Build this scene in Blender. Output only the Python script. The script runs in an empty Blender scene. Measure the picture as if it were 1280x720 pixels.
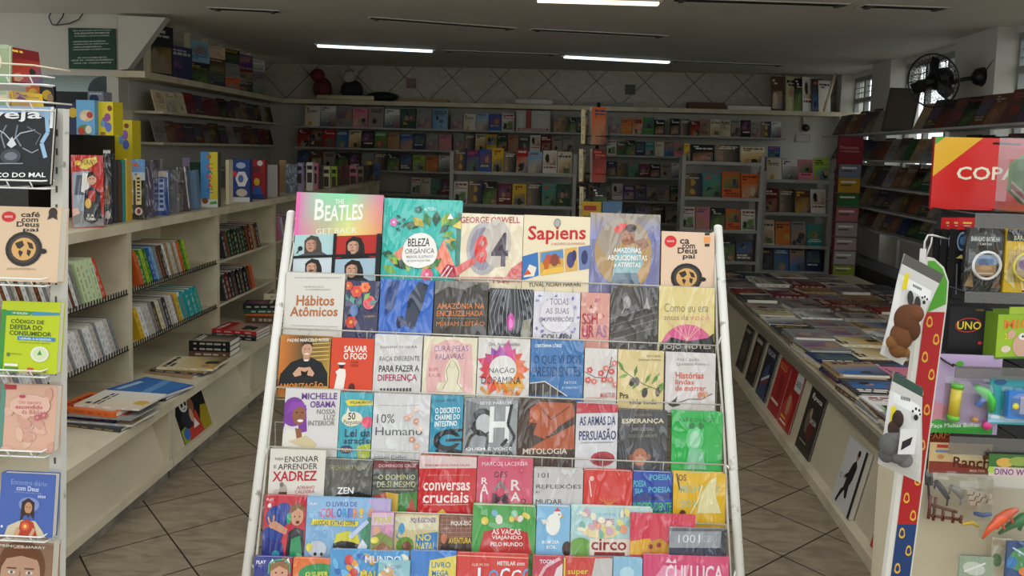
import bpy, math, random
from mathutils import Vector, Matrix, Euler
from math import radians, sin, cos, pi
random.seed(7)
S = bpy.context.scene
COL = S.collection
# ------------------------------------------------------------------ camera, world, lights, exposure
YAW, PITCH, ROLL, F, PPX, PPY, EYE = 2.29, 4.94, 1.52, 1000.0, 640.0, 274.4, 1.5
CR = Matrix.Rotation(radians(YAW), 3, 'Z') @ Matrix.Rotation(pi/2 - radians(PITCH), 3, 'X') @ Matrix.Rotation(radians(ROLL), 3, 'Z')
cd = bpy.data.cameras.new('camera')
cam = bpy.data.objects.new('camera', cd); COL.objects.link(cam)
cam.matrix_world = Matrix.Translation((0, 0, EYE)) @ CR.to_4x4()
cd.sensor_width = 36; cd.lens = 36*F/1280; cd.shift_y = -(360-PPY)/1280; cd.clip_start = .05
S.camera = cam
S.view_settings.view_transform = 'Standard'; S.view_settings.look = 'None'
S.view_settings.gamma = 1; S.view_settings.use_curve_mapping = False
S.view_settings.exposure = 0.42
W = bpy.data.worlds.new('sky'); S.world = W; W.use_nodes = True
bg = W.node_tree.nodes['Background']
bg.inputs[0].default_value = (.93, .97, 1.0, 1); bg.inputs[1].default_value = 1.5
S.cycles.use_denoising = True
S.cycles.max_bounces = 6; S.cycles.diffuse_bounces = 4; S.cycles.glossy_bounces = 3
S.cycles.transparent_max_bounces = 12
S.cycles.sample_clamp_indirect = 4
def portal(loc, rot, sx, sy):
    l = bpy.data.lights.new('daylight_portal', 'AREA'); l.shape = 'RECTANGLE'; l.size = sx; l.size_y = sy
    l.cycles.is_portal = True
    o = bpy.data.objects.new('daylight_portal', l); o.location = loc; o.rotation_euler = rot; COL.objects.link(o)
portal((-.4, .1, 1.25), (pi/2, 0, 0), 9.2, 2.5)              # the open shop front behind the camera
portal((-.4, 1.5, 2.55), (0, 0, 0), 10.4, 2.4)               # unseen front ceiling left off so sky light brightens the shop
portal((-5.3, 3.4, 1.25), (pi/2, 0, -pi/2), 6.0, 2.4)          # unseen left front wall left off so daylight comes in
portal((3.9, 4.9, 1.3), (pi/2, 0, pi/2), 9.4, 2.4)         # the windows of the right wall

def at(px, py, x=None, y=None, z=None):
    d = CR @ Vector(((px-PPX)/F, -(py-PPY)/F, -1)); o = Vector((0, 0, EYE))
    if z is not None: t = (z-EYE)/d.z
    elif y is not None: t = y/d.y
    else: t = x/d.x
    return o + d*t
class Plane:                                                   # a real plane: origin, right, up (unit vectors); n faces the viewer
    def __init__(s, o, r, u):
        s.o = Vector(o); s.r = Vector(r).normalized(); u = Vector(u); s.u = (u - s.r*u.dot(s.r)).normalized(); s.n = s.r.cross(s.u)
    def hit(s, px, py):
        d = CR @ Vector(((px-PPX)/F, -(py-PPY)/F, -1)); e = Vector((0, 0, EYE))
        return e + d*((s.o-e).dot(s.n)/d.dot(s.n))
    def mat(s, p):                                             # local x = right, local -y = towards the viewer, local z = up
        m = Matrix.Identity(4)
        for i in range(3):
            m[i][0] = s.r[i]; m[i][1] = -s.n[i]; m[i][2] = s.u[i]; m[i][3] = p[i]
        return m
def vplane(y, rot=0, lean=0, x=0, z=1.2):
    a = radians(rot); l = radians(lean)
    r = Vector((cos(a), sin(a), 0)); h = Vector((-sin(a), cos(a), 0))
    return Plane((x, y, z), r, h*sin(l) + Vector((0, 0, cos(l))))

# ------------------------------------------------------------------ colours and materials
def lin(c):
    c = c.lstrip('#'); v = [int(c[i:i+2], 16)/255 for i in (0, 2, 4)]
    return tuple((a/12.92 if a <= .04045 else ((a+.055)/1.055)**2.4) for a in v) + (1,)
_lc = {}
def C(c):
    if isinstance(c, tuple): return c
    if c not in _lc: _lc[c] = lin(NAMED.get(c, c))
    return _lc[c]
NAMED = {'white': '#dedad2', 'cream': '#e0d2ac', 'grey': '#8c8c88', 'dark grey': '#3c3c3e', 'black': '#151517', 'red': '#b3201f',
  'dark red': '#6d1719', 'orange': '#d8692a', 'yellow': '#dfb62c', 'green': '#3f8a3c', 'dark green': '#1f4a30', 'teal': '#2b8f92',
  'blue': '#2d5ba8', 'navy': '#1d2a54', 'light blue': '#86b2d2', 'purple': '#5b3486', 'pink': '#d77f94', 'brown': '#5f4128',
  'tan': '#a98d66', 'lilac': '#a79bc4', 'lime': '#9fbf3d'}
def newmat(name):
    m = bpy.data.materials.new(name); m.use_nodes = True; nt = m.node_tree
    return m, nt, nt.nodes['Principled BSDF']
def N(nt, t, **k):
    n = nt.nodes.new(t)
    for a, b in k.items(): setattr(n, a, b)
    return n
def attr_mat(name, rough, coat=0, coat_rough=.1, wrap=0, spec=.5):
    m, nt, b = newmat(name)
    a = N(nt, 'ShaderNodeAttribute', attribute_name='Col'); L = nt.links.new
    L(a.outputs['Color'], b.inputs['Base Color'])
    b.inputs['Roughness'].default_value = rough; b.inputs['Specular IOR Level'].default_value = spec
    b.inputs['Coat IOR'].default_value = 1.75 if wrap else 1.5
    b.inputs['Coat Weight'].default_value = coat; b.inputs['Coat Roughness'].default_value = coat_rough
    if wrap:
        tc = N(nt, 'ShaderNodeTexCoord'); mp = N(nt, 'ShaderNodeMapping'); oi = N(nt, 'ShaderNodeObjectInfo')
        mp.inputs['Rotation'].default_value = (0, radians(38), 0); mp.inputs['Scale'].default_value = (15, 3, 5)
        nz = N(nt, 'ShaderNodeTexNoise', noise_dimensions='4D'); nz.inputs['Scale'].default_value = 1; nz.inputs['Detail'].default_value = 2.0; nz.inputs['Distortion'].default_value = 1.0
        bp = N(nt, 'ShaderNodeBump'); bp.inputs['Strength'].default_value = wrap; bp.inputs['Distance'].default_value = .035
        ml = N(nt, 'ShaderNodeMath', operation='MULTIPLY'); ml.inputs[1].default_value = 40
        L(oi.outputs['Random'], ml.inputs[0]); L(ml.outputs[0], nz.inputs['W'])
        L(tc.outputs['Object'], mp.inputs['Vector']); L(mp.outputs[0], nz.inputs['Vector']); cr = N(nt, 'ShaderNodeValToRGB'); e = cr.color_ramp.elements
        e[0].position = .40; e[0].color = (0, 0, 0, 1); e[1].position = .62; e[1].color = (0, 0, 0, 1)
        k = e.new(.47); k.color = (.15, .15, .15, 1); k = e.new(.5); k.color = (1, 1, 1, 1); k = e.new(.53); k.color = (.2, .2, .2, 1)
        L(nz.outputs['Fac'], cr.inputs[0]); L(cr.outputs[0], bp.inputs['Height'])
        L(bp.outputs[0], b.inputs['Coat Normal'])
    return m
M_PRINT = attr_mat('printed_cover', .42, 0, .2, spec=.35)
M_WRAP = attr_mat('shrink_wrapped_cover', .55, 1, .07, 1.0, spec=.25)
M_MATT = attr_mat('matt_print', .7)
M_PLAST = attr_mat('coloured_plastic', .3, .3, .1)
def noisy(name, c1, c2, scale, rough=.5, metal=0, detail=6, lo=.35, hi=.7, bump=0, spec=.5):
    m, nt, b = newmat(name); L = nt.links.new
    tc = N(nt, 'ShaderNodeTexCoord'); nz = N(nt, 'ShaderNodeTexNoise'); rp = N(nt, 'ShaderNodeValToRGB')
    nz.inputs['Scale'].default_value = scale; nz.inputs['Detail'].default_value = detail
    rp.color_ramp.elements[0].color = C(c1); rp.color_ramp.elements[0].position = lo
    rp.color_ramp.elements[1].color = C(c2); rp.color_ramp.elements[1].position = hi
    L(tc.outputs['Object'], nz.inputs['Vector']); L(nz.outputs['Fac'], rp.inputs['Fac']); L(rp.outputs[0], b.inputs['Base Color'])
    b.inputs['Roughness'].default_value = rough; b.inputs['Metallic'].default_value = metal; b.inputs['Specular IOR Level'].default_value = spec
    if bump:
        bp = N(nt, 'ShaderNodeBump'); bp.inputs['Strength'].default_value = bump; bp.inputs['Distance'].default_value = .005
        L(nz.outputs['Fac'], bp.inputs['Height']); L(bp.outputs[0], b.inputs['Normal'])
    return m
M_WALL = noisy('painted_wall', '#bdbab0', '#c6c3b9', 1.2, .8)
M_CEIL = noisy('painted_ceiling_panel', '#c9c6bc', '#d3d0c6', 1.5, .75)
M_LAM = noisy('worn_cream_laminate', '#b9ad90', '#d2c7ab', 5, .5, lo=.3, hi=.55)
M_LAM2 = noisy('cream_laminate_panel', '#bdb296', '#cabfa5', 2, .5)
M_WHITE = noisy('white_powder_coat', '#c9c8c2', '#e4e3dd', 14, .4, lo=.3, hi=.45)
M_CHIP = noisy('chipped_white_paint', '#8d877b', '#d0cdc3', 25, .4, lo=.28, hi=.36)
M_WIRE = noisy('ivory_wire', '#a9a498', '#bfbaad', 14, .4)
M_STEEL = noisy('grey_shelf_metal', '#9b9b98', '#aeaeaa', 6, .45)
M_DARKM = noisy('black_wire_metal', '#101012', '#1c1c1e', 9, .4)
M_BLACKP = noisy('black_plastic', '#0b0b0c', '#151516', 9, .45)
M_WIN = noisy('window_frame_paint', '#7f827f', '#8e918d', 5, .5)
M_GRAN = noisy('speckled_edge', '#6f6655', '#8f8672', 120, .6)
M_GRIME = noisy('grimy_plinth', '#5d574c', '#908878', 9, .8)
M_RUB = noisy('rubber_band', '#cdbfa0', '#d8ccb0', 9, .6)
def page_mat():
    m, nt, b = newmat('page_edges'); L = nt.links.new
    tc = N(nt, 'ShaderNodeTexCoord'); wv = N(nt, 'ShaderNodeTexWave', bands_direction='Y'); rp = N(nt, 'ShaderNodeValToRGB')
    wv.inputs['Scale'].default_value = 160; wv.inputs['Distortion'].default_value = 1.5
    rp.color_ramp.elements[0].color = C('#b9b09c'); rp.color_ramp.elements[1].color = C('#e2dccd')
    L(tc.outputs['Object'], wv.inputs['Vector']); L(wv.outputs['Fac'], rp.inputs['Fac']); L(rp.outputs[0], b.inputs['Base Color'])
    b.inputs['Roughness'].default_value = .85
    return m
M_PAGE = page_mat()
def clear_mat(name, tint, fac, rough=.08):
    m, nt, b = newmat(name); L = nt.links.new
    t = N(nt, 'ShaderNodeBsdfTransparent'); t.inputs[0].default_value = C(tint)
    g = N(nt, 'ShaderNodeBsdfGlossy'); g.inputs['Roughness'].default_value = rough
    mx = N(nt, 'ShaderNodeMixShader'); mx.inputs[0].default_value = fac
    L(t.outputs[0], mx.inputs[1]); L(g.outputs[0], mx.inputs[2]); L(mx.outputs[0], nt.nodes['Material Output'].inputs['Surface'])
    return m
M_GLASS = clear_mat('window_glass', '#fafcfc', .05, .02)
M_CLEAR = clear_mat('clear_plastic', '#f0f0f0', .10, .12)
M_STRIP = clear_mat('frosted_price_strip', '#c9c6c2', .18, .35)
def emis(name, c, s):
    m, nt, b = newmat(name); b.inputs['Base Color'].default_value = C('white')
    b.inputs['Emission Color'].default_value = C(c); b.inputs['Emission Strength'].default_value = s
    return m
M_TUBE_LIT = emis('lit_fluorescent_tube', '#dff4ff', 1.6)
M_TUBE_WARM = emis('lit_warm_tube', '#ffeccc', 1.2)
def tile_mat(name, ang, size, c1, c2, grout, rough, axis=None, off=(0, 0)):
    m, nt, b = newmat(name); L = nt.links.new
    tc = N(nt, 'ShaderNodeTexCoord'); mp = N(nt, 'ShaderNodeMapping', vector_type='POINT')
    rot = [0, 0, 0]
    if axis == 'wall': rot = [radians(90), 0, 0]
    mp.inputs['Rotation'].default_value = rot
    mp2 = N(nt, 'ShaderNodeMapping'); mp2.inputs['Rotation'].default_value = (0, 0, radians(ang)); mp2.inputs['Scale'].default_value = (1/size, 1/size, 1)
    mp2.inputs['Location'].default_value = (off[0], off[1], 0)
    br = N(nt, 'ShaderNodeTexBrick', offset=0, squash=1); br.inputs['Scale'].default_value = 1
    br.inputs['Brick Width'].default_value = 1; br.inputs['Row Height'].default_value = 1; br.inputs['Mortar Size'].default_value = .011; br.inputs['Mortar Smooth'].default_value = .2
    nz = N(nt, 'ShaderNodeTexNoise'); nz.inputs['Scale'].default_value = 7; nz.inputs['Detail'].default_value = 8; nz.inputs['Distortion'].default_value = 1.2
    mp3 = N(nt, 'ShaderNodeMapping'); mp3.inputs['Scale'].default_value = (1, 2.6, 1)
    rp = N(nt, 'ShaderNodeValToRGB'); rp.color_ramp.elements[0].color = C(c1); rp.color_ramp.elements[1].color = C(c2)
    rp.color_ramp.elements[0].position = .35; rp.color_ramp.elements[1].position = .62
    mx = N(nt, 'ShaderNodeMix', data_type='RGBA'); mx.inputs[7].default_value = C(grout)
    L(tc.outputs['Object'], mp.inputs[0]); L(mp.outputs[0], mp2.inputs[0]); L(mp2.outputs[0], br.inputs['Vector'])
    L(mp.outputs[0], mp3.inputs[0]); L(mp3.outputs[0], nz.inputs['Vector']); L(nz.outputs['Fac'], rp.inputs[0])
    L(rp.outputs[0], mx.inputs[6]); L(br.outputs['Fac'], mx.inputs[0]); L(mx.outputs[2], b.inputs['Base Color'])
    b.inputs['Roughness'].default_value = rough
    bp = N(nt, 'ShaderNodeBump', invert=True); bp.inputs['Strength'].default_value = .6; bp.inputs['Distance'].default_value = .004
    L(br.outputs['Fac'], bp.inputs['Height']); L(bp.outputs[0], b.inputs['Normal'])
    return m
M_FLOOR = tile_mat('ceramic_floor_tiles', 49, .30, '#7d705c', '#968972', '#2c261e', .4, off=(.35, .2))
M_TILEW = tile_mat('diagonal_wall_tiles', 45, .42, '#a49c8c', '#b3ab9b', '#3c382f', .3, axis='wall')
M_GROUND = noisy('pavement', '#9a978f', '#aeaba2', 4, .9)

# ------------------------------------------------------------------ mesh building
class MB:
    def __init__(s): s.v = []; s.f = []; s.c = []; s.m = []; s.sm = []
    def face(s, pts, col='white', m=0, cols=None, sm=False):
        b = len(s.v); s.v += [tuple(p) for p in pts]; s.f.append(tuple(range(b, b+len(pts)))); s.m.append(m); s.sm.append(sm)
        s.c.append([C(c) for c in cols] if cols else [C(col)]*len(pts))
    def box(s, x0, x1, y0, y1, z0, z1, col='white', m=0, T=None, front=None):
        p = [Vector(q) for q in ((x0,y0,z0),(x1,y0,z0),(x1,y1,z0),(x0,y1,z0),(x0,y0,z1),(x1,y0,z1),(x1,y1,z1),(x0,y1,z1))]
        if T is not None: p = [T @ q for q in p]
        b = len(s.v); s.v += [tuple(q) for q in p]
        for i, fc in enumerate(((0,3,2,1),(4,5,6,7),(0,1,5,4),(1,2,6,5),(2,3,7,6),(3,0,4,7))):
            s.f.append(tuple(b+k for k in fc)); s.m.append(m); s.sm.append(False)
            s.c.append([C(front if (front and i == 2) else col)]*4)
    def hexa(s, lo, hi, col='white', m=0):                     # a block from two quads (bottom ccw, top ccw)
        b = len(s.v); s.v += [tuple(q) for q in list(lo)+list(hi)]
        for fc in ((0,3,2,1),(4,5,6,7),(0,1,5,4),(1,2,6,5),(2,3,7,6),(3,0,4,7)):
            s.f.append(tuple(b+k for k in fc)); s.m.append(m); s.sm.append(False); s.c.append([C(col)]*4)
    def tube(s, pts, r, col='white', m=0, n=8, closed=False):
        pts = [Vector(p) for p in pts]; rings = []; L = len(pts)
        prev = None
        for i, p in enumerate(pts):
            if closed: d = pts[(i+1) % L] - pts[i-1]
            else: d = pts[min(i+1, L-1)] - pts[max(i-1, 0)]
            d.normalize()
            a = prev if prev is not None else (Vector((0,0,1)) if abs(d.z) < .9 else Vector((1,0,0)))
            e1 = (a - d*a.dot(d)).normalized(); e2 = d.cross(e1); prev = e1
            rr = r[i] if isinstance(r, (list, tuple)) else r
            b = len(s.v); s.v += [tuple(p + (e1*cos(2*pi*k/n) + e2*sin(2*pi*k/n))*rr) for k in range(n)]
            rings.append(b)
        for i in range(L if closed else L-1):
            a, b = rings[i], rings[(i+1) % L]
            for k in range(n):
                s.f.append((a+k, a+(k+1) % n, b+(k+1) % n, b+k)); s.m.append(m); s.sm.append(True); s.c.append([C(col)]*4)
        if not closed:
            for a, rv in ((rings[0], True), (rings[-1], False)):
                q = tuple(a+k for k in range(n)); s.f.append(q[::-1] if rv else q); s.m.append(m); s.sm.append(False); s.c.append([C(col)]*n)
    def ball(s, c, rx, ry, rz, col='white', m=0, nu=12, nv=8, T=None):
        b = len(s.v); c = Vector(c)
        for j in range(nv+1):
            t = pi*j/nv
            for i in range(nu):
                a = 2*pi*i/nu; q = Vector((rx*sin(t)*cos(a), ry*sin(t)*sin(a), rz*cos(t)))
                if T is not None: q = T @ q
                s.v.append(tuple(c+q))
        for j in range(nv):
            for i in range(nu):
                s.f.append((b+j*nu+i, b+(j+1)*nu+i, b+(j+1)*nu+(i+1) % nu, b+j*nu+(i+1) % nu)); s.m.append(m); s.sm.append(True); s.c.append([C(col)]*4)
    def mesh(s, name, mats):
        me = bpy.data.meshes.new(name); me.from_pydata(s.v, [], s.f)
        ca = me.color_attributes.new('Col', 'FLOAT_COLOR', 'CORNER')
        flat = [x for fc in s.c for c in fc for x in c]
        ca.data.foreach_set('color', flat)
        for m in (mats if isinstance(mats, (list, tuple)) else [mats]): me.materials.append(m)
        me.polygons.foreach_set('material_index', s.m); me.polygons.foreach_set('use_smooth', s.sm)
        me.update(); return me
    def build(s, name, mats, parent=None, mw=None):
        return link(name, s.mesh(name, mats), parent, mw)
def link(name, me, parent=None, mw=None):
    o = bpy.data.objects.new(name, me); COL.objects.link(o)
    if mw is not None: o.matrix_world = mw
    if parent is not None: o.parent = parent
    return o
def tag(o, label, cat, group=None):
    o['label'] = label; o['category'] = cat
    if group: o['group'] = group
    return o
def empty(name, loc, label=None, cat=None, group=None):
    o = bpy.data.objects.new(name, None); COL.objects.link(o); o.location = loc; o.empty_display_size = .05
    if label: tag(o, label, cat, group)
    return o
def struct(name, mb, mats):
    o = mb.build(name, mats); o['kind'] = 'structure'; return o
def copytree(o, parent=None):
    c = o.copy(); COL.objects.link(c)
    if parent is not None: c.parent = parent
    for ch in list(o.children): copytree(ch, c)
    return c
ORD = 'first second third fourth fifth sixth seventh eighth ninth tenth eleventh twelfth thirteenth fourteenth fifteenth sixteenth seventeenth eighteenth nineteenth twentieth'.split()
def ordn(i):
    if i < 20: return ORD[i]
    t = {2: 'twenty', 3: 'thirty', 4: 'forty', 5: 'fifty'}[(i+1)//10]; u = (i+1) % 10
    return t + '-' + ORD[u-1] if u else {2: 'twentieth', 3: 'thirtieth', 4: 'fortieth', 5: 'fiftieth'}[(i+1)//10]

# ------------------------------------------------------------------ printed art: flat shapes on a cover, each a hair above the last
_tx = {}
def text_geo(t, bold):
    k = (t, bold)
    if k not in _tx:
        cu = bpy.data.curves.new('lettering', 'FONT'); cu.body = t; cu.resolution_u = 2; cu.offset = .018 if bold else 0.0
        ob = bpy.data.objects.new('lettering', cu)
        me = bpy.data.meshes.new_from_object(ob)
        vs = [(v.co.x, v.co.y) for v in me.vertices]; fs = [tuple(p.vertices) for p in me.polygons]
        bpy.data.objects.remove(ob); bpy.data.curves.remove(cu); bpy.data.meshes.remove(me)
        xs = [v[0] for v in vs] or [0, 1]; ys = [v[1] for v in vs] or [0, 1]
        _tx[k] = (vs, fs, min(xs), max(xs), min(ys), max(ys))
    return _tx[k]
def paint(mb, prims, fx, m=0, y0=-.0004, dy=.00007, w=1e9, h=1e9):
    """fx(px,py)->(local x, local z); shapes are kept on the cover rectangle |x|<w/2, 0<z<h"""
    k = 0
    def P(x, y):
        a, b = fx(x, y)
        return (max(-w/2, min(w/2, a)), yy, max(0, min(h, b)))
    for p in prims:
        k += 1; yy = y0 - dy*k; t = p[0]
        if t == 'r': mb.face([P(p[1], p[4]), P(p[3], p[4]), P(p[3], p[2]), P(p[1], p[2])], p[5], m)
        elif t == 'g':
            n = p[6] if len(p) > 6 else 1
            mb.face([P(p[1], p[4]), P(p[3], p[4]), P(p[3], p[2]), P(p[1], p[2])], None, m, cols=p[5])
        elif t == 'e':
            a0 = radians(p[6]) if len(p) > 6 else 0; q = []
            for i in range(20):
                a = -2*pi*i/20; ex, ey = p[3]*cos(a), p[4]*sin(a)
                q.append(P(p[1] + ex*cos(a0) - ey*sin(a0), p[2] + ex*sin(a0) + ey*cos(a0)))
            mb.face(q, p[5], m)
        elif t == 'p':
            q = [P(*a) for a in p[1]]
            ar = sum(q[i-1][0]*q[i][2] - q[i][0]*q[i-1][2] for i in range(len(q)))
            mb.face(q if ar > 0 else q[::-1], p[2], m)
        elif t == 'l':
            pts, wd = p[1], p[2]/2
            for (ax, ay), (bx, by) in zip(pts, pts[1:]):
                L = math.hypot(bx-ax, by-ay) or 1; nx, ny = -(by-ay)/L*wd, (bx-ax)/L*wd
                q = [P(ax-nx, ay-ny), P(bx-nx, by-ny), P(bx+nx, by+ny), P(ax+nx, ay+ny)]
                ar = sum(q[i-1][0]*q[i][2] - q[i][0]*q[i-1][2] for i in range(4))
                mb.face(q if ar > 0 else q[::-1], p[3], m)
        elif t == 't':
            vs, fs, xa, xb, ya, yb = text_geo(p[1], len(p) > 7 and p[7])
            X0, Y0, X1, Y1 = p[2:6]; col = C(p[6]); b = len(mb.v)
            for (x, y) in vs:
                mb.v.append(P(X0 + (x-xa)/(xb-xa or 1)*(X1-X0), Y1 - (y-ya)/(yb-ya or 1)*(Y1-Y0)))
            for f in fs:
                mb.f.append(tuple(b+i for i in f)); mb.m.append(m); mb.sm.append(False); mb.c.append([col]*len(f))
# ---- little picture helpers (pixel coordinates of the picture on the cover)
def T(s, x0, y0, x1, y1, c, b=False): return ('t', s, x0, y0, x1, y1, c, b)
def leaf(x, y, L, ang, c, wd=.28):
    a = radians(ang); dx, dy = cos(a)*L, -sin(a)*L; nx, ny = -dy*wd, dx*wd
    return ('p', [(x, y), (x+dx*.5+nx, y+dy*.5+ny), (x+dx, y+dy), (x+dx*.5-nx, y+dy*.5-ny)], c)
def flower(x, y, r, c, c2='#f1d24a', n=6):
    return [('e', x+cos(2*pi*i/n)*r*.6, y+sin(2*pi*i/n)*r*.6, r*.5, r*.5, c) for i in range(n)] + [('e', x, y, r*.3, r*.3, c2)]
def blobs(x0, y0, x1, y1, n, cols, seed, s=(2, 5)):
    R = random.Random(seed)
    return [('e', R.uniform(x0, x1), R.uniform(y0, y1), R.uniform(*s), R.uniform(*s)*.8, R.choice(cols), R.uniform(0, 90)) for i in range(n)]
# ------------------------------------------------------------------ books
def cover_mb(w, h, t, col, spine=None, c=.0014, back=None):
    mb = MB(); spine = spine or col
    mb.box(-w/2, w/2, 0, c, 0, h, col); mb.box(-w/2, w/2, t-c, t, 0, h, back or col); mb.box(-w/2, -w/2+c, c, t-c, 0, h, spine)
    return mb
def book(name, label, cat, w, h, t, col, prims=(), fx=None, mat=None, spine=None, mw=None, group=None, pages='page_block'):
    """front cover at local y=0 facing -y, foot at z=0; the page block is a part"""
    mb = cover_mb(w, h, t, col, spine)
    if prims: paint(mb, prims, fx or (lambda x, y: ((x-.5)*w, (1-y)*h)), w=w, h=h)
    o = mb.build(name, mat or M_PRINT, None, mw)
    if label: tag(o, label, cat, group)
    if pages:
        pb = MB(); e = .0022
        pb.box(-w/2+.0015, w/2-e, .0016, t-.0016, e, h-e, '#e2dccd'); pb.build(pages, M_PAGE, o)
    return o
def place_px(pl, x0, x1, ya, yb, base=None, h=None):
    """rectangle on a plane from its two top corners (pixels); base = point on the line its foot stands on, or h given"""
    A, B = pl.hit(x0, ya), pl.hit(x1, yb)
    w = (B-A).length; mid = (A+B)/2
    if h is None: h = (mid-base).dot(pl.u)
    s = w/(x1-x0); sl = (yb-ya)/(x1-x0)
    p = mid - pl.u*h
    fx = lambda x, y: ((x-(x0+x1)/2)*s, h - (y - (ya + sl*(x-x0)))*s)
    return p, w, h, fx
# ================================================================== THE SETTING
YB, ZC = 9.95, 2.5
mb = MB(); mb.box(-5.6, 5.2, .3, YB+.2, -.1, 0); o = struct('floor', mb, M_FLOOR)
mb = MB(); mb.box(-14, 14, -12.4, 16, -.12, -.101); o = struct('ground', mb, M_GROUND)
mb = MB(); cq = [(-5.6, 2.7), (3.28+.055*(2.7-6.1)+.3, 2.7), (3.28+.055*(YB-6.1)+.3, YB+.2), (-5.6, YB+.2)]
mb.hexa([(x, y, ZC) for x, y in cq], [(x, y, ZC+.15) for x, y in cq]); struct('ceiling', mb, M_CEIL)
mb = MB(); mb.box(-4.6, 3.78, YB, YB+.15, 0, 2.04); struct('wall_back', mb, M_WALL)
mb = MB(); mb.box(-4.6, 3.78, YB+.02, YB+.15, 2.04, ZC); struct('wall_back_upper', mb, M_TILEW)
mb = MB(); mb.box(-5.0, -3.47, 6.4, 6.55, 0, ZC); struct('wall_sign', mb, M_WALL)
mb = MB(); mb.box(-3.6, -3.46, 6.55, YB, 0, 2.0); struct('wall_left', mb, M_WALL)
mb = MB(); mb.box(-14, 14, -12.4, -12, 0, 6.5); struct('added_wall_across_street', mb, M_WALL)  # unseen wall added so the covers reflect something darker than sky
# ledge along the left wall with its slanted fascia; the alcove above
mb = MB(); mb.box(-3.469, -3.2, 6.3, YB-.3, 2.0, 2.05); struct('ledge_left', mb, M_LAM)
mb = MB(); mb.box(-3.75, -3.7, 6.55, YB, 2.05, ZC); struct('wall_alcove', mb, M_WALL)
mb = MB(); mb.box(-4.1, 4.2, YB-.32, YB, 2.0, 2.05); struct('ledge_back', mb, M_LAM)
mb = MB()
g = [at(147, 19, y=6.3), at(207, 22, y=6.3), at(160, 86, y=6.3), at(148, 88, y=6.3)]
for p in g: p.z = min(p.z, ZC)
b = [Vector((p.x, 6.38, p.z)) for p in g]
mb.hexa([g[3], g[2], b[2], b[3]], [g[0], g[1], b[1], b[0]]); struct('trim_1', mb, M_WALL)
# right wall: low wall, columns, windows with frames, lintels
RX = lambda y: 3.28 + .055*(y-6.1)
def rbox(y0, y1, dx0, dx1, z0, z1, mb, col='white', m=0):
    a = [(RX(y0)+dx0, y0), (RX(y0)+dx1, y0), (RX(y1)+dx1, y1), (RX(y1)+dx0, y1)]
    mb.hexa([(x, y, z0) for x, y in a], [(x, y, z1) for x, y in a], col, m)
mb = MB(); rbox(4.1, YB, .14, .3, 0, .8, mb); struct('wall_right', mb, M_WALL)  # near stretch left off, out of view, so side light comes in
mb = MB(); rbox(2.7, YB, .14, .3, 2.45, ZC, mb); struct('wall_right_lintel', mb, M_WALL)
ys = [(2.7, 2.9), (4.1, 4.75), (6.1, 6.78), (8.19, 8.72), (YB-.2, YB)]
for i, (a, b_) in enumerate(ys):
    mb = MB(); rbox(a, b_, 0, .3, 0, ZC, mb); struct('column_%d' % (i+1), mb, M_WALL)
wins = [(ys[i][1], ys[i+1][0]) for i in range(1, 4)]
for i, (a, b_) in enumerate(wins):
    mb = MB(); L = b_-a
    for k in range(4):
        y = a + L*k/3; rbox(max(a, y-.022), min(b_, y+.022), .16, .21, .8, 2.45, mb)
    for z in (.8, 1.42, 2.16, 2.4): rbox(a, b_, .155, .215, z, z+.05, mb)
    for k in range(1, 12):
        if k % 4: rbox(a + L*k/12 - .003, a + L*k/12 + .003, .18, .186, 2.21, 2.4, mb)
    for z in (2.27, 2.33): rbox(a, b_, .18, .19, z, z+.008, mb)
    w = struct('window_%d' % (i+1), mb, M_WIN)
    gm = MB(); rbox(a, b_, .19, .196, .85, 2.44, gm); gm.build('glass_pane', M_GLASS, w)
# things outside the windows (a pale neighbouring wall seen through the glass)
mb = MB(); mb.box(8.4, 8.6, -2, 14, 0, 1.3); struct('wall_neighbour', mb, M_WALL)
# ---- ceiling lights: lit tubes and dark empty slots
def slot(a, b, lit, label):
    p, q = at(*a, z=ZC), at(*b, z=ZC)
    L = (q-p).length; ang = math.atan2(q.y-p.y, q.x-p.x); c = (p+q)/2
    o = empty('ceiling_light', (c.x, c.y, ZC), label, 'ceiling light', 'recessed ceiling lights'); o.rotation_euler = (0, 0, ang)
    h = MB(); wd = .06
    h.box(-L/2-.02, L/2+.02, -wd, -wd+.012, -.008, -.001); h.box(-L/2-.02, L/2+.02, wd-.012, wd, -.008, -.001)
    h.box(-L/2-.02, -L/2-.005, -wd, wd, -.008, -.001); h.box(L/2+.005, L/2+.02, -wd, wd, -.008, -.001)
    h.build('housing', M_CEIL, o)
    k = MB(); k.box(-L/2, L/2, -wd+.012, wd-.012, -.006, -.002, '#4a4842' if lit else '#191815'); k.build('reflector', M_MATT, o)
    if lit:
        for y in ((-.022, .022)):
            t = MB(); t.tube([(-L/2+.01, y, -.018), (L/2-.01, y, -.018)], .011); t.build('tube', lit, o)
    else:
        for e in (-L/2+.045, L/2-.045):
            t = MB(); t.box(e-.015, e+.015, -.05, .05, -.015, -.005, '#4a4843'); t.build('socket', M_MATT, o)
slot((395.5, 55), (541.6, 62), M_TUBE_LIT, 'lit white fluorescent ceiling light on the left, above the left shelves')
slot((704.6, 69), (837, 76), M_TUBE_LIT, 'lit white fluorescent ceiling light right of the middle of the ceiling')
slot((610.5, 86), (722, 89.5), M_TUBE_WARM, 'lit warm fluorescent ceiling light nearest the back wall')
slot((670, -3), (825, 1.6), M_TUBE_WARM, 'lit warm fluorescent ceiling light cut by the top of the photo')
slot((464, 22), (642, 35.5), None, 'unlit ceiling light slot nearest the camera, left of centre')
slot((666, 36.5), (830, 45), None, 'unlit ceiling light slot right of the nearest left one')
slot((557, 63), (694, 68), None, 'unlit ceiling light slot between the two white lit tubes')
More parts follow.
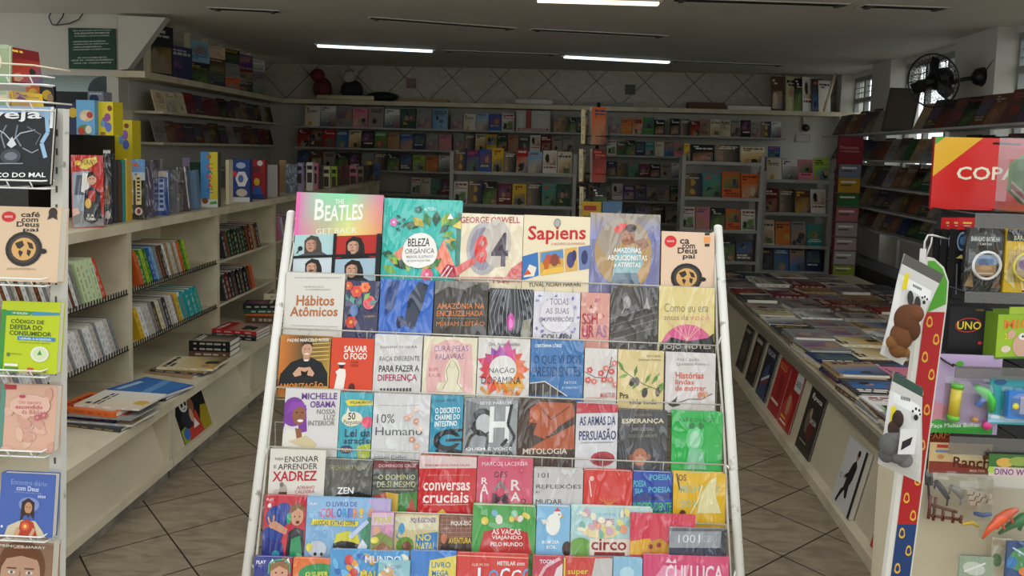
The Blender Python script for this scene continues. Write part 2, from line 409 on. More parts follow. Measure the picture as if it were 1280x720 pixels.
slot((840, 76), (978, 81.5), None, 'unlit ceiling light slot right of the right white lit tube')
slot((844, -1), (1057, 6), None, 'long unlit ceiling light slot at the top edge right of centre')
slot((1078, 7), (1180, 10.5), None, 'unlit ceiling light slot nearest the right windows')
slot((263, 10), (348, 14), None, 'unlit ceiling light slot above the left wall alcove')
# wires on the sign wall and the emergency sign
mb = MB(); pl = vplane(6.39)
for pts in (((68, 11), (63, 22), (67, 31), (72, 32)), ((83, 12), (80, 22), (73, 31)), ((108, 14), (100, 25), (88, 30), (72, 32))):
    q = [pl.hit(*p) for p in pts]
    for v in q: v.y -= .02
    mb.tube(q, .006, '#4a4a48', n=6)
tag(mb.build('loose_cable', M_MATT), 'loose grey cables hanging in loops below the ceiling over the green sign', 'cable')
p, w, h, fx = place_px(vplane(6.385), 85, 144, 34, 36.5, h=.325)
mb = MB(); mb.box(-w/2, w/2, 0, .006, 0, h, '#0f3d2a')
L = ['ESTA EDIFICAÇÃO ESTÁ DOTADA', 'DOS SEGUINTES SISTEMAS DE', 'PROTEÇÃO CONTRA INCÊNDIO:', None, '- EXTINTORES DE INCÊNDIO', '- ILUMINAÇÃO DE EMERGÊNCIA', '- SAÍDA DE EMERGÊNCIA', '- SINALIZAÇÃO DE EMERGÊNCIA', None, None, 'EM CASO DE EMERGÊNCIA', 'LIGUE 193 - CORPO DE BOMBEIROS', 'LIGUE 190 - POLÍCIA MILITAR']
pr = []
for i, s in enumerate(L):
    if s:
        n = len(s)*1.75
        y = 37 + i*3.25
        pr.append(T(s, 90 if 3 < i < 8 else 115-n/2, y, (90+n) if 3 < i < 8 else 115+n/2, y+1.9, '#c9d4cc', True))
paint(mb, pr, fx, w=w, h=h)
tag(mb.build('safety_sign', M_MATT, None, vplane(6.385).mat(p)), 'dark green fire safety sign with white lettering on the pale wall', 'sign')
# ================================================================== LEFT SIDE UNITS
XF, ZT = -1.62, .36
joints = [1.35, 2.38, 3.4, 4.37, 5.35, 6.33, 7.31, 8.29, 9.25]
for i, (a, b) in enumerate(zip(joints, joints[1:])):
    nm = ['', 'second ', 'third ', 'fourth ', 'fifth ', 'sixth ', 'seventh ', 'eighth '][i]
    lab = ['long low cream base cabinet nearest the camera on the left', 'low cream base cabinet with empty front panel behind the magazine rack', 'low cream base cabinet with a comic leaning on its front',
      'fourth low base cabinet from the front on the left', 'fifth low base cabinet from the front on the left', 'sixth low base cabinet from the front on the left', 'seventh low base cabinet from the front on the left', 'low base cabinet farthest back on the left'][i]
    o = empty('base_cabinet', (XF-.2, (a+b)/2, 0), lab, 'cabinet', 'left base cabinets'); c = o.location.copy()
    def loc(m): 
        m.v = [(x-c.x, y-c.y, z) for x, y, z in m.v]; return m
    m = MB(); m.box(-2.3, XF-.14, a+.03, b-.03, .051, .317); m.box(-2.3, XF-.004, a+.002, a+.03, .051, .317); m.box(-2.3, XF-.004, b-.03, b-.002, .051, .317)
    loc(m).build('carcass', M_LAM2, o)
    m = MB(); m.hexa([(XF-.035, a+.03, .085), (XF-.025, a+.03, .085), (XF-.025, b-.03, .085), (XF-.035, b-.03, .085)], [(XF-.11, a+.03, .316), (XF-.10, a+.03, .316), (XF-.10, b-.03, .318), (XF-.11, b-.03, .318)])
    loc(m).build('front_panel', M_LAM2, o)
    m = MB(); m.box(XF-.14, XF, a+.002, b-.002, .05, .085); loc(m).build('bottom_rail', M_LAM, o)
    m = MB(); m.box(-2.28, XF-.02, a+.01, b-.01, 0, .05); loc(m).build('plinth', M_GRIME, o)
m = MB(); m.box(-2.3, XF+.006, joints[0], joints[-1], .318, ZT); tag(m.build('countertop', M_LAM), 'long cream ledge on top of the left base cabinets, covered with books', 'countertop')
# upper pigeonhole units standing on the ledge, their top board
XU, XK = -1.93, -2.28; ZTOP = 1.115
posts = [1.7, 2.66, 3.645, 4.66, 5.66, 6.66, 7.66, 8.66, 9.25]
sh = (.795, .53)
for i, (a, b) in enumerate(zip(posts, posts[1:])):
    lab = ['cream pigeonhole unit nearest the camera behind the white magazine rack', 'cream pigeonhole unit holding white-spined magazines, just right of the magazine rack', 'cream pigeonhole unit holding green spines and a teal box set', 'cream pigeonhole unit with dark books, beside the wire stand\'s left post',
       'fifth pigeonhole unit on the left, mostly behind the stand', 'sixth pigeonhole unit along the left aisle', 'seventh pigeonhole unit along the left aisle', 'farthest pigeonhole unit on the left'][i]
    o = empty('pigeonhole_unit', (XU, (a+b)/2, ZT), lab, 'shelf unit', 'left pigeonhole units'); c = o.location.copy()
    def loc(m):
        m.v = [(x-c.x, y-c.y, z-c.z) for x, y, z in m.v]; return m
    m = MB(); m.box(XK, XU+.004, b-.035, b, ZT+.001, 1.07); loc(m).build('divider', M_LAM, o)
    m = MB(); m.box(XK, XK+.012, a, b-.035, ZT+.001, 1.07); loc(m).build('back_panel', M_LAM2, o)
    for z in sh:
        m = MB(); m.box(XK+.012, XU, a, b-.035, z-.014, z); s_ = loc(m).build('shelf', M_LAM, o)
        m = MB(); n = int((b-a-.035)/.022)
        if i < 3:
            for k in range(n):
                y = a + .011 + k*.022; m.tube([(XU+.003, y, z-.012), (XU+.003, y, z+.014)], .0035, '#2a2824', n=4)
            m.tube([(XU+.003, a, z-.010), (XU+.003, b-.035, z-.010)], .003, '#2a2824', n=4)
            m = loc(m); m.build('comb_rail', M_MATT, o)
m = MB(); m.box(-2.75, XU+.006, posts[0], posts[-1], 1.071, ZTOP); tag(m.build('top_board', M_LAM), 'long cream board along the top of the pigeonhole units', 'shelf board')
m = MB(); m.box(-2.75, -2.3, posts[0], posts[-1], .02, 1.07); o = m.build('back_cabinet', M_LAM2); tag(o, 'plain cream cabinet behind the pigeonhole units under their top board', 'cabinet')

# ---- loose books of one colour, shared meshes
_gm = {}
def generic(col, var, spine=None, mute=0):
    k = (col, var, spine, mute)
    if k in _gm: return _gm[k]
    R = random.Random(hash(str(k)) % 9999 if False else sum(map(ord, str(k))))
    mb = cover_mb(1, 1, 1, col, spine, c=.06); mb2 = mb
    mb.box(-.49, .475, .061, .939, .015, .985, '#e2dccd')
    base = C(col); light = sum(base[:3]) > .75
    ink = R.choice(['#2b2a33', '#8f2222', '#274c86', '#3a3a3a']) if light else R.choice(['#e6e0d0', '#e0b84a', '#d8d8d8', '#e6e0d0', '#cf5a3a'])
    alt = R.choice(['#b3412f', '#3a6ea5', '#6a8a4a', '#c9a24a', '#7a4a7a', '#cbb79a', '#54606a', '#b98a6a'])
    alt2 = R.choice(['#8a5a44', '#45607a', '#56704a', '#9a8450', '#6a4a66', '#a8967a', '#3f464e', '#97705a', '#2c2c30', '#7d3030'])
    if mute:                                                   # dim shelf light put into the print: every ink nearer the cover's own colour
        fade = lambda c: tuple((1-mute)*a + mute*b*.8 for a, b in zip(C(c), base))
        alt, alt2, ink = fade(alt), fade(alt2), fade(ink)
    pr = []; v = var % 4
    box_ = [(.08, .42, .92, .94), (0, .0, 1, 1), (0, .3, 1, 1), (.06, .08, .94, .62)][v]
    x0, y0, x1, y1 = box_; mid = tuple((a+b)/2 for a, b in zip(C(alt), base))
    pr.append(('g', x0, y0, x1, y1, [C(alt), C(alt2), mid, base] if v != 1 else [mid, base, base, mid]))
    for j in range(R.choice([2, 3, 4])):                      # a loose picture: a few overlapping patches
        cx, cy = R.uniform(x0+.15, x1-.15), R.uniform(y0+(y1-y0)*.35, y1-.1); rr = R.uniform(.08, .2)
        pr.append(('p', [(cx+rr*R.uniform(.6, 1.4)*cos(q), cy+rr*R.uniform(.6, 1.3)*sin(q)) for q in [k*pi/4+R.uniform(-.2, .2) for k in range(8)]], R.choice([C(alt), C(alt2), mid] if mute else [C(alt), C(alt2), mid, C('#b08a70'), C('#2a2624')])))
    y = {0: .09, 1: .1, 2: .07, 3: .68}[v]
    for j in range(R.choice([1, 2, 2, 3])):
        x = R.choice([.08, .12, .2]); hh = R.choice([.045, .06, .08]) if j < 2 else .03
        while x < .82:                                        # a line of blocks the size of words
            wd = R.uniform(.08, .3); pr.append(('r', x, y, min(.92, x+wd), y+hh, ink)); x += wd + .04
            if R.random() < .25: break
        y += hh + .035
    paint(mb, pr, lambda x, yy: (x-.5, 1-yy), y0=-.004, dy=.004, w=1, h=1)
    # lettering band on the spine
    sp = C(spine or col); si = tuple(.45*a+.55*b for a, b in zip(C(ink), sp)); zz = .1
    while zz < .86:
        ln = R.uniform(.05, .2); mb.face([(-.5005, .7, zz), (-.5005, .34, zz), (-.5005, .34, min(.9, zz+ln)), (-.5005, .7, min(.9, zz+ln))], si); zz += ln + R.uniform(.03, .12)
    _gm[k] = mb.mesh('book', M_PRINT); return _gm[k]
def loose(name, col, var, w, h, t, mw, label, cat='book', group=None, spine=None, mute=0):
    o = link(name, generic(col, var, spine, mute), None, mw @ Matrix.Diagonal((w, t, h, 1)))
    tag(o, label, cat, group); return o
def frame(p, xdir, up=(0, 0, 1)):
    """local x = along the cover's width, local z = up the cover; -y faces out"""
    u = Vector(up).normalized(); r = Vector(xdir); r = (r - u*r.dot(u)).normalized(); y = u.cross(r)
    m = Matrix.Identity(4)
    for i in range(3): m[i][0] = r[i]; m[i][1] = y[i]; m[i][2] = u[i]; m[i][3] = p[i]
    return m
# ---- books leaning in the pigeonholes: spines to the aisle (+x), tops towards the camera
def leaning(y0, n, z, cols, lean, t, h, d, where, kind='booklet', group=None, step=None):  # booklet stands in here for leaning books and comics
    """spine faces +x; thickness runs along y; the row leans by tilting its tops towards -y"""
    a = radians(lean); y = y0
    for i in range(n):
        c, v = cols[i % len(cols)], i
        tt = t*random.uniform(.85, 1.15) if not step else t
        y += tt/cos(a) + .002; up = Vector((0, -sin(a), cos(a)))
        # local -x (spine) -> +x world ; local x -> -x world ; local y = up x r
        M = frame((XU - .004 - d/2 - random.uniform(0, .006), y, z + .004), (-1, 0, 0), up)
        loose(kind, c, v % 4, d, h*random.uniform(.97, 1.0), tt, M, f'{ccn(c)} {kind}, {ordn(i)} from near end, {where}', kind, group, spine=c)
def ccn(c): return c if not c.startswith('#') else HEXN.get(c, 'pale')
HEXN = {'#c8c4b8': 'pale grey', '#e4e2dc': 'off-white', '#cfe0b0': 'pale green', '#2a7a28': 'bright green', '#26a0a0': 'teal', '#d24a30': 'orange-red'}
leaning(2.79, 20, .796, ['#c8c4b8', 'brown', '#e4e2dc', 'grey'], 24, .02, .20, .2, 'upper shelf right of white magazine rack', group='magazines in the first visible pigeonholes')
leaning(3.28, 4, .796, ['#cfe0b0'], 24, .026, .215, .2, 'green-tipped set on upper shelf', group='green-tipped volumes')
leaning(3.415, 1, .796, ['#d24a30'], 27, .03, .215, .2, 'single red spine on upper shelf', 'book')
leaning(2.79, 27, .531, ['#e4e2dc', '#c8c4b8', 'grey', '#e4e2dc'], 26, .024, .19, .2, 'lower shelf right of white magazine rack', group='white-spined volumes')
leaning(3.75, 17, .796, ['orange', '#2a7a28', 'lime', '#2a7a28', 'blue', 'light blue', 'grey', 'brown', 'dark grey', '#e4e2dc', 'tan', '#c8c4b8', 'tan', '#c8c4b8'], 27, .026, .2, .21, 'upper shelf with green spines', group='magazines beside the green spines')
leaning(3.75, 14, .531, ['yellow', '#e4e2dc', '#c8c4b8', '#c8c4b8', 'grey', 'dark grey', 'cream', 'grey', 'dark grey', '#c8c4b8', '#e4e2dc', 'tan'], 28, .027, .19, .21, 'lower shelf left of teal set', group='pale volumes on the lower shelf')
leaning(4.21, 4, .531, ['#26a0a0'], 30, .05, .19, .21, 'teal set on lower shelf', 'book', group='teal box set')
leaning(4.77, 13, .796, ['dark grey', 'brown', 'dark green', 'black', 'dark green', 'dark grey', 'dark green', 'black', 'brown', 'dark red', 'tan', 'brown'], 27, .04, .19, .2, 'dark upper shelf left of stand post', 'book', group='dark books, upper shelf')
leaning(4.78, 9, .531, ['dark grey', 'dark red', 'black', 'dark grey', 'black', 'dark grey', 'black', 'brown', 'orange'], 27, .05, .19, .2, 'dark lower shelf left of stand post', 'book', group='dark books, lower shelf')
leaning(5.78, 12, .796, ['pink', 'lilac', '#e4e2dc', 'pink', 'grey', 'purple'], 27, .03, .19, .2, 'pink shelf behind the stand post', 'booklet', group='pink booklets behind the post')
# ================================================================== THE BIG WIRE BOOK STAND IN THE MIDDLE
RP = vplane(2.2, YAW, 20); RP.o = at(640, 450, y=2.2); RP = Plane(RP.o, RP.r, RP.u)
RAILS = [((363, 340), (893, 360)), ((350, 410), (895, 432)), ((345, 484), (901, 506)), ((337, 558), (905, 581)), ((329, 634), (908, 656)), ((321, 712), (912, 733)), ((312, 788), (917, 808))]
stand = empty('book_stand', (0, 2.15, 0), 'tall white wire book stand leaning back in the middle of the aisle', 'display stand')
def spart(mb, nm, mat): 
    mb.v = [(x, y-2.15, z) for x, y, z in mb.v]; return mb.build(nm, mat, stand)
def on(px, py, n=0): return RP.hit(px, py) + RP.n*n
def downto(p, q, z):                                            # extend p->q to height z
    t = (z-p.z)/(q.z-p.z); return p + (q-p)*t
for a, b in (((364, 266), (308, 720)), ((897.5, 284), (925, 720))):
    p, q = on(*a), on(*b); e = downto(p, q, .012); sx = 1 if a[0] > 600 else -1
    m = MB(); m.tube([p, e], .0125, n=12); spart(m, 'post', M_CHIP)
    # rear strut from the top of the post down to the floor behind
    r = Vector((e.x*1.0, p.y+.42, .012)); t0 = p + Vector((0, .028, -.02))
    m = MB(); m.tube([t0, r], .011, n=10); spart(m, 'rear_strut', M_CHIP)
    m = MB(); m.ball(p, .0125, .0125, .008); spart(m, 'post_cap', M_WHITE)
    m = MB(); m.tube([e + Vector((0, 0, .10)), r + Vector((0, 0, .10))], .006); spart(m, 'foot_bar', M_WHITE)
le, re_ = downto(on(364, 266), on(308, 720), .3), downto(on(897.5, 284), on(925, 720), .3)
m = MB(); m.tube([le, re_], .008); spart(m, 'cross_bar', M_WHITE)
rows = []
for i, (a, b) in enumerate(RAILS):
    A, B = on(*a), on(*b); r = (B-A).normalized(); f = Vector((RP.n.x, RP.n.y, 0)).normalized(); up = Vector((0, 0, 1))
    m = MB(); g = .0017; dep = .052
    lo = lambda p: p - up*.034
    for P, Q in ((A, B), (lo(A), lo(B)), (lo(A)-f*dep, lo(B)-f*dep), (A-f*dep+up*.05, B-f*dep+up*.05), (lo(A)-f*dep*.5, lo(B)-f*dep*.5)): m.tube([P, Q], g if P is not A else .0022, n=6)
    n = 15; Lr = (B-A).length
    for k in range(n+1):
        p = A + r*(Lr*k/n); m.tube([p + f*.001, lo(p) + f*.001, lo(p)-f*dep, p-f*dep+up*.05], .0013, n=5)
    spart(m, 'tray', M_WIRE); rows.append((A, B, r, f))
# side wires with their struts to the posts
for s, j in ((0, 0), (1, 1)):
    pts = [rows[k][s] + (rows[k][2]*(-.004 if s == 0 else .004)) for k in range(7)]
    top = pts[0] + (pts[0]-pts[1])*.62
    m = MB(); m.tube([top] + pts, .0035, n=6); spart(m, 'side_wire', M_WIRE)
    for k in (1, 3, 5):
        a = ((364, 266), (308, 720)) if s == 0 else ((897.5, 284), (925, 720))
        t = ((412, 590, 700)[k//2] - a[0][1])/(a[1][1]-a[0][1]); px = a[0][0] + (a[1][0]-a[0][0])*t; py = a[0][1] + (a[1][1]-a[0][1])*t
        m = MB(); m.tube([pts[k], on(px, py)], .003, n=6); spart(m, 'tie_wire', M_WHITE)

def rackbook(row, x0, x1, ya, yb, col, label, art=(), wrap=True, t=.022, fwd=0, spine=None):
    A, B, r, f = rows[row]; l = radians(10.5)
    u = Vector((0, 0, 1))*cos(l) - f*sin(l)
    o = A + r*0 - Vector((0, 0, 1))*.030 - f*(.006 - fwd)
    pl = Plane(o, r, u)
    p, w, h, fx = place_px(pl, x0, x1, ya, yb, base=o)
    w -= .0015
    return book('book', label, 'book', w, h, t, col, art, fx, M_WRAP if wrap else M_PRINT, spine, pl.mat(p), 'books on the white wire stand')
RB = rackbook
# ---- top row
def portrait(x0, y0, x1, y1, bgc, hair, skin, body, mic=None, beard=False):
    cx, cy, r = (x0+x1)/2 - (0 if beard else 3), y0+(y1-y0)*.44, (y1-y0)*.27
    dk = tuple(a*.62 for a in C(skin)[:3]) + (1,)
    a = [('r', x0, y0, x1, y1, bgc), ('p', [(cx-.2*r, cy-1.5*r), (cx+1.1*r, cy-1.2*r), (cx+1.7*r, cy), (cx+2.0*r, cy+2.2*r), (cx-1.2*r, cy+2.2*r), (cx-1.3*r, cy-.6*r)], hair),
         ('p', [(cx-2.4*r, y1), (cx-1.4*r, cy+1.75*r), (cx+1.9*r, cy+1.5*r), (min(x1, cx+2.9*r), y1)], body),
         ('e', cx-.1*r, cy+.15*r, .92*r, 1.3*r, skin), ('p', [(cx+.2*r, cy-1.1*r), (cx+.85*r, cy-.3*r), (cx+.8*r, cy+.9*r), (cx+.35*r, cy+1.3*r), (cx+.45*r, cy)], dk),
         ('p', [(cx-1.1*r, cy+.1*r), (cx-.95*r, cy-1.0*r), (cx, cy-1.5*r), (cx+1.0*r, cy-1.0*r), (cx+1.0*r, cy+.4*r), (cx+.6*r, cy-.55*r), (cx-.2*r, cy-.75*r), (cx-.8*r, cy-.5*r)], hair),
         ('r', cx-.65*r, cy-.14*r, cx-.25*r, cy-.02*r, '#2a1c16'), ('r', cx+.1*r, cy-.14*r, cx+.5*r, cy-.02*r, '#2a1c16'), ('p', [(cx-.2*r, cy), (cx-.42*r, cy+.5*r), (cx-.05*r, cy+.5*r)], dk), ('r', cx-.5*r, cy+.78*r, cx+.15*r, cy+.9*r, '#6a332c')]
    if beard: a += [('r', cx-.6*r, cy+.56*r, cx+.3*r, cy+.74*r, hair)]
    if mic: a += [('e', mic[0], mic[1], 3, 3, '#1a1a1c'), ('l', [mic, (mic[0]-4, mic[1]+6)], 1.6, '#2a2a2c')]
    return a
RB(0, 371, 480, 238, 246, '#151517', 'large hardback with rainbow band over four musician portraits on black', [
   ('g', 371, 236, 401, 293, [['#d86aa0','#c9a58e','#8fd0a8','#d070a8']][0]), ('g', 401, 236, 437, 296, ['#c9a58e','#e8dc7c','#86d6a6','#8fd0a8']), ('g', 437, 238, 481, 298, ['#e8dc7c','#e0905e','#d07a9a','#86d6a6']),
   ('r', 371, 236, 376, 292, '#e06aa6'),
   T('THE', 420, 249, 431, 255, '#e6eadb', True), T('B', 395, 248, 407, 274, '#eceee2', True), T('EATLES', 408, 256, 455, 276, '#eceee2', True), T('GET BACK', 398, 285, 449, 292, '#e6eadb')]
   + portrait(372.5, 292, 421, 318, '#a9c9c9', '#4a4038', '#b98a72', '#4a4a50', (380, 309)) + portrait(424, 295, 474, 323, '#b02a24', '#1d1613', '#c2957c', '#1b1a1e', (440, 317))
   + portrait(372.5, 321, 420, 346, '#c2ccd0', '#241c1a', '#c2957c', '#5a4a44', None, True) + portrait(424, 324, 474, 352, '#9db4c2', '#1d1613', '#c2957c', '#2a2c30') + [('r', 371, 318, 480, 321.2, '#111'*2+'1' if False else '#131315'), ('r', 420.6, 292, 424.4, 356, '#131315'), ('r', 474, 294, 481, 356, '#1b1b1e')], wrap=False, t=.026, spine='#d86aa0')
RB(0, 480.5, 578.5, 246, 252, '#2fb3a6', 'turquoise hardback with botanical wreath around white lettered blob', [
   ('r', 480, 245, 485, 360, '#28a296'), ('p', [(497, 330), (489, 322), (515, 300), (523, 312)], '#e8866a'), ('p', [(543, 330), (557, 300), (575, 340), (560, 348)], '#e8866a'), ('p', [(553, 345), (562, 331), (572, 333), (574, 348)], '#a8203c'), ('l', [(556, 346), (565, 333)], 1.5, '#e8dcd8'), ('l', [(561, 348), (569, 335)], 1.5, '#e8dcd8')]
   + [leaf(500+8*i, 340-4*(i % 2), 20, 150-22*i, c) for i, c in enumerate(['#6fa03c', '#24503a', '#8fb23c', '#24503a', '#c2b23c', '#3f7a3a'])]
   + [leaf(525+7*i, 284, 20, 165-26*i, c) for i, c in enumerate(['#2f5a34', '#b9a23a', '#3f7a3a', '#24503a', '#8fa83a', '#4f8a3a', '#d8c24a'])]
   + [leaf(551+3*i, 292+5*i, 16, 40-18*i, c) for i, c in enumerate(['#24503a', '#6fa03c', '#c9a23a', '#3f7a3a'])] + [leaf(497+5*i, 318+6*i, 17, 170-12*i, c) for i, c in enumerate(['#24503a', '#3f8a4a', '#8fb23c', '#1f4030'])]
   + flower(494, 277, 5, '#d46aa8', '#f0e0e8', 5) + flower(538, 343, 7, '#e0607e', '#f2c0c8', 6) + flower(524, 262, 4, '#2a5a50', '#2fb3a6', 5) + [leaf(503, 272+4*i, 7, 150-120*(i % 2), '#1f4a48') for i in range(5)] + [leaf(565, 300+5*i, 6, 150-120*(i % 2), '#1f6a60') for i in range(4)]
   + [('e', 528, 313, 21, 22, '#e9e6de'), ('e', 520, 318, 14, 15, '#e9e6de'), ('e', 538, 317, 12, 15, '#e9e6de'), T('BELEZA', 513, 298, 540, 308, '#2a2a30', True), T('ORGÂNICA', 510, 309, 546, 317, '#2a2a30'), T('MANUAL ILUSTRADO', 512, 319, 545, 322.5, '#3a3a40'), T('DE COSMÉTICA NATURAL', 513, 324, 542, 327, '#3a3a40'), T('AUTORA', 531, 260, 546, 264, '#e4f0ea'), ('p', [(560, 275), (564, 268), (568, 275)], '#f0f0ea')], t=.026)
RB(0, 571, 655, 266, 269, '#e0d2b4', 'cream book with red author name and grey eye behind number', [
   T('GEORGE ORWELL', 576, 271, 650, 279, '#a8343a', True), ('e', 606, 311, 21, 33, '#a9a5a6'), ('e', 605, 311, 16, 27, '#8d8894'), ('e', 604, 311, 9.5, 16, '#d8413c'), ('e', 604, 311, 5.5, 11, '#c07a78'), T('8', 597, 294, 611, 329, '#4a2c34', True), T('4', 616, 292, 637, 333, '#4b4150', True), ('e', 622, 304, 18, 30, '#bdb3a8'), T('4', 616, 291, 637, 333, '#4b3c4a', True), T('8', 597, 294, 611, 329, '#d8413c', True),
   ('p', [(571, 335), (592, 322), (598, 328), (573, 346)], '#d4605e'), ('l', [(596, 325), (600, 318)], 3, '#d4605e'), ('p', [(632, 352), (642, 335), (655, 326), (655, 352)], '#cf6a68'), ('r', 571, 346, 655, 350, '#c98a80'), T('1949', 620, 350, 640, 354, '#b03a3c')])
comic = [('p', [(655, 320), (674, 315), (676, 344), (655, 350)], '#3d72ae'), ('p', [(676, 315), (705, 311), (707, 340), (678, 344)], '#c9a24e'), ('p', [(678, 316), (705, 312), (706, 322), (678, 328)], '#5a8ab8'), ('p', [(707, 311), (722, 309), (724, 338), (709, 340)], '#d6a85a'), ('p', [(724, 309), (740, 307), (740, 336), (726, 338)], '#6f7ea8'),
   ('p', [(657, 346), (664, 330), (673, 334), (670, 345)], '#e2d8c8'), ('p', [(657, 344), (662, 336), (667, 342)], '#d0562e'), ('p', [(680, 330), (685, 318), (700, 320), (703, 330)], '#b5533a'), ('e', 695, 325, 5, 8, '#8a4a3a'), ('e', 685, 330, 3, 8, '#c0602e'), ('p', [(678, 344), (682, 337), (706, 333), (707, 340)], '#e3b64e'), ('e', 715, 325, 5, 10, '#4a4a78'), ('e', 719, 320, 3, 7, '#3a3a60'), ('e', 732, 322, 4, 9, '#3c3f66')]
RB(0, 655, 739, 268, 272, '#e2d4b4', 'cream book with red serif-like title over strip of comic panels', [
   ('e', 697, 279, 4.5, 6, '#8f8d88'), ('e', 697, 279, 3, 4.5, '#a8a6a0'), T('Sapiens', 661, 282, 733, 305, '#c0282e', True), T('O NASCIMENTO DA HUMANIDADE', 690, 303.5, 732, 306.5, '#c9605a')] + comic + [T('YUVAL NOAH HARARI', 664, 352, 728, 358, '#4a4038')], wrap=False)
RB(0, 738, 826, 266, 268, '#77779e', 'violet bordered book with painted woman wearing red headscarf', [
   ('g', 738, 266, 826, 300, ['#7d7fb4', '#6f75b0', '#8f8470', '#98866a']), ('e', 780, 315, 36, 42, '#a8895c'), ('e', 778, 300, 30, 26, '#9c8d7c'), ('e', 790, 330, 24, 30, '#b08a52'), ('p', [(766, 352), (771, 318), (776, 310), (792, 308), (802, 316), (806, 330), (798, 340), (800, 352)], '#8fb0b4'), ('p', [(766, 355), (770, 341), (798, 341), (802, 355)], '#5c7280'),
   ('p', [(797, 318), (812, 306), (806, 297), (790, 303), (798, 306)], '#8a5a3c'), ('e', 786, 294, 8.5, 12, '#8c5a40'), ('e', 783, 297, 6, 9, '#a06a4a'), ('p', [(769, 289), (775, 280), (784, 279), (788, 284), (778, 286), (774, 293)], '#d8524a'), ('e', 773, 287, 5, 4, '#d8524a'), ('e', 789, 285, 7, 5, '#3a2620'), ('e', 782, 293, 1, .7, '#2a1814'), ('e', 788, 293, 1, .7, '#2a1814'), ('e', 785, 301, 2.4, .9, '#7a2e2a'),
   T('AMAZONAS,', 768, 310, 803, 317, '#f2eee4', True), T('ABOLICIONISTAS', 761, 319, 810, 325.5, '#f2eee4', True), T('e ATIVISTAS', 769, 328, 802, 334, '#f2eee4', True), ('e', 784, 352, 12, 3, '#4a5a6a')])
cup = lambda cx, cy, r: [('e', cx, cy, r, r*.92, '#2a2826'), ('e', cx+r*1.05, cy+r*.1, r*.2, r*.14, '#2a2826'), ('e', cx, cy, r*.82, r*.74, '#453c36'), ('e', cx, cy, r*.66, r*.6, '#d0a062'),
   ('p', [(cx-r*.5, cy-r*.3), (cx-r*.1, cy-r*.45), (cx+r*.02, cy-r*.2), (cx-r*.2, cy), (cx-r*.35, cy-r*.05)], '#3a3028'), ('p', [(cx-r*.25, cy+r*.05), (cx-r*.02, cy+r*.15), (cx-r*.15, cy+r*.45), (cx-r*.28, cy+r*.2)], '#3a3028'), ('p', [(cx+r*.15, cy-r*.4), (cx+r*.45, cy-r*.3), (cx+r*.55, cy), (cx+r*.3, cy-r*.05)], '#3a3028'), ('p', [(cx+r*.2, cy), (cx+r*.42, cy+r*.1), (cx+r*.32, cy+r*.4), (cx+r*.18, cy+r*.25)], '#3a3028')]
RB(0, 827, 893.5, 289, 291, '#dfc0a4', 'peach book with red spot and dark cup globe on stand', [
   ('e', 838.5, 302, 7.5, 7.5, '#d02f34'), T('NOVO', 834, 300.5, 843, 303, '#f0d8d0', True), T('ca', 850, 299, 862, 305, '#37302c', True), T('com', 853, 305.5, 869, 311, '#37302c', True), T('Deus', 847.5, 309.5, 872, 317, '#37302c', True), T('pai', 854, 317.5, 869, 325, '#37302c', True),
   ('r', 881, 291, 887, 294, '#3a302c'), ('r', 880, 296, 888, 303, '#e89a58'), ('r', 881, 304.5, 887, 308, '#3a302c')] + cup(859, 347, 19.5), wrap=False)
# ---- second row
RB(1, 358, 432, 340, 343, '#d4cfc6', 'off-white book with large orange two-line title at left', [
   T('MAIS DE 10 MILHÕES DE EXEMPLARES VENDIDOS', 369, 346, 427, 348, '#8a8680'), T('UM MÉTODO FÁCIL', 381, 357, 406, 359.5, '#8a8a86'), T('E COMPROVADO', 384, 361, 414, 363, '#8a8a86'), T('Hábitos', 373, 369, 420, 382, '#b0693a', True), T('Atômicos', 366, 383, 425, 395, '#b0693a', True), ('l', [(368, 406), (426, 408)], .7, '#a8a49c'), T('JAMES CLEAR', 378, 410, 416, 413, '#8a8680')], wrap=False, t=.025)
RB(1, 433, 475, 350, 352, '#2a2c54', 'navy book with orange and red flowers beside off-white one', 
   flower(436, 357, 5, '#d8502c', '#e8a03c') + flower(447, 364, 7, '#d8452c', '#f0883c') + flower(457, 359, 6, '#e8783c', '#d83c2c') + [('e', 463, 378, 7.5, 8.5, '#e0707c'), ('e', 463, 378, 5.5, 6.5, '#d83c44')] + [leaf(438+6*i, 375+5*(i % 3), 12, 140-30*i, c) for i, c in enumerate(['#3f8a78', '#5a9a8a', '#2f6a60', '#7aa83c', '#3f7a6a'])] + [('e', 445, 388, 5, 8, '#4a6aa0'), T('O JARDIM', 459, 394, 471, 397, '#d0b070')] + flower(442, 402, 7, '#c04030', '#e0a040'))
RB(1, 476, 543, 348, 351, '#2f62b8', 'bright blue book crumpled in shiny wrap, left of centre', [
   ('p', [(487, 352), (500, 350), (494, 385), (484, 395), (482, 370)], '#23407a'), ('p', [(508, 405), (512, 370), (524, 352), (536, 356), (530, 380), (520, 412)], '#26324a')] + [('e', 503, 402, 5, 8, '#1c2c58')])
RB(1, 544, 611, 350, 353, '#3c3733', 'dark brown book with orange capital letters and forest ridge', [
   ('p', [(544, 368), (560, 358), (580, 362), (600, 354), (611, 358), (611, 353), (544, 350)], '#6e6a64'), T('AMAZÔNIA NA', 548, 377, 607, 386, '#c8763c', True), T('ENCRUZILHADA', 548, 388, 606, 395, '#c8763c', True), T('MÍRIAM LEITÃO', 548, 400, 608, 407, '#c8763c'), ('l', [(548, 397), (600, 398)], .6, '#8a7a68')])
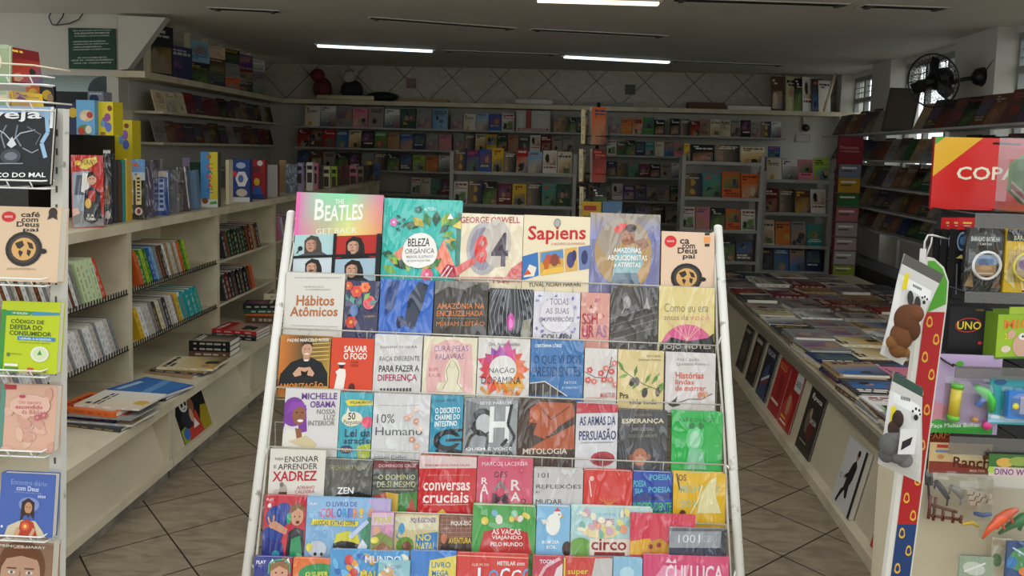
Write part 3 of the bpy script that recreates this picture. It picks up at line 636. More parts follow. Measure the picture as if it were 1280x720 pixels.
RB(1, 612, 667, 360, 362, '#2d2d33', 'black book with white contour lines around pink flame', [
   ('l', [(640-s*k*3.2, 362) if q == 0 else (640-s*k*3.2*(1+q*.25 if q < 3 else 2.1-q*.15), 362+q*11) for q in range(6)], .5, '#a8a8b0') for k in range(1, 8) for s in (1, -1)] + [('e', 640, 402, 4.5, 11, '#c03c98'), ('e', 640, 404, 2.5, 6, '#e078c0'), ('p', [(652, 425), (656, 400), (665, 398), (665, 425)], '#8d8a78')])
RB(1, 667.5, 726, 364, 366, '#cfcbd2', 'white book covered in blue scribbled leaves and thin title', [
   leaf(672+((i*37) % 50), 370+((i*23) % 54), 6, (i*67) % 360, ['#6a6aa8', '#8a8ab8', '#5a5f9a'][i % 3]) for i in range(34)] + [('e', 697, 393, 21, 22, '#d4d0d4'), T('TODAS', 688, 373, 711, 381, '#7a6a80'), T('AS SUAS', 683, 385, 712, 392, '#7a6a80'), T('(IM)PERFEIÇÕES', 675, 395, 718, 403, '#7a6a80', True), T('COLLEEN', 679, 417, 716, 424, '#4a4450', True)])
RB(1, 726.5, 763, 365, 367, '#cf9486', 'narrow salmon pink book with dark red letters', blobs(728, 368, 760, 420, 14, ['#d8a898', '#c0607a', '#e0b0a0'], 8) + [T('A', 737, 381, 742, 386, '#8a2a38', True), T('SSH', 728.5, 391, 748, 405, '#a82438', True), T('UR', 729, 406, 744, 421, '#a82438', True), T('AS', 746, 406, 760, 421, '#a0567c', True)])
RB(1, 763.5, 823.5, 357, 360, '#45423f', 'dark grey wrapped book with faint diagonal stripes', [('l', [(764, 425-9*i), (823, 408-9*i)], 1.3, '#6c6863') for i in range(4)] + [('e', 784, 378, 5, 8, '#8d8a88'), ('l', [(786, 372), (778, 392)], 1, '#a8a4a0'), ('p', [(805, 386), (809, 371), (813, 386)], '#9a9690')])
RB(1, 824, 894, 357.5, 360, '#d8c583', 'pale yellow book with pink half circle rising at foot', [T('Como eu era', 831, 379, 886, 390, '#8f7f5c'), T('antes de', 831, 393, 861, 400, '#8f7f5c'), T('você', 863, 393, 887, 400, '#d88a78'), ('e', 860, 434, 32, 29, '#d05a86'), ('r', 826, 427, 894, 440, '#2c2a2c'), ('p', [(830, 430), (840, 421), (860, 426), (885, 422), (893, 416), (893, 430)], '#2c2a2c'), T('JOJO MOYES', 830, 430, 890, 437, '#b8b4a8', True)] + [('l', [(860, 425), (860-30+12*i, 395)], .8, '#e8b0a8') for i in range(6)])
# ---- third row
RB(2, 351, 414.5, 418, 421.5, '#b07a34', 'amber book with clergyman in black making heart with hands', [
   ('g', 351, 416, 380, 490, ['#c8742c', '#6a5a3a', '#5a4a30', '#c87a34']), ('g', 380, 418, 415, 490, ['#8a7440', '#c8a24a', '#8a6a34', '#6a5634'])] + [('l', [(390, 425+5*i), (413, 424+5*i)], 1.2, '#d0b060') for i in range(6)] + [
   ('p', [(352, 480), (354, 466), (366, 452), (380, 447), (392, 447), (404, 453), (412, 466), (413, 482)], '#1e1f22'), ('r', 381, 440, 389, 450, '#b98a6c'), ('e', 385, 437, 6.6, 9, '#c2967a'), ('p', [(378, 434), (380, 428), (385, 426), (391, 428), (392, 434), (388, 430), (382, 430)], '#3c2c22'), ('e', 382.5, 436, .8, .6, '#2a1c16'), ('e', 387.5, 436, .8, .6, '#2a1c16'), ('e', 385, 442, 2.8, 1, '#e8dcd0'), ('r', 382.5, 449, 387.5, 451, '#e4e2de'),
   ('p', [(369, 466), (376, 458), (384, 459), (384, 464), (379, 463), (380, 468), (372, 470)], '#c79a7e'), ('p', [(396, 466), (390, 458), (383, 459), (384, 464), (388, 463), (387, 468), (394, 470)], '#c79a7e'), ('p', [(379, 462), (383.5, 465), (388, 462), (387, 466), (383.5, 470), (380, 466)], '#141416'),
   T('PADRE MARCELO ROSSI', 360, 423, 411, 427, '#e8e0d0', True), T('AMORIZAÇÃO', 353, 476, 408, 487, '#d8863a', True)], wrap=False)
RB(2, 415, 468.5, 422, 424, '#d04a30', 'vermilion book with white letters and small white figure', [T('SALVAR', 431, 432, 460, 440, '#f2e6dc', True), T('O FOGO', 431, 441, 460, 449, '#f2e6dc', True), T('ITAMAR', 440, 451, 450, 454, '#8a3020'), T('VIEIRA', 440, 455, 450, 458, '#8a3020'), ('p', [(421, 486), (424, 468), (422, 464), (427, 460), (434, 461), (435, 468), (433, 486)], '#e8ddd4'), ('e', 429, 456, 3, 4.5, '#3a2620'), ('e', 429, 454, 5, 1.6, '#e8ddd4'), ('e', 443, 484, 4, 6, '#5a2620')], wrap=False)
RB(2, 469, 529, 417, 420, '#cbc8c4', 'white book with black words and one magenta line, third row', [T('FABIANE OLIVEIRA', 477, 432, 522, 435, '#6a6a6c'), T('FAÇA DIFERENTE', 476.5, 445, 526, 452, '#5c5c5e'), T('PARA FAZER A', 476, 456, 526, 464, '#2e2e30', True), T('DIFERENÇA', 475, 467, 524, 477, '#a0204c', True)] + [('r', 479+4*i, 484, 481.5+4*i, 488, '#3a3a3c') for i in range(10)])
RB(2, 530, 597.5, 420, 423, '#d9d0b4', 'pink book with cream border and line-drawn seated figure', [('e', 564, 458, 29, 34, '#d8a8a4'), ('p', [(535, 460), (540, 430), (590, 430), (594, 490), (536, 490)], '#d8a8a4'), T('CURA PELAS', 543, 432, 586, 439, '#6a5a80'), T('PALAVRAS', 546, 442, 581, 449, '#6a5a80'), T('RUPI', 538.5, 459, 549, 463.5, '#b8606a'), T('KAUR', 538.5, 466, 553, 470.5, '#b8606a'),
   ('e', 568, 467, 10, 20, '#d9d0b4'), ('p', [(548, 488), (551, 477), (566, 476), (580, 480), (582, 490)], '#d9d0b4'), ('l', [(565, 451), (560, 462), (562, 474), (556, 486)], .8, '#8a8268'), ('l', [(570, 452), (576, 464), (574, 478), (580, 486)], .8, '#8a8268'), ('e', 567, 455, 3.6, 5, '#c9bfa0'), ('e', 567, 455, 2.6, 4, '#d9d0b4')])
splash = [leaf(630, 461, 37-6*(a % 2), a*40, c, .27) for a, c in enumerate(['#d8603a', '#d85a4a', '#c85a9a', '#8a4a9a', '#c8305a', '#c83038', '#d8503a', '#d8903c', '#d8a03c'])] + [leaf(630, 461, 30, a*40+20, c, .3) for a, c in enumerate(['#d8704a', '#d0508a', '#a04a9a', '#b83a7a', '#c83048', '#d0403a', '#d8803c', '#d89a3c', '#d8783c'])]
RB(2, 598, 663.5, 422, 424, '#cfcac4', 'white book with bursting red, purple and orange petals', splash + [('e', 630, 461, 17, 17, '#d6d2cc'), T('Dra. Anna Lembke', 612, 428, 650, 432, '#6a6a70'), T('NAÇÃO', 613, 458, 645, 467, '#34303a'), T('DOPAMINA', 604, 470, 653, 479, '#34303a')] + blobs(600, 484, 662, 492, 9, ['#c8843c', '#d8a25a', '#c86a3c'], 6))
RB(2, 664, 730.5, 424, 427, '#3f72a8', 'mid blue book with dark blue capitals above building corner', [T('CRISTIANA LÔBO', 669, 429, 702, 434, '#e0e6ea', True), T('O QUE VI DOS', 668, 444, 727, 456, '#1d3a6a'), T('PRESIDENTES', 668, 458, 727, 470, '#1d3a6a'), ('p', [(664, 493), (664, 478), (683, 476), (709, 493)], '#3a3634'), ('l', [(664, 478), (683, 476), (711, 494)], 1.2, '#d4d0c8')] + [('l', [(672+9*i, 478+i), (672+9*i, 496)], 1.1, '#a8a498') for i in range(4)] + [T('FATOS', 707, 476, 722, 479, '#d4dce4'), T('E VERSÕES', 705, 482, 724, 485, '#d4dce4')])
RB(2, 731, 772, 435, 437, '#cfc9c3', 'narrow white book with red cherry blossom twigs', [('l', [(731, 464), (745, 471), (760, 472)], .9, '#4a3430'), ('l', [(772, 452), (762, 460), (758, 474)], 1.2, '#4a3430'), ('l', [(762, 460), (765, 446)], .8, '#4a3430')] + [q for i, (x, y) in enumerate([(738, 462), (744, 476), (752, 466), (758, 460), (765, 464), (768, 454), (756, 474), (764, 474), (736, 474), (770, 480)]) for q in flower(x, y, 3.6, '#d07a70' if i % 2 else '#c8504c', '#e8c8b8', 5)] + [T('MAKTUB', 752, 490, 770, 496, '#c05a5a', True), ('r', 735, 495, 751, 497, '#c8a8a0')])
RB(2, 772.5, 830.5, 437, 439, '#d4c08a', 'straw yellow book with olive branch and dark olives', [('l', [(776, 460), (790, 470), (806, 480), (822, 486)], 1, '#5a6a34')] + [leaf(781+6.5*i, 463+4*i, 15, [125, 200, 80, 230, 60, 205, 40, 70][i], ['#5f8a3a', '#7aa04a', '#4a7a34', '#6a9440'][i % 4], .14) for i in range(8)] + [leaf(815, 480, 18, 55, '#5f8a3a', .13), ('e', 791, 477, 3.2, 5.5, '#4a4440', 15), ('e', 797, 476, 3, 5.5, '#5a5048', -10), ('e', 807, 490, 3.4, 6, '#3c3438', 10), ('e', 823, 489, 3, 5.5, '#5a5040'), T('Ana Claudia', 808, 443, 826, 446, '#6a6044'), T('Quintana Arantes', 798, 448, 826, 451, '#6a6044'), T('Pra', 776, 490, 787, 497, '#4a4434', True), T('vida toda', 788, 498, 822, 504, '#4a4434')])
RB(2, 832, 895, 440, 442, '#cfc6c3', 'pinkish white book with coral title and two small birds', [T('Ana Claudia', 846, 447, 874, 451, '#8a8480'), T('Quintana Arantes', 846, 453, 886, 457, '#8a8480'), T('Histórias', 845, 465, 880, 473, '#c8604a', True), T('lindas', 845, 474, 868, 480, '#c8604a', True), T('de morrer', 845, 481, 883, 488, '#c8604a', True), ('l', [(838, 506), (862, 498), (878, 498), (891, 491)], .9, '#4a3a34'), ('e', 876, 493, 3, 4, '#c87a5a', 20), ('e', 882, 492, 3, 4, '#c8906a', -20), ('p', [(836, 504), (842, 500), (848, 494), (846, 502), (852, 505), (842, 508)], '#2a2826')])
# ---- fourth row
RB(3, 357, 426, 485, 488, '#cfcbc8', 'white book with smiling purple-haired woman in white blouse', [('e', 369, 514, 15, 18, '#7a3f94'), ('p', [(355, 505), (384, 506), (387, 538), (378, 540), (374, 524), (360, 526), (356, 536)], '#7a3f94'), ('p', [(353, 560), (355, 540), (364, 534), (384, 540), (392, 560)], '#d8d2c6'), ('p', [(372, 534), (380, 535), (383, 558), (376, 552)], '#8a5a40'), ('e', 376, 518, 8.4, 12, '#8f5c44'), ('p', [(360, 516), (366, 502), (380, 502), (386, 512), (376, 507), (368, 513)], '#8a48a4'), ('e', 373, 515, 1.1, .8, '#1c1210'), ('e', 380, 515, 1.1, .8, '#1c1210'), ('e', 378, 525, 3.6, 1.6, '#f0e8e2'), ('l', [(377, 517), (378.5, 521)], .7, '#74442f'),
   T('MICHELLE', 378, 491, 422, 499, '#6a3f8a', True), T('OBAMA', 389, 501, 421, 509, '#6a3f8a', True), T('NOSSA', 398, 511, 421, 517, '#6a6a62'), T('LUZ', 407, 518, 421, 524, '#6a6a62'), T('INTERIOR', 388, 525, 421, 531, '#6a6a62'), ('p', [(365, 550), (386, 543), (400, 553), (396, 562)], '#c8b890')], wrap=False)
RB(3, 426, 467, 490, 492, '#3fa0ae', 'turquoise book with speech balloon, dark words and yellow stripe', [('p', [(432, 501), (438, 499), (467, 501), (467, 506), (436, 507)], '#d8c83c'), T('WILLIAM SANCHES', 438, 501, 466, 504.5, '#3a3a3a', True), ('e', 442, 523, 13, 9, '#dfd8c0'), ('p', [(434, 516), (436, 508), (440, 516)], '#dfd8c0'), T('50', 437, 515, 446, 524, '#2e2e34', True), T('Perguntas', 432, 524, 453, 531, '#2e2e34'), ('e', 461, 527, 7, 7, '#d84a6a'), T('Lei da', 434, 535, 466, 545, '#1f3f5a', True), T('atração', 433, 546, 467, 555, '#1f3f5a', True), ('e', 437, 560, 8, 5, '#2a3870'), T('PARA', 431, 558, 443, 563, '#e0a03c', True), ('p', [(450, 556), (467, 553), (467, 570), (452, 572)], '#a8b83c')])
RB(3, 467.5, 539, 491, 494, '#c9c8c8', 'white book with thin serif words and pale flower figure', [('l', [(474, 506), (500, 507)], .6, '#9a9a9a'), ('l', [(503, 507), (524, 506)], .6, '#9a9a9a'), T('10%', 473, 517, 495, 528, '#4a4a4c'), T('Humano', 472, 533, 530, 543, '#4a4a4c')] + [q for i, (x, y) in enumerate([(514, 520), (520, 512), (522, 526), (510, 522), (527, 535), (518, 548), (524, 556)]) for q in flower(x, y, 3.6, ['#d8a890', '#e0c0b0', '#c88a70'][i % 3], '#e8d8c8', 5)] + [T('Alanna Collen', 471, 567, 512, 571, '#6a6a6a')])
RB(3, 539.5, 580, 493, 496, '#2f8aa6', 'teal book with white condensed words and dark looping tube', [T('GIULIA ENDERS', 545, 499, 570, 502, '#1c3a50'), T('O DISCRETO', 545, 509, 576, 516, '#e8ece8', True), T('CHARME DO', 545, 517.5, 576, 524, '#e8ece8', True), T('INTESTINO', 545, 525.5, 573, 532, '#e8ece8', True), ('e', 561, 549, 17, 13, '#23282e'), ('e', 563, 549, 11, 7, '#2f8aa6'), ('r', 560, 545, 580, 553, '#2f8aa6'), ('l', [(563, 537), (580, 537)], 3, '#23282e'), ('l', [(560, 549), (580, 549)], 3.5, '#23282e'), ('p', [(548, 560), (565, 558), (580, 562), (580, 575), (549, 570)], '#1e2329')])
RB(3, 581, 648, 497, 500, '#8f9193', 'silver foil book with white and black twisted strokes', [('p', [(583, 500), (600, 505), (594, 530), (584, 545)], '#6c6e70'), ('e', 604, 527, 15, 17, '#2b2c2e'), ('e', 606, 529, 10, 12, '#b4b6b8'), ('l', [(585, 560), (590, 545), (600, 537), (612, 545), (610, 560)], 3.5, '#2b2c2e'), T('H', 613, 508, 638, 552, '#dcdcda', True), ('l', [(640, 505), (636, 530), (645, 545), (638, 562)], 3.5, '#26272a'), ('l', [(629, 556), (636, 548)], 4, '#26272a'), T('SETE PASSOS', 600, 502, 640, 505.5, '#dcdcda', True), T('QUEM É VOCÊ', 585, 557, 642, 562, '#e4e4e2', True), T('TERAPIA', 600, 563, 645, 568, '#2b2c2e', True)])
RB(3, 649, 720, 498, 501, '#4a3c36', 'dark book with rust orange classical figures in wrap', [('p', [(663, 510), (675, 502), (716, 504), (719, 520), (700, 532), (684, 548), (668, 542), (672, 528), (662, 528)], '#a8583a'), ('p', [(690, 545), (719, 530), (720, 560), (660, 562), (676, 552)], '#a8583a'), ('l', [(676, 510), (690, 524), (712, 508)], 1.1, '#4a3428'), ('l', [(684, 546), (700, 536), (718, 528)], 1.1, '#4a3428'), ('e', 671, 518, 5, 7, '#bb6a48'), T('MITOLOGIA', 656, 559, 711, 566, '#cfc2b0', True)])
RB(3, 720.5, 773, 503, 506, '#c9c7c9', 'white book with red top band and navy condensed letters', [('r', 720, 502, 773, 516, '#b43440'), T('AS ARMAS DA', 725, 520, 770, 531, '#35386a', True), T('PERSUASÃO', 725, 535, 771, 549, '#35386a', True), ('l', [(728, 552), (768, 552)], 1, '#7a7a88'), ('e', 755, 572, 15, 9, '#a83440'), ('p', [(740, 575), (755, 565), (770, 575), (755, 580)], '#8a2634')])
RB(3, 773.5, 835, 511, 514, '#47474a', 'charcoal book with pale title and small ape below', [T('O LIVRO DA', 794, 517, 815, 520, '#9a8a70'), T('ESPERANÇA', 778, 523, 830, 530, '#d8ceb0', True), T('JANE GOODALL', 790, 534, 818, 539, '#a8a298'), T('DOUGLAS ABRAMS', 787, 542, 822, 546, '#8f8a82'), ('e', 801, 570, 9, 11, '#a86a50'), ('e', 801, 573, 6, 6, '#c08a70'), ('e', 798, 568, .9, .8, '#221614'), ('e', 804, 568, .9, .8, '#221614'), ('e', 790, 570, 3, 4, '#8a5644'), ('e', 812, 570, 3, 4, '#8a5644')])
RB(3, 840, 903.5, 513, 516, '#2aa84c', 'bright green wrapped book, right end of fourth row', [T('A FÉ E O LUXO', 848, 521, 893, 527, '#1c7a36', True), ('e', 869, 548, 11, 15, '#5fc07a'), ('e', 869, 549, 7, 11, '#8fc8a0'), ('p', [(858, 585), (862, 560), (878, 560), (884, 585)], '#78b890'), ('e', 865, 532, 4, 4, '#1c7a36'), ('e', 876, 532, 4, 4, '#1c7a36')])
# ---- fifth row
RB(4, 338, 408, 560, 564, '#d2ccc2', 'ivory book with black and red words and chess pieces', [T('PARA', 345, 571, 355, 574.5, '#5a5450'), T('ENSINAR', 357, 570, 399, 577, '#3a3634'), T('E', 344, 580, 347, 584, '#5a5450'), T('APRENDER', 349, 579, 398, 586, '#3a3634'), T('XADREZ', 343, 588, 398, 600, '#b02a3a', True), T('ADRIANO', 374, 606, 396, 610, '#b0505a'), T('CALDEIRA', 372, 611, 396, 615, '#b0505a'), ('e', 357, 612, 5, 9, '#a89e90'), ('e', 349, 616, 4, 7, '#bdb4a6'), ('e', 355, 604, 2.5, 3, '#7a6e66'), ('r', 352, 613, 362, 625, '#4a3c38')], wrap=False)
RB(4, 407, 466.5, 573, 576, '#57564f', 'grey-black book with lone white word and pale author line', [T('THICH NHAT HANH', 411, 581, 459, 587, '#9c9268'), ('p', [(407, 622), (420, 618), (450, 614), (466, 618), (466, 640), (407, 640)], '#1c1c1e'), T('ZEN', 424, 608, 444, 616, '#e8e6e0', True), T('E A ARTE', 428, 619, 440, 622, '#d8d6d0')])
RB(4, 467, 524, 575, 577, '#4c5048', 'dark green book with striped colours low on cover', [('r', 467, 576, 524, 586, '#6a2830'), T('DOMINGOS CRUZ', 474, 580, 521, 584, '#c8a0a0', True), T('O DOMÍNIO', 474, 591, 520, 599, '#c8c49a'), T('DE SI MESMO', 473, 601, 521, 608, '#c8c49a'), ('p', [(466, 620), (484, 614), (492, 640), (466, 640)], '#b0442c'), ('p', [(484, 614), (500, 616), (500, 640), (492, 640)], '#c8a03c'), ('p', [(500, 616), (524, 613), (524, 640), (500, 640)], '#3f7a3a'), ('p', [(510, 640), (517, 620), (524, 640)], '#a83a2c'), ('l', [(476, 611), (518, 611)], .7, '#b8b49a')])
RB(4, 524.5, 596.5, 569, 572, '#be2329', 'red book with white top band and white lower-case title', [('r', 524, 568, 597, 585, '#cfb8b4'), T('FERRAMENTAS PARA FALAR', 532, 580, 588, 582.5, '#b0404a', True), T('conversas', 531, 602, 589, 612, '#ead6d0', True), T('cruciais', 531, 614, 588, 627, '#ead6d0', True), ('l', [(532, 629), (588, 629)], .6, '#e0b0a8'), T('Segunda edição', 548, 627.6, 571, 630.5, '#e0b0a8'), ('p', [(548, 640), (556, 634), (562, 640)], '#d8b03c'), T('MAIS DE 4 MILHÕES', 536, 592, 588, 594, '#d89a92')])
RB(4, 597, 667, 571, 574, '#c25068', 'raspberry pink book with big rotated white and grey letters', [T('MARCOS LACERDA', 603, 577, 660, 582, '#e8c8cc'), T('DES', 619, 589, 635, 596, '#5a2a38'), T('A', 618, 600, 636, 612, '#7a7a7c', True), T('M', 617, 615, 637, 629, '#5a3a44', True), T('L', 602, 616, 611, 630, '#e4d0d0', True), T('A', 602, 604, 612, 616, '#e4d0d0', True), T('R', 603, 596, 611, 604, '#e4d0d0', True), T('A', 640, 614, 652, 625, '#d8ccca', True), T('R', 640, 599, 652, 612, '#d8ccca', True), ('e', 656, 625, 3, 3, '#5a2a38'), ('e', 656, 625, 2, 2, '#c25068')])
RB(4, 667.5, 729.5, 585, 587, '#b9b6b4', 'pale grey wrapped book with black serif words, fifth row', [T('101', 673, 591, 686, 597, '#57524e'), T('REFLEXÕES', 671, 604, 727, 610, '#45403c'), T('P/', 671, 613, 676, 616, '#57524e'), T('MUDAR', 671, 623, 704, 629, '#45403c'), T('SUA MENTE', 671, 632, 712, 637, '#45403c')])
RB(4, 730, 791, 587, 589, '#c63a34', 'red wrapped book without visible title, fifth row', [('l', [(737, 600), (740, 620)], 1.4, '#e8c4bc'), ('e', 740, 598, 3, 3, '#e0b0a8'), ('e', 762, 632, 12, 7, '#a8302a'), ('e', 762, 632, 9, 5, '#c0522e')] + [('l', [(762, 630), (750+5*i, 622)], .8, '#d8803c') for i in range(6)])
RB(4, 791.5, 841, 589, 591, '#26469c', 'royal blue book repeating turquoise words over green waves', [T('POESIA', 812, 593, 838, 600, '#4fb0c0', True), T('POESIA', 792, 600, 808, 608, '#4fb0c0', True), T('POESIA', 811, 608, 839, 615, '#4fb0c0', True), T('SIA', 794, 610, 805, 616, '#4fb0c0', True), ('p', [(791, 620), (805, 614), (820, 620), (841, 614), (841, 622), (791, 626)], '#1c2f74'), T('INDEPENDENTE', 792, 627, 840, 637, '#3fae62', True), ('r', 791, 638, 841, 644, '#2f8a4c')])
RB(4, 841.5, 907.5, 590, 592, '#d8ac28', 'mustard yellow book with pale blue capitals and white shapes', [T('OS', 848, 593, 858, 601, '#6a5a3a', True), T('MELHORES', 850, 606, 900, 615, '#a8b48c', True), T('DO MUNDO', 852, 624, 898, 633, '#a8b48c', True), ('p', [(872, 640), (876, 618), (888, 600), (896, 596), (894, 616), (902, 640)], '#d9cf9a'), ('l', [(846, 592), (850, 612)], 1.6, '#4a3a2c'), ('e', 854, 641, 4, 5, '#4a3a2c'), ('l', [(864, 640), (873, 624), (878, 606)], 1.6, '#e8dca0')])
# ---- sixth row
RB(5, 331, 384, 618, 621, '#b82c3a', 'red and blue book with cheering young man in green apron', [('e', 349, 645, 15, 14, '#243f8c'), ('e', 342, 668, 14, 12, '#243f8c'), ('e', 356, 634, 8, 6, '#243f8c'), ('p', [(331, 694), (331, 668), (356, 676), (360, 694)], '#26307a'), ('p', [(361, 694), (363, 664), (372, 658), (382, 662), (384, 694)], '#2b2c34'), ('p', [(366, 694), (367, 672), (378, 668), (382, 694)], '#2a8a58'), ('p', [(341, 652), (347, 650), (362, 660), (360, 667), (345, 660)], '#c28a70'), ('l', [(340, 652), (337, 645)], 2.4, '#c28a70'), ('l', [(344, 651), (344, 643)], 2.4, '#c28a70'), ('e', 343, 655, 4.5, 4, '#c28a70'), ('e', 373, 645, 8, 11, '#c8967a'), ('p', [(364, 642), (365, 632), (372, 629), (381, 632), (382, 640), (374, 635)], '#7a5a34'), ('e', 363, 647, 3, 7, '#2a9a6a'), ('e', 370, 645, 1, .8, '#201512'), ('e', 376, 645, 1, .8, '#201512'), ('e', 374, 652, 2.4, 2, '#6a2420'), T('PLAY', 334, 622, 343, 625, '#ead8d8', True), ('e', 349, 690, 5, 5, '#2f8a9a'), ('e', 338, 631, 2.4, 2.6, '#e0d0d0')], t=.014)
RB(5, 384, 489, 621, 624, '#7ea8cc', 'wide sky blue colouring book with multicoloured title letters', [('r', 384, 622, 489, 640, '#88b0d4'), ('p', [(460, 622), (489, 622), (489, 648), (470, 644)], '#b0a0c8'), T('O LIVRO DE', 408, 627, 447, 633, '#4a5a9a', True)] + [T(ch, 401.5+6.9*i, 635, 407.5+6.9*i, 646, c, True) for i, (ch, c) in enumerate(zip('COLORIR!', ['#d84a9a', '#d8483c', '#d0489c', '#3f5ab0', '#4a9ad0', '#3f5ab0', '#e0803c', '#d8b83c']))] + [('p', [(390, 655), (393, 648), (450, 651), (448, 657)], '#d8c83c'), T('LUCCAS: EXTRAS COPA', 395, 650, 446, 655.5, '#3a4a7a', True), ('p', [(420, 695), (424, 674), (452, 676), (452, 695)], '#d0a07a'), ('p', [(420, 678), (423, 666), (436, 662), (450, 666), (453, 678), (436, 674)], '#c9c23c'), ('p', [(418, 690), (420, 677), (430, 674), (445, 676), (455, 680), (453, 692), (448, 684), (424, 682)], '#33302c'), ('e', 428, 686, 2.2, 2.2, '#f0ece4'), ('e', 442, 686, 2.2, 2.2, '#f0ece4'), ('e', 428, 686, 1, 1, '#1c1410'), ('e', 442, 686, 1, 1, '#1c1410'), ('e', 400, 684, 12, 10, '#b8bec8'), ('e', 390, 682, 4, 5, '#d8c848'), ('e', 398, 690, 2, 2, '#2c2c34'), ('e', 406, 690, 2, 2, '#2c2c34'), ('e', 465, 640, 4, 6, '#c89a80'), ('p', [(452, 664), (462, 646), (470, 648), (474, 668), (468, 690), (460, 690)], '#4a8a6a'), ('p', [(438, 668), (460, 648), (463, 652), (442, 672)], '#b8c4e0'), T('PLAY', 388.5, 628, 398, 631, '#e8eaf0', True), ('p', [(446, 690), (456, 672), (462, 680), (460, 694)], '#d8dae0')], t=.012, fwd=.001)
RB(5, 464.5, 493, 640, 641, '#b98aa8', 'tiny pink and green booklet over the sky blue one', [('r', 465, 641, 493, 656, '#d0b0c0'), T('PIQUE', 468, 646, 490, 654, '#b0b83c', True), ('e', 472, 663, 5, 6, '#c89a80'), ('e', 486, 661, 4, 6, '#d08ab0'), ('p', [(464, 690), (466, 670), (478, 664), (493, 672), (493, 690)], '#7a8a4a'), ('e', 470, 674, 5, 4, '#d8c848'), ('p', [(466, 685), (480, 676), (492, 684), (480, 690)], '#8a5a3c')], t=.01, fwd=.013)
RB(5, 493.5, 549.5, 643, 645, '#c9b98a', 'pale yellow booklet with blue-yellow lettering and green creature', [('r', 494, 644, 548, 662, '#cfc8a8'), T('PIQUE-ESCONDE', 514, 647, 545, 654, '#6a4a8a', True), ('e', 503, 660, 4, 7, '#5a9ac0'), ('l', [(500, 660), (497, 670), (505, 674)], 1.4, '#4a8ab0'), ('e', 508, 680, 11, 10, '#5f8a34'), ('e', 510, 682, 6, 7, '#7a4a34'), ('p', [(521, 690), (521, 668), (548, 664), (548, 690)], '#3f7ab0'), T('NO', 523, 667, 540, 675, '#d8c43c', True), T('NATAL', 522, 677, 546, 687, '#d8c43c', True)], t=.012, fwd=.001)
RB(5, 550, 591, 645, 646.5, '#7a5040', 'brown checked booklet with white and yellow lettering', [('l', [(550, 650+5*i), (591, 650+5*i)], .6, '#a88070') for i in range(7)] + [('l', [(553+6*i, 645), (553+6*i, 668)], .6, '#a88070') for i in range(7)] + [T('PIQUE-ESC', 564, 651, 589, 657, '#e8ddd4', True), ('p', [(551, 688), (556, 674), (590, 670), (591, 688)], '#3f3028'), T('AVENTURA', 562, 671, 590, 678, '#d8b43c', True), ('e', 556, 672, 4, 6, '#b06a4a')], t=.012, fwd=.001)
RB(5, 591, 670.5, 631, 633, '#4f9a50', 'green wrapped children\'s book with red hill and farm animals', [('p', [(591, 690), (600, 660), (630, 668), (670, 664), (670, 690)], '#4f9a50'), ('p', [(600, 690), (606, 664), (630, 658), (660, 664), (667, 690)], '#b83a38'), T('AS VACAS', 616, 660, 652, 667, '#e8d8d4', True), T('VIAJANDO', 616, 668, 654, 674, '#e8d8d4', True), T('PELO MUNDO', 615, 676, 655, 681, '#e8d8d4', True)] + blobs(600, 640, 664, 655, 9, ['#d8d4c4', '#8ac0a0', '#d8c45a', '#7aa8c8', '#d89a7a'], 14, (3, 6)))
RB(5, 671, 713.5, 632, 633.5, '#7aaed0', 'light blue narrow children\'s book with white hen, sixth row', [('e', 692, 655, 9, 13, '#e2e0d8'), ('e', 697, 643, 5, 6, '#e2e0d8'), ('p', [(693, 639), (697, 634), (701, 639)], '#c83c3c'), ('p', [(702, 643), (706, 645), (702, 647)], '#d8a03c'), ('e', 699, 643, .9, .9, '#1a1a1a'), ('p', [(680, 655), (676, 648), (688, 650)], '#d4d2c8'), T('BOM DIA', 679, 674, 700, 678, '#e8eef0', True), T('SOL', 684, 680, 697, 684, '#e8eef0', True), ('e', 710, 684, 6, 9, '#3a2824')])
RB(5, 714, 816, 633, 635, '#a8c8c8', 'pale aqua children\'s book with rounded dark red title', [T('QUE TAL UM', 747, 641, 782, 645, '#8ab0c8', True), T('NOITE', 742, 648, 768, 655, '#c87a9a', True), ('e', 752, 663, 24, 9, '#d8c89a')] + blobs(724, 640, 812, 668, 22, ['#d8d08a', '#d89a7a', '#7ab0a0', '#e0d8c0', '#c8a0b0'], 33, (3, 6)) + [('e', 727, 683, 14, 12, '#6a9a4a'), ('r', 738, 672, 800, 692, '#d4c8b8'), T('circo', 740, 672, 784, 686, '#8a2f34', True), ('r', 744, 688, 782, 692, '#8a2f34')])
RB(5, 788, 869.5, 641.5, 643, '#c83e52', 'crimson and yellow wrapped book leaning before the aqua one', [('p', [(788, 692), (788, 676), (812, 672), (830, 692)], '#d2a23c'), ('p', [(807, 692), (812, 676), (826, 672), (838, 680), (836, 692)], '#b8842c'), ('e', 814, 682, 3, 3, '#8a2f24'), ('e', 824, 680, 3, 3, '#8a2f24')], fwd=.008, t=.006)
RB(5, 836.5, 908.5, 659, 661, '#8e9298', 'grey wrapped book with faint white number on navy foot', [('r', 836, 660, 909, 664, '#5a5d62'), ('r', 836, 684, 909, 800, '#23263f'), T('1001', 848, 668, 875, 678, '#d0d4d8'), T('IDEIAS', 878, 669, 896, 677, '#b0b4ba'), ('p', [(902, 664), (909, 662), (909, 690), (900, 690)], '#33353f')], fwd=.016, t=.006)
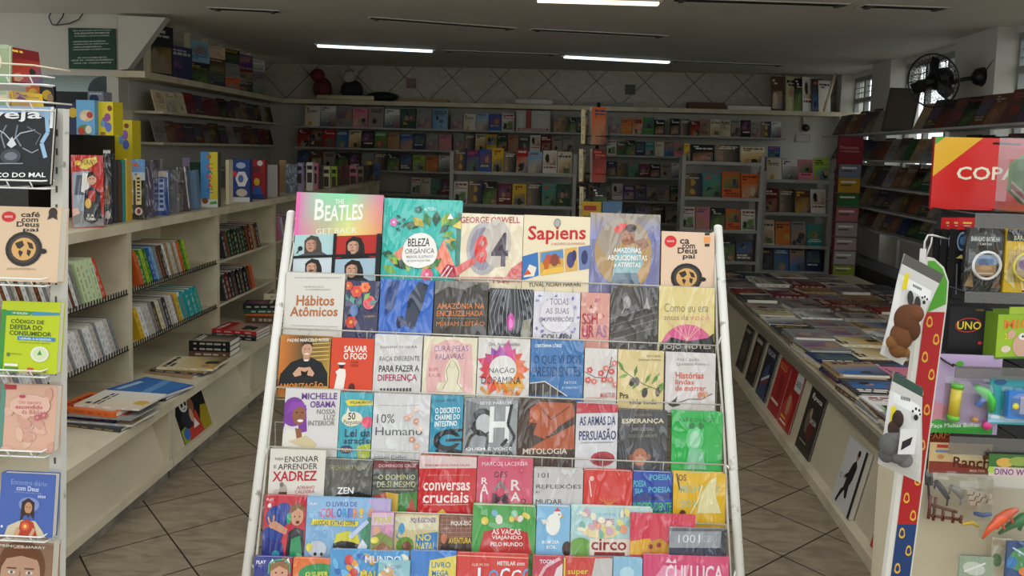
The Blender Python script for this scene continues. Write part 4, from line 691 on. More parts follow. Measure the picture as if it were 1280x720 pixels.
# ---- lowest visible row
RB(6, 318, 366, 695, 697, '#2c3684', 'blue and red book with boy in cat-ear headphones, bottom row', [('r', 352, 696, 366, 722, '#a02c44'), T('PLAY', 321, 700, 333, 704, '#e0e2ea', True), ('e', 350, 716, 11, 13, '#c8967a'), ('p', [(338, 714), (339, 704), (350, 701), (361, 705), (362, 713), (350, 707)], '#8a6238'), ('p', [(337, 704), (341, 698), (344, 703)], '#d8e0dc'), ('p', [(356, 702), (361, 697), (363, 704)], '#d8e0dc'), ('l', [(337, 716), (337, 705), (345, 700), (356, 699), (363, 706), (363, 716)], 2, '#3aa06a'), ('e', 346, 715, 1.2, 1, '#20140f'), ('e', 354, 715, 1.2, 1, '#20140f')], t=.012)
RB(6, 366.5, 413.5, 697, 699, '#d8703a', 'orange book with green oval lettering, bottom row', [('e', 400, 716, 26, 12, '#2f8a4c'), T('O SUPER', 383, 714, 411, 720, '#e0d040', True), T('AMIGO', 386, 722, 408, 728, '#e0d040', True)], t=.012)
RB(6, 413, 512, 687, 689, '#4a90c4', 'wide blue activity pack with coloured cartoon splashes, bottom row', blobs(420, 695, 508, 725, 24, ['#c83c3c', '#6ab0d8', '#e0d8c0', '#3f6ab0', '#d89a3c', '#a8c8e0'], 52, (3, 7)) + [T('MUNDO', 457, 694, 502, 703, '#d8dce8', True), T('MALUCO', 452, 712, 500, 722, '#d8c83c', True)], t=.012)
RB(6, 473, 513, 701, 702, '#8ab8c0', 'small aqua booklet in front of the blue activity pack', blobs(476, 708, 510, 730, 10, ['#d8d0a0', '#7aa0b0', '#c8a070', '#e0e4dc'], 61, (3, 5)) + [T('POP', 482, 706, 502, 711, '#7a90b0', True)], fwd=.013, t=.01)
RB(6, 513.5, 571, 688, 690, '#3f7ac0', 'blue and yellow wrapped pack, bottom row centre-left', [('p', [(536, 730), (538, 700), (571, 694), (571, 730)], '#d8c65a'), T('LIVRO', 540, 702, 564, 709, '#3f7a9a', True), T('MEGA', 541, 712, 562, 719, '#3f7a9a', True)], t=.012)
RB(6, 571, 661, 691, 693, '#c83a34', 'red stack of wrapped albums with blue bubble letters', [('l', [(571, 694.5), (661, 697)], 1, '#e8b0a0'), T('ÁLBUM DO', 590, 703, 612, 707, '#e0b0a0', True), T('METELAR com', 622, 701, 656, 706, '#e8d8d0', True)] + [T(ch, 598+14*i, 709+2*(i % 2), 610+14*i, 726, c, True) for i, (ch, c) in enumerate(zip('LEGO'[:0] + 'LOCCO', ['#e0e4ec', '#5a9ad0', '#e0e4ec', '#e0e4ec', '#5a9ad0']))], t=.012)
RB(6, 666, 704, 694, 696, '#b83a4c', 'crimson wrapped pack with white diagonal swirl, bottom row', [('l', [(672, 726), (682, 708), (700, 698)], 4, '#d8a8b0'), T('TOON', 675, 699, 692, 704, '#d8dce8', True), ('p', [(690, 730), (696, 710), (704, 704), (704, 730)], '#d8c8c8')], t=.012)
RB(6, 704.5, 766, 696, 698, '#c04038', 'red pack with yellow edge and white silver streaks', [('r', 704, 697, 707, 730, '#d8b83c'), ('p', [(738, 730), (744, 698), (766, 697), (766, 730)], '#b8b4b0'), T('super', 710, 712, 736, 719, '#d8b83c', True)], t=.012)
RB(6, 766.5, 803.5, 697, 698, '#86b4cc', 'pale blue wrapped booklet, bottom row right of centre', [('e', 784, 716, 9, 8, '#a8ccd8')], t=.012)
RB(6, 804, 911.5, 693.5, 695, '#c8466e', 'wide magenta pink book with white script, bottom right', [('p', [(818, 722), (830, 706), (850, 712), (862, 704), (858, 724)], '#d88aa4'), T('CULLUCA', 832, 706, 904, 726, '#e8ccd4', True), ('p', [(832, 703), (836, 698), (840, 703), (844, 698), (846, 704)], '#e4c4cc')], t=.012)
# ================================================================== WHITE WIRE MAGAZINE RACK AT THE LEFT EDGE
LY = 1.82
lrack = empty('magazine_rack', (-1.2, LY, 0), 'white wire magazine rack with slotted post at the left edge', 'display rack')
def lpart(mb, nm, mat):
    mb.v = [(x+1.2, y-LY, z) for x, y, z in mb.v]; return mb.build(nm, mat, lrack)
pa, pb = at(75.5, 136, y=LY+.02), at(71.5, 720, y=LY+.02); pf = downto(pa, pb, .005) if pb.z > 0 else pb
m = MB()
def lerp(a, b, t): return a + (b-a)*t
m.hexa([pf+Vector(v) for v in ((-.014, -.012, 0), (.014, -.012, 0), (.014, .012, 0), (-.014, .012, 0))], [pa+Vector(v) for v in ((-.014, -.012, 0), (.014, -.012, 0), (.014, .012, 0), (-.014, .012, 0))])
post = lpart(m, 'post', M_CHIP)
m = MB()
for k in range(34):
    c = lerp(pf, pa, .04 + k*.028) - Vector((0, .0125, 0))
    m.face([c+Vector(v) for v in ((-.0025, 0, -.008), (.0025, 0, -.008), (.0025, 0, .008), (-.0025, 0, .008))], '#4a4a48')
m.v = [(x+1.2, y-LY, z) for x, y, z in m.v]; o = m.build('slots', M_MATT, post); o['kind'] = 'stuff'
m = MB(); q = pf + Vector((-.41, 0, 0)); q2 = pa + Vector((-.41, 0, 0)); m.tube([q, q2], .014, n=8); lpart(m, 'post', M_CHIP)
m = MB(); m.box(pf.x-.43, pf.x+.03, LY-.1, LY+.3, 0, .02); lpart(m, 'base', M_WHITE)
LL = 8
def lpocket(ybot, side=True):
    a = at(-60, ybot, y=LY-.05); b = at(56, ybot, y=LY-.05); m = MB()
    z0 = b.z; lip = .018
    for dz, dy in ((0, 0), (lip, -.012)):
        m.tube([Vector((a.x, LY-.05+dy, z0+dz)), Vector((b.x, LY-.05+dy, z0+dz)), Vector((b.x+.004, LY-.02, z0+dz))], .002, n=6)
    for k in range(4):
        x = a.x + (b.x-a.x)*(k+.5)/4
        m.tube([Vector((x, LY-.062, z0+lip)), Vector((x, LY-.05, z0)), Vector((x, LY+.02, z0))], .0016, n=5)
    if side: m.tube([Vector((b.x, LY-.062, z0+lip)), Vector((b.x+.004, LY-.02, z0+.10)), Vector((b.x+.004, LY-.015, z0+.12))], .0016, n=6)
    lpart(m, 'wire_pocket', M_WHITE); return z0
def leftbook(x0, x1, ya, yb, ybot, col, label, art=(), wrap=False, t=.012, kind='book', dy=0, lean=8):
    z0 = at(40, ybot, y=LY-.045+dy).z + .003
    pl = vplane(LY-.045+dy, 0, lean, z=z0)
    o = pl.o; p, w, h, fx = place_px(pl, x0, x1, ya, yb, base=o)
    return book(kind, label, kind, w, h, t, col, art, fx, M_WRAP if wrap else M_PRINT, None, pl.mat(p), 'reading matter in the white magazine rack')
for yb in (236, 358, 472, 572, 678, 770): lpocket(yb, False)
leftbook(-28, 68, 131, 134, 232, '#16171b', 'magazine with big white lower-case masthead over dark machine-like artwork', [
   ('p', [(-28, 131), (68, 131), (64, 150), (40, 140), (0, 142), (-28, 160)], '#8fa6bc'), ('l', [(58, 136), (62, 165), (55, 178), (61, 196)], 5, '#8fb0cc'), T('veja', -14, 137, 53, 152, '#e8e8e8', True), ('l', [(10, 156), (4, 168), (10, 184)], 2, '#6c7884'), ('l', [(24, 156), (22, 170), (30, 182)], 2, '#6c7884'), ('l', [(-6, 158), (8, 166), (18, 176), (28, 166), (46, 162)], 1.4, '#a8b0b8'), ('p', [(12, 180), (18, 170), (24, 180), (18, 184)], '#c8ccd0'),
   ('e', 18, 194, 13, 9, '#3a3f46'), ('e', 18, 194, 8, 5, '#6a7078'), ('l', [(32, 184), (44, 190), (52, 186)], 1.3, '#8a929a'), ('l', [(36, 158), (54, 168), (48, 180)], 1.4, '#5c666e'), ('e', -6, 175, 8, 8, '#2c3138'), ('l', [(2, 203), (34, 203)], 1.2, '#8a929a'), T('SERVIÇO DO MAL', -26, 214, 63, 221, '#ecebe6', True), ('r', 64, 134, 68, 160, '#d8d8d6')], kind='magazine')
leftbook(-8, 77, 258, 259, 354, '#d4b898', 'peach book with red spot, dark cup globe and rosette, left rack', [
   ('e', 12, 271, 9, 6.5, '#c42d30'), T('NOVO', 7, 269.5, 17, 272.5, '#f0d8d0', True), T('café', 27, 264.5, 51, 271, '#37302c', True), T('com', 28, 272.5, 49, 277, '#37302c', True), T('Deus', 22.5, 276.5, 51, 283, '#37302c', True), T('pai', 31, 284, 50, 290, '#37302c', True), ('e', 67, 265, 5.5, 6, '#3a302c'), ('p', [(62, 268), (60.5, 274), (67, 271), (73, 274), (72, 268)], '#3a302c')] + cup(33.5, 310, 23) + [T('JUNIOR ROSTIROLA', 14, 333, 50, 336, '#8a7258')], t=.03)
leftbook(3, 76, 378, 377, 468, '#b4c31e', 'lime green law booklet with dark green spine strip', [
   ('r', 3, 388, 9, 470, '#3f8a3a'), ('p', [(9, 389), (44, 389), (38, 394), (8, 395)], '#2f8a5a'), ('p', [(40, 394), (44, 389), (76, 389), (76, 392)], '#3f8ab0'), T('14ª EDIÇÃO', 17, 390, 36, 393.5, '#e0e4c0', True), T('CÓDIGO DE', 15.5, 398, 57, 404, '#3c5a24', True), T('DEFESA DO', 15, 405.5, 55, 411.5, '#3c5a24', True), T('CONSUMIDOR', 14.5, 413, 67, 418.5, '#3c5a24', True), ('r', 25, 419.5, 72, 424, '#3a7fae'), T('USÁVEL E ACESSÍVEL', 28, 420.5, 68, 423.2, '#dfe4d8', True), T('+ ATUALIZAÇÕES GRÁTIS', 25, 425.5, 66, 428, '#5a7a24'), ('e', 54, 440, 11.5, 9.5, '#d8dcc8'), ('e', 54, 440, 9, 7.5, '#c8d4a8'), ('p', [(51, 441), (54, 435), (57, 441)], '#3f8a3a'), ('e', 15, 442, 2.4, 2.4, '#5a7a44'), T('MANUAL DO', 19, 440, 32, 442, '#5a7a24'), ('r', 11, 453, 28, 456, '#e0e4d0'), ('r', 11, 457, 28, 464, '#5a8a44'), ('r', 40, 457, 47, 464, '#c84a2c'), T('EDIÇÕES', 48, 459, 64, 463, '#7a5a2c', True)], t=.02)
leftbook(2, 72, 481, 482, 566, '#cfa48e', 'pinkish marbled devotional book with teal spine strip, left rack', [('r', 2, 480, 8, 570, '#5a8a7a'), ('r', 6, 480, 21, 487, '#a83440')] + blobs(12, 490, 70, 562, 26, ['#d8b09a', '#c89884', '#d4aa98'], 88, (4, 9)) + [('e', 40, 506, 25, 13, '#dcb8a2'), ('e', 40, 506, 23.5, 11.8, '#d8b09c'), T('Um tesouro', 26, 499.5, 54, 504, '#b0485a'), T('escondido', 22, 505, 56, 510, '#a8405a', True), T('da Bíblia', 30, 511, 56, 516, '#b0485a')] + flower(50, 520, 4, '#b86a6a', '#d8a0a0', 5) + flower(58, 517, 4, '#b86a6a', '#d8a0a0', 5) + [('e', 30, 495, 4, 2, '#b0485a')], t=.022)
leftbook(2, 70, 593, 591, 673, '#4a63a8', 'blue book with robed haloed man and glowing heart', [
   T('Encontro diário', 15, 600, 60, 606, '#8fa2d4'), T('com Deus', 22, 607, 50, 613, '#c8d0e8', True), T('Meditações para todos os dias', 20, 614, 54, 616, '#9fb0d8'), T('2024', 49, 617, 59, 620, '#d8dcec', True), ('e', 39, 629, 13, 9, '#7a8abf'), ('p', [(10, 676), (14, 656), (30, 648), (48, 648), (58, 660), (62, 676)], '#c9bda0'), ('p', [(29, 650), (30, 626), (38, 621), (46, 626), (46, 646), (40, 640), (34, 642)], '#3a2a22'), ('e', 38.5, 633, 4.8, 7, '#b98a6c'), ('p', [(34, 636), (38.5, 645), (43, 636), (41, 639), (36, 639)], '#4a3224'), ('e', 36.6, 632, .8, .6, '#20140f'), ('e', 40.6, 632, .8, .6, '#20140f'), ('p', [(30, 650), (38, 646), (46, 650), (52, 672), (26, 674)], '#b0402c'), ('e', 36, 655, 5, 5, '#d0603c'), ('e', 36, 655, 2, 2.2, '#e8c05a'), ('p', [(40, 668), (46, 656), (49, 658), (45, 672)], '#c89a7c'), ('p', [(22, 666), (26, 656), (30, 660), (28, 670)], '#c89a7c'), ('e', 7, 657, 1.5, 1.5, '#d8dcec'), ('e', 20, 659, 5, 2, '#c9bda0')], t=.02)
leftbook(-6, 67, 678, 677, 780, '#a07c64', 'book with close-up man\'s face under white heading, lowest left', [
   ('r', -6, 680, 67, 790, '#8a6a54'), ('e', 29, 708, 30, 34, '#6a4630'), ('e', 28, 718, 25, 36, '#b58e76'), ('p', [(2, 712), (4, 692), (16, 686), (40, 685), (54, 692), (56, 712), (48, 698), (28, 694), (10, 698)], '#6a4228'), ('e', 17, 714, 4.5, 2, '#d8ccc4'), ('e', 17, 714, 1.8, 1.8, '#4a5a6a'), ('e', 39, 714, 4.5, 2, '#d8ccc4'), ('e', 39, 714, 1.8, 1.8, '#4a5a6a'), ('l', [(11, 709), (23, 709)], 1.6, '#5a3c28'), ('l', [(33, 709), (45, 709)], 1.6, '#5a3c28'), ('l', [(28, 712), (26, 726), (30, 727)], 1.3, '#8f6a54'), ('e', 28, 738, 8, 2, '#a0605a'), T('PRÍNCIPE HARRY', 0, 680.5, 58, 684.5, '#e0d8cc', True)], t=.03)
# banded bundles of small books above
def bundle(x0, x1, ya, ybot, cov, spines, sx1, where):
    z0 = at(20, ybot, y=LY).z; pl = vplane(LY-.02, 0, 3, z=z0)
    p, w, h, fx = place_px(pl, x0, x1, ya, ya+1, base=pl.o)
    book('pocket_book', f'pale green pocket book facing out in the {where} banded bundle', 'book', w, h, .012, cov, [('e', x0+(x1-x0)*.62, ya+22, 7, 12, '#d8c8b0'), ('r', x0, ya, x1, ya+6, '#9aa88a'), ('r', x0, ybot-10, x1, ybot-2, '#7f9a78')], fx, M_PRINT, None, pl.mat(p), 'banded pocket books')
    s = (sx1-x1)/len(spines)
    for i, c in enumerate(spines):
        M = frame(at(x1 + s*(i+.6), ybot, y=LY+.03) + Vector((0, 0, .002)), (0, 1, 0), (-.12, 0, 1))
        loose('pocket_book', c, i, .11, h*.93, .0085, M @ Matrix.Translation((.02, 0, 0)), f'{ccn(c)} edged pocket book, {ordn(i)} beside the {where} bundle cover', 'book', 'banded pocket books')
    m = MB(); zb = z0 + h*.5; a = at(x0, 85, y=LY-.06); b = at(sx1+2, 85, y=LY-.06)
    m.tube([(a.x, LY-.032, zb), (b.x, LY-.032, zb-.004), (b.x+.003, LY+.1, zb-.004)], .0022, n=6)
    tag(m.build('rubber_band', M_RUB), f'pale elastic band around the {where} bundle of pocket books', 'band')
bundle(-30, 11, 55, 104, '#8f9d78', ['dark red', 'white', 'dark red', 'cream', 'red', 'brown', 'dark red'], 30, 'upper')
bundle(-30, 8, 112, 136, '#c9bda0', ['dark red', 'cream', 'dark red', 'white', 'tan', 'yellow'], 32, 'lower')
for yb in (106, 138): lpocket(yb, False)

# ================================================================== BOXES AND SPINES ON THE TOP BOARD
def onboard(x0, x1, ya, ybot, dep, col, label, art=(), rot=24, name='book', cat=None, mat=None, side=None, pages=False, slope=0, z=None, y=None, group=None, lean=0):
    zz = ZTOP+.001 if z is None else z
    P = (at((x0+x1)/2, ybot, x=-1.985) if z is None else at((x0+x1)/2, ybot, z=zz)) if y is None else Vector((at((x0+x1)/2, ybot, y=y).x, y, zz))
    if z is None and y is None: P.z = zz; P.y = min(P.y, 9.1)
    a = radians(rot); l = radians(lean)
    r = Vector((cos(a)*cos(l), sin(a)*cos(l), -sin(l))); pl = Plane(P, r, (0, 0, 1))
    p, w, h, fx = place_px(pl, x0, x1, ya - slope/2, ya + slope/2, base=P)
    p = P + Vector((0, 0, abs(w/2*sin(l)))) if l else p
    m = MB(); m.box(-w/2, w/2, 0, dep, 0, h, side or col, front=col)
    if art: paint(m, art, fx, w=w, h=h)
    o = m.build(name, mat or M_PRINT, None, pl.mat(p)); tag(o, label, cat or name.split('_')[-1], group); return o
onboard(88.5, 128.5, 194, 296, .07, '#b3231f', 'red boxed set with yellow logo and boy in dark shirt', [('e', 97, 205, 4, 3.5, '#d8b02c'), ('p', [(99, 212), (103, 200), (120, 196), (122, 203), (108, 214)], '#d8c03c'), T('FUNNY', 102, 200, 120, 208, '#7a3a1c', True), ('p', [(89, 296), (90, 218), (112, 216), (112, 280)], '#8f9aa4'), ('p', [(92, 250), (95, 222), (102, 222), (104, 250)], '#3a4458'), ('p', [(100, 245), (103, 218), (110, 220), (110, 250)], '#d8d4cc'), ('p', [(89, 296), (89, 270), (128, 280), (128, 294)], '#7a7a78'), ('p', [(103, 282), (105, 244), (114, 238), (124, 246), (126, 284)], '#1c1c22'), ('p', [(108, 262), (110, 244), (119, 244), (118, 258)], '#a82a28'), ('e', 114, 228, 5.6, 8, '#c2967a'), ('p', [(108, 226), (110, 218), (116, 217), (120, 226), (115, 222)], '#1c1614'), ('e', 112, 227, .8, .7, '#20140f'), ('e', 116, 227, .8, .7, '#20140f'), ('e', 109, 262, 4, 7, '#d8a83c'), ('p', [(103, 280), (114, 276), (121, 280), (121, 287), (113, 291), (104, 286)], '#26262c'), T('E A', 108, 277, 116, 281, '#e8e4dc', True), T('TURMA', 106, 282, 118, 286, '#e8e4dc', True), ('p', [(89, 270), (96, 268), (99, 276), (90, 280)], '#d8b0a0')], name='boxed_set', cat='box', side='#a31f1c', mat=M_WRAP)
onboard(129, 138, 187, 290, .10, '#26262a', 'glossy black book spine with orange letters beside the red boxed set', [('r', 129, 188, 138, 192, '#b8b4ae'), ('e', 133.5, 277, 3.5, 6, '#d0c8c0'), T('IMPERIAL', 131.5, 236, 136, 262, '#c88a5a', True)], rot=18, mat=M_WRAP)
for i, (x0, x1, ya, yb, c, l) in enumerate([(141, 145, 200, 284, 'dark grey', 'thin dark grey spine right of glossy black one'), (146, 150, 202, 282, 'brown', 'thin brown spine before the teal one'), (150.5, 154.5, 200, 280, 'teal', 'thin teal spine left of black and blue box'), (155, 158, 198, 279, 'yellow', 'thin yellow spine touching the black and blue box')]): onboard(x0, x1, ya, yb, .15, c, l, rot=14)
onboard(158.5, 181, 199, 278, .14, '#1a1a1e', 'thick black spine with pale blue top and cream vertical letters', [('r', 158, 198, 181, 217, '#5f8fc0'), ('r', 158, 217, 181, 228, '#b8c4d0'), ('p', [(164, 208), (170, 203), (174, 210)], '#c8604a'), T('T', 167, 219, 172, 223, '#20202a', True), ('r', 169, 222, 176, 262, '#d8c88a'), ('r', 163, 222, 166, 262, '#a89a84')] + [('r', 170.5, 224+5*i, 174.5, 227+5*i, '#2a2620') for i in range(7)] + [('e', 172.5, 271, 5, 5.5, '#d8c0bc'), ('e', 172.5, 271, 2.5, 3.5, '#7a3a34')], mat=M_WRAP)
onboard(182, 191, 200, 273, .15, '#5c5664', 'grey-purple spine right of the thick black one', rot=14, mat=M_WRAP)
onboard(192, 211, 213, 272, .14, '#20407e', 'dark blue spine with pale vertical lettering', [('r', 193, 214, 209, 222, '#a89a86'), ('r', 198, 224, 205, 268, '#9fb4d4'), ('l', [(209, 216), (212, 270)], 1.2, '#c0ccdc')] + [('r', 199, 225+7*i, 204, 229+7*i, '#20407e') for i in range(6)], rot=20, mat=M_WRAP)
onboard(211, 223, 212, 268, .14, '#6e6c6a', 'silvery grey spine with shiny plastic', rot=16, mat=M_WRAP)
onboard(226, 238, 209, 266, .13, '#4a3f42', 'dark spine with white edges tilting to the left', [('l', [(227, 209), (228, 266)], 1.6, '#c8c4be'), ('l', [(236, 209), (237, 264)], 1.6, '#c8c4be')], rot=18, mat=M_WRAP, lean=-5)
onboard(240, 248, 213, 262, .13, '#5f7a94', 'grey-blue spine left of the blue and yellow game box', rot=16, lean=-4)
onboard(250.5, 272, 190, 262, .10, '#d8c22c', 'yellow and blue game box with vertical bubble letters', [('r', 250, 188, 262, 264, '#4a90c8'), ('r', 250, 252, 272, 264, '#d4d4cc'), ('e', 261, 196, 3, 3, '#a8742c'), T('C', 258, 205, 266, 212, '#d84a2c', True), T('A', 258, 213, 266, 219, '#3a6ab0', True), T('R', 258, 220, 266, 225, '#d8482c', True), ('r', 261, 226, 263, 229, '#c8242c'), T('A', 258, 231, 266, 237, '#c84a2c', True), T('C', 258, 238, 266, 244, '#3a6ab0', True), ('e', 256, 254, 4, 4, '#8a4a2c'), ('p', [(262, 256), (270, 254), (271, 258), (262, 259)], '#4f9a3a')], side='#4a4a3c', name='game_box', cat='box', rot=12)
onboard(282, 286, 200, 257, .12, 'cream', 'thin cream spine right of the game box', rot=10)
onboard(289.5, 312, 199, 257, .08, '#27407e', 'blue game box with white hexagon and red foot', [('r', 289, 248, 312, 258, '#d4d0cc'), ('r', 289, 255, 312, 258, '#b82c30'), ('p', [(294, 224), (298, 215), (306, 215), (310, 224), (306, 234), (298, 234)], '#d8d8d8'), ('e', 301, 207, 6, 4, '#9fb0d0'), ('e', 293, 218, 3.5, 3.5, '#c83c3c'), ('e', 301, 224, 3.5, 5, '#5a6aa0'), ('e', 302, 242, 7, 5, '#c8b8a8')], name='game_box', cat='box', rot=8)
onboard(313, 331, 200, 254, .08, '#97242c', 'red game box with yellow and blue toy figure picture', [('e', 325, 204, 3.5, 3.5, '#d8d0cc'), ('e', 320, 212, 6, 4, '#6a2a30'), ('r', 313, 244, 331, 254, '#2a3a6a'), ('p', [(316, 244), (317, 234), (326, 234), (327, 244)], '#2f5a9a'), ('e', 321, 228, 3.6, 5, '#d8b03c')], name='game_box', cat='box', rot=8)
onboard(333.5, 347, 206, 249, .1, '#a8a49e', 'off-white box with red edge right of the red game box', [('r', 333, 205, 335, 250, '#7f8a94')], name='game_box', cat='box', rot=10, side='#7a3434')
onboard(357, 371, 205, 248, .12, '#5a6474', 'slate blue plastic-wrapped spine behind the stand top', rot=12, mat=M_WRAP)
SP = [(371, 378, 204, 'lilac'), (383, 391, 203, 'white'), (391.5, 397, 204, 'pink'), (398, 403, 206, 'dark grey'), (404, 412, 208, 'cream'), (414, 421, 208, 'lime'), (422, 427, 208, 'brown'), (428, 436, 206, 'dark red'), (437, 446, 207, 'pink'), (447, 454, 208, 'tan'), (455, 460, 207, 'dark grey'), (461, 466, 206, 'black'), (468, 474, 205, 'blue')]
for i, (x0, x1, ya, c) in enumerate(SP): onboard(x0, x1, ya, 246 - (x0-371)*.16, .12, c, f'{c} spine, {ordn(i)} in the run of books above the rainbow book', [('r', x0+1, ya+4, x1-1, ya+9, '#2a2a2e'), ('r', x0+1, ya+13, x1-1, ya+26, '#4a3a34')], rot=10, group='spines above the rainbow book')
onboard(485, 490, 199, 224, .1, 'yellow', 'yellow book leaning alone at the far end of the board', rot=10, lean=-8)
# lower things on the far end of the board behind the front row
for i, (x0, x1, ya, yb, c, l) in enumerate([(190, 203, 199, 258, 'grey', 'silver-grey box peeking out above the dark blue spine'), (228, 237, 197, 240, 'lilac', 'lilac box peeking out above the tilted dark spine'), (237, 249, 203, 245, 'dark green', 'dark green book behind the grey-blue spine'), (349, 357, 200, 240, 'tan', 'tan book between off-white box and slate blue spine')]): onboard(x0, x1, ya, yb, .06, c, l, rot=10, z=ZTOP+.001)
# riser with boxed games behind
m = MB(); m.box(-2.72, -2.32, 3.5, 4.35, ZTOP+.001, 1.52); tag(m.build('riser_box', M_BLACKP), 'dark riser box standing behind the spines on the board', 'box')
onboard(95, 118, 125, 196, .09, '#5f9cc4', 'light blue game box with painted characters, top left', [('e', 108, 144, 9, 7, '#c8b090'), ('e', 112, 143, 4, 4, '#a83a2c'), ('e', 104, 146, 4, 4, '#d8c0a0'), ('e', 105, 162, 9, 7, '#5a7a4a'), ('e', 101, 163, 4, 5, '#a83a2c'), ('e', 110, 161, 4, 5, '#d0c8b0'), ('r', 108, 172, 115, 180, '#2a2620'), ('r', 94, 177, 103, 186, '#c8c4ba'), ('r', 95, 171, 102, 175, '#3a5a7a')], name='game_box', cat='box', rot=0, z=1.521, y=3.75)
onboard(118.5, 141, 127, 186, .09, '#d4bf24', 'tall yellow game box with toy shapes beside the light blue one', [('e', 130, 152, 3.5, 6, '#7a6aa0'), ('e', 134, 146, 4, 5, '#8a4a8a'), ('e', 135, 158, 4, 6, '#5a6ab0'), ('e', 137, 135, 3, 3.5, '#7a3a1c'), ('r', 125, 164, 131, 169, '#8a6a1c'), ('e', 128, 154, 2.5, 4, '#6a9ac0')], name='game_box', cat='box', rot=0, z=1.521, y=3.78)
onboard(143, 165, 150, 222, .09, '#d4bf24', 'shorter yellow game box with toy shapes nearest the wall corner', [('e', 151, 174, 3, 6, '#6a9ac0'), ('e', 156, 168, 4, 6, '#8a5aa0'), ('e', 157, 180, 4, 6, '#5a6ab0'), ('e', 158, 157, 3, 3, '#7a3a1c')], name='game_box', cat='box', rot=0, z=1.3, y=4.23)
m = MB(); m.box(-2.38, -2.14, 4.21, 4.36, ZTOP+.001, 1.299); tag(m.build('carton', M_LAM2), 'plain carton under the shorter yellow game box', 'box')
# rear cupboard with the display case
CUPZ = at(75, 133, y=4.9).z
m = MB(); m.box(-4.6, -2.78, 4.9, 5.3, 0, CUPZ); tag(m.build('rear_cupboard', M_LAM2), 'cream cupboard behind the magazine rack carrying a display case', 'cupboard')
case = empty('display_case', (at(75, 130, y=4.95).x, 5.05, CUPZ+.001), 'silver and glass display case on the rear cupboard, top left', 'display case')
a, b = at(43, 90, y=4.95), at(113, 90, y=4.95); hw = (b.x-a.x)/2; ht = a.z-CUPZ
m = MB(); m.box(-hw, hw, -.1, .12, 0, ht*.45, '#22262a'); m.build('body', M_MATT, case)
m = MB(); n = 8; pr = [(-.1 + .0, ht*.45)] + [(-.1 + .22*(1-cos(pi/2*k/n)), ht*.45 + ht*.55*sin(pi/2*k/n)) for k in range(n+1)]
for (y0, z0), (y1, z1) in zip(pr, pr[1:]): m.face([(-hw, y0, z0), (hw, y0, z0), (hw, y1, z1), (-hw, y1, z1)], '#9fb4b8', sm=True)
for s in (-1, 1): m.face([(s*hw, .12, ht*.45)] + [(s*hw, y, z) for y, z in pr], '#6a7a80')
m.build('curved_lid', M_PLAST, case)
for i, (x0, x1, ya, yb, c, l) in enumerate([(33, 50, 104, 133, 'orange', 'orange and yellow comic leaning below the display case'), (50, 68, 106, 134, 'black', 'black comic with tan corner below the display case'), (70, 112, 128, 140, 'navy', 'navy box under the display case')]):
    P = Vector((at((x0+x1)/2, yb, y=4.7-.01*i).x, 4.7-.01*i, 1.0)); pl = Plane(P, (1, 0, 0), (0, 0, 1)); A, B = pl.hit(x0, ya), pl.hit(x1, ya)
    w = B.x-A.x; h = A.z-ZTOP; mm = MB(); mm.box(-w/2, w/2, 0, .02, 0, h, c); fx = lambda x, y: ((x-(x0+x1)/2)*w/(x1-x0), h-(y-ya)*w/(x1-x0))
    paint(mm, [('e', (x0+x1)/2, ya+12, 6, 6, 'yellow'), ('e', x1-5, ya+16, 4, 6, 'tan')], fx, w=w, h=h)
    tag(mm.build('comic', M_PRINT, None, Matrix.Translation((P.x, P.y, ZTOP))), l, 'comic')
m = MB(); m.box(-3.6, -2.78, 4.55, 4.89, .01, ZTOP-.001); tag(m.build('low_cupboard', M_LAM2), 'low cream cupboard in front of the rear cupboard', 'cupboard')
P = at(125, 126, y=5.0); m = MB(); m.box(-.05, .05, 0, .1, 0, .1, '#8f96a4'); paint(m, [('e', .4, .5, .3, .35, '#2a3a6a'), ('r', .1, .1, .9, .2, '#c8ccd4')], lambda x, y: ((x-.5)*.1, (1-y)*.1), w=.1, h=.1)
tag(m.build('small_box', M_PRINT, None, Matrix.Translation((P.x, 4.95, CUPZ+.001))), 'small pale box with dark blue swirl beside the display case', 'box')
# ================================================================== BOOKS AND MAGAZINES LYING ON THE LEFT LEDGE
def flat(x, y, z, w, h, t, rot, col, label, var=0, name='magazine', spine=None, group=None, art=None):
    """lies face up; rot turns it about the vertical; the foot of the cover points to -y before turning"""
    a = radians(rot); r = Vector((cos(a), sin(a), 0)); u = Vector((-sin(a), cos(a), 0))
    M = Matrix.Identity(4); n = Vector((0, 0, 1))
    for i in range(3): M[i][0] = r[i]; M[i][1] = -n[i]; M[i][2] = u[i]; M[i][3] = (x, y, z+t)[i] - u[i]*h/2
    if art is not None: o = book(name, None, None, w, h, t, col, art, None, M_PRINT, spine, M, None)
    else: o = link(name, generic(col, var, spine), None, M @ Matrix.Diagonal((w, t, h, 1)))
    tag(o, label, name.split('_')[-1], group); return z+t+.0005
q = at(112, 535, z=ZT); z = ZT
for i, (c, t, dx, l) in enumerate([('dark grey', .012, .03, 'dark grey magazine at the bottom of the orange-spined pile'), ('white', .008, .05, 'white magazine below the blue and yellow spine'), ('navy', .022, -.01, 'blue and yellow spined book second in the orange-spined pile'), ('grey', .006, .06, 'grey magazine pinched in the orange-spined pile'), ('orange', .02, 0, 'orange-spined book near the top of the left pile'), ('white', .008, .07, 'white magazine on top of the orange-spined pile')]):
    z = flat(-1.78+dx, 3.1+.02*(i % 3), z+.0003, .2, .28, t, 82+6*(i % 2)-3, c, l, i % 4, 'book' if t > .012 else 'magazine')
q = at(165, 500, z=ZT)
z = flat(-1.765, 3.5, ZT+.0003, .22, .29, .012, 80, 'dark grey', 'dark magazine under the bright blue one on the ledge', 1)
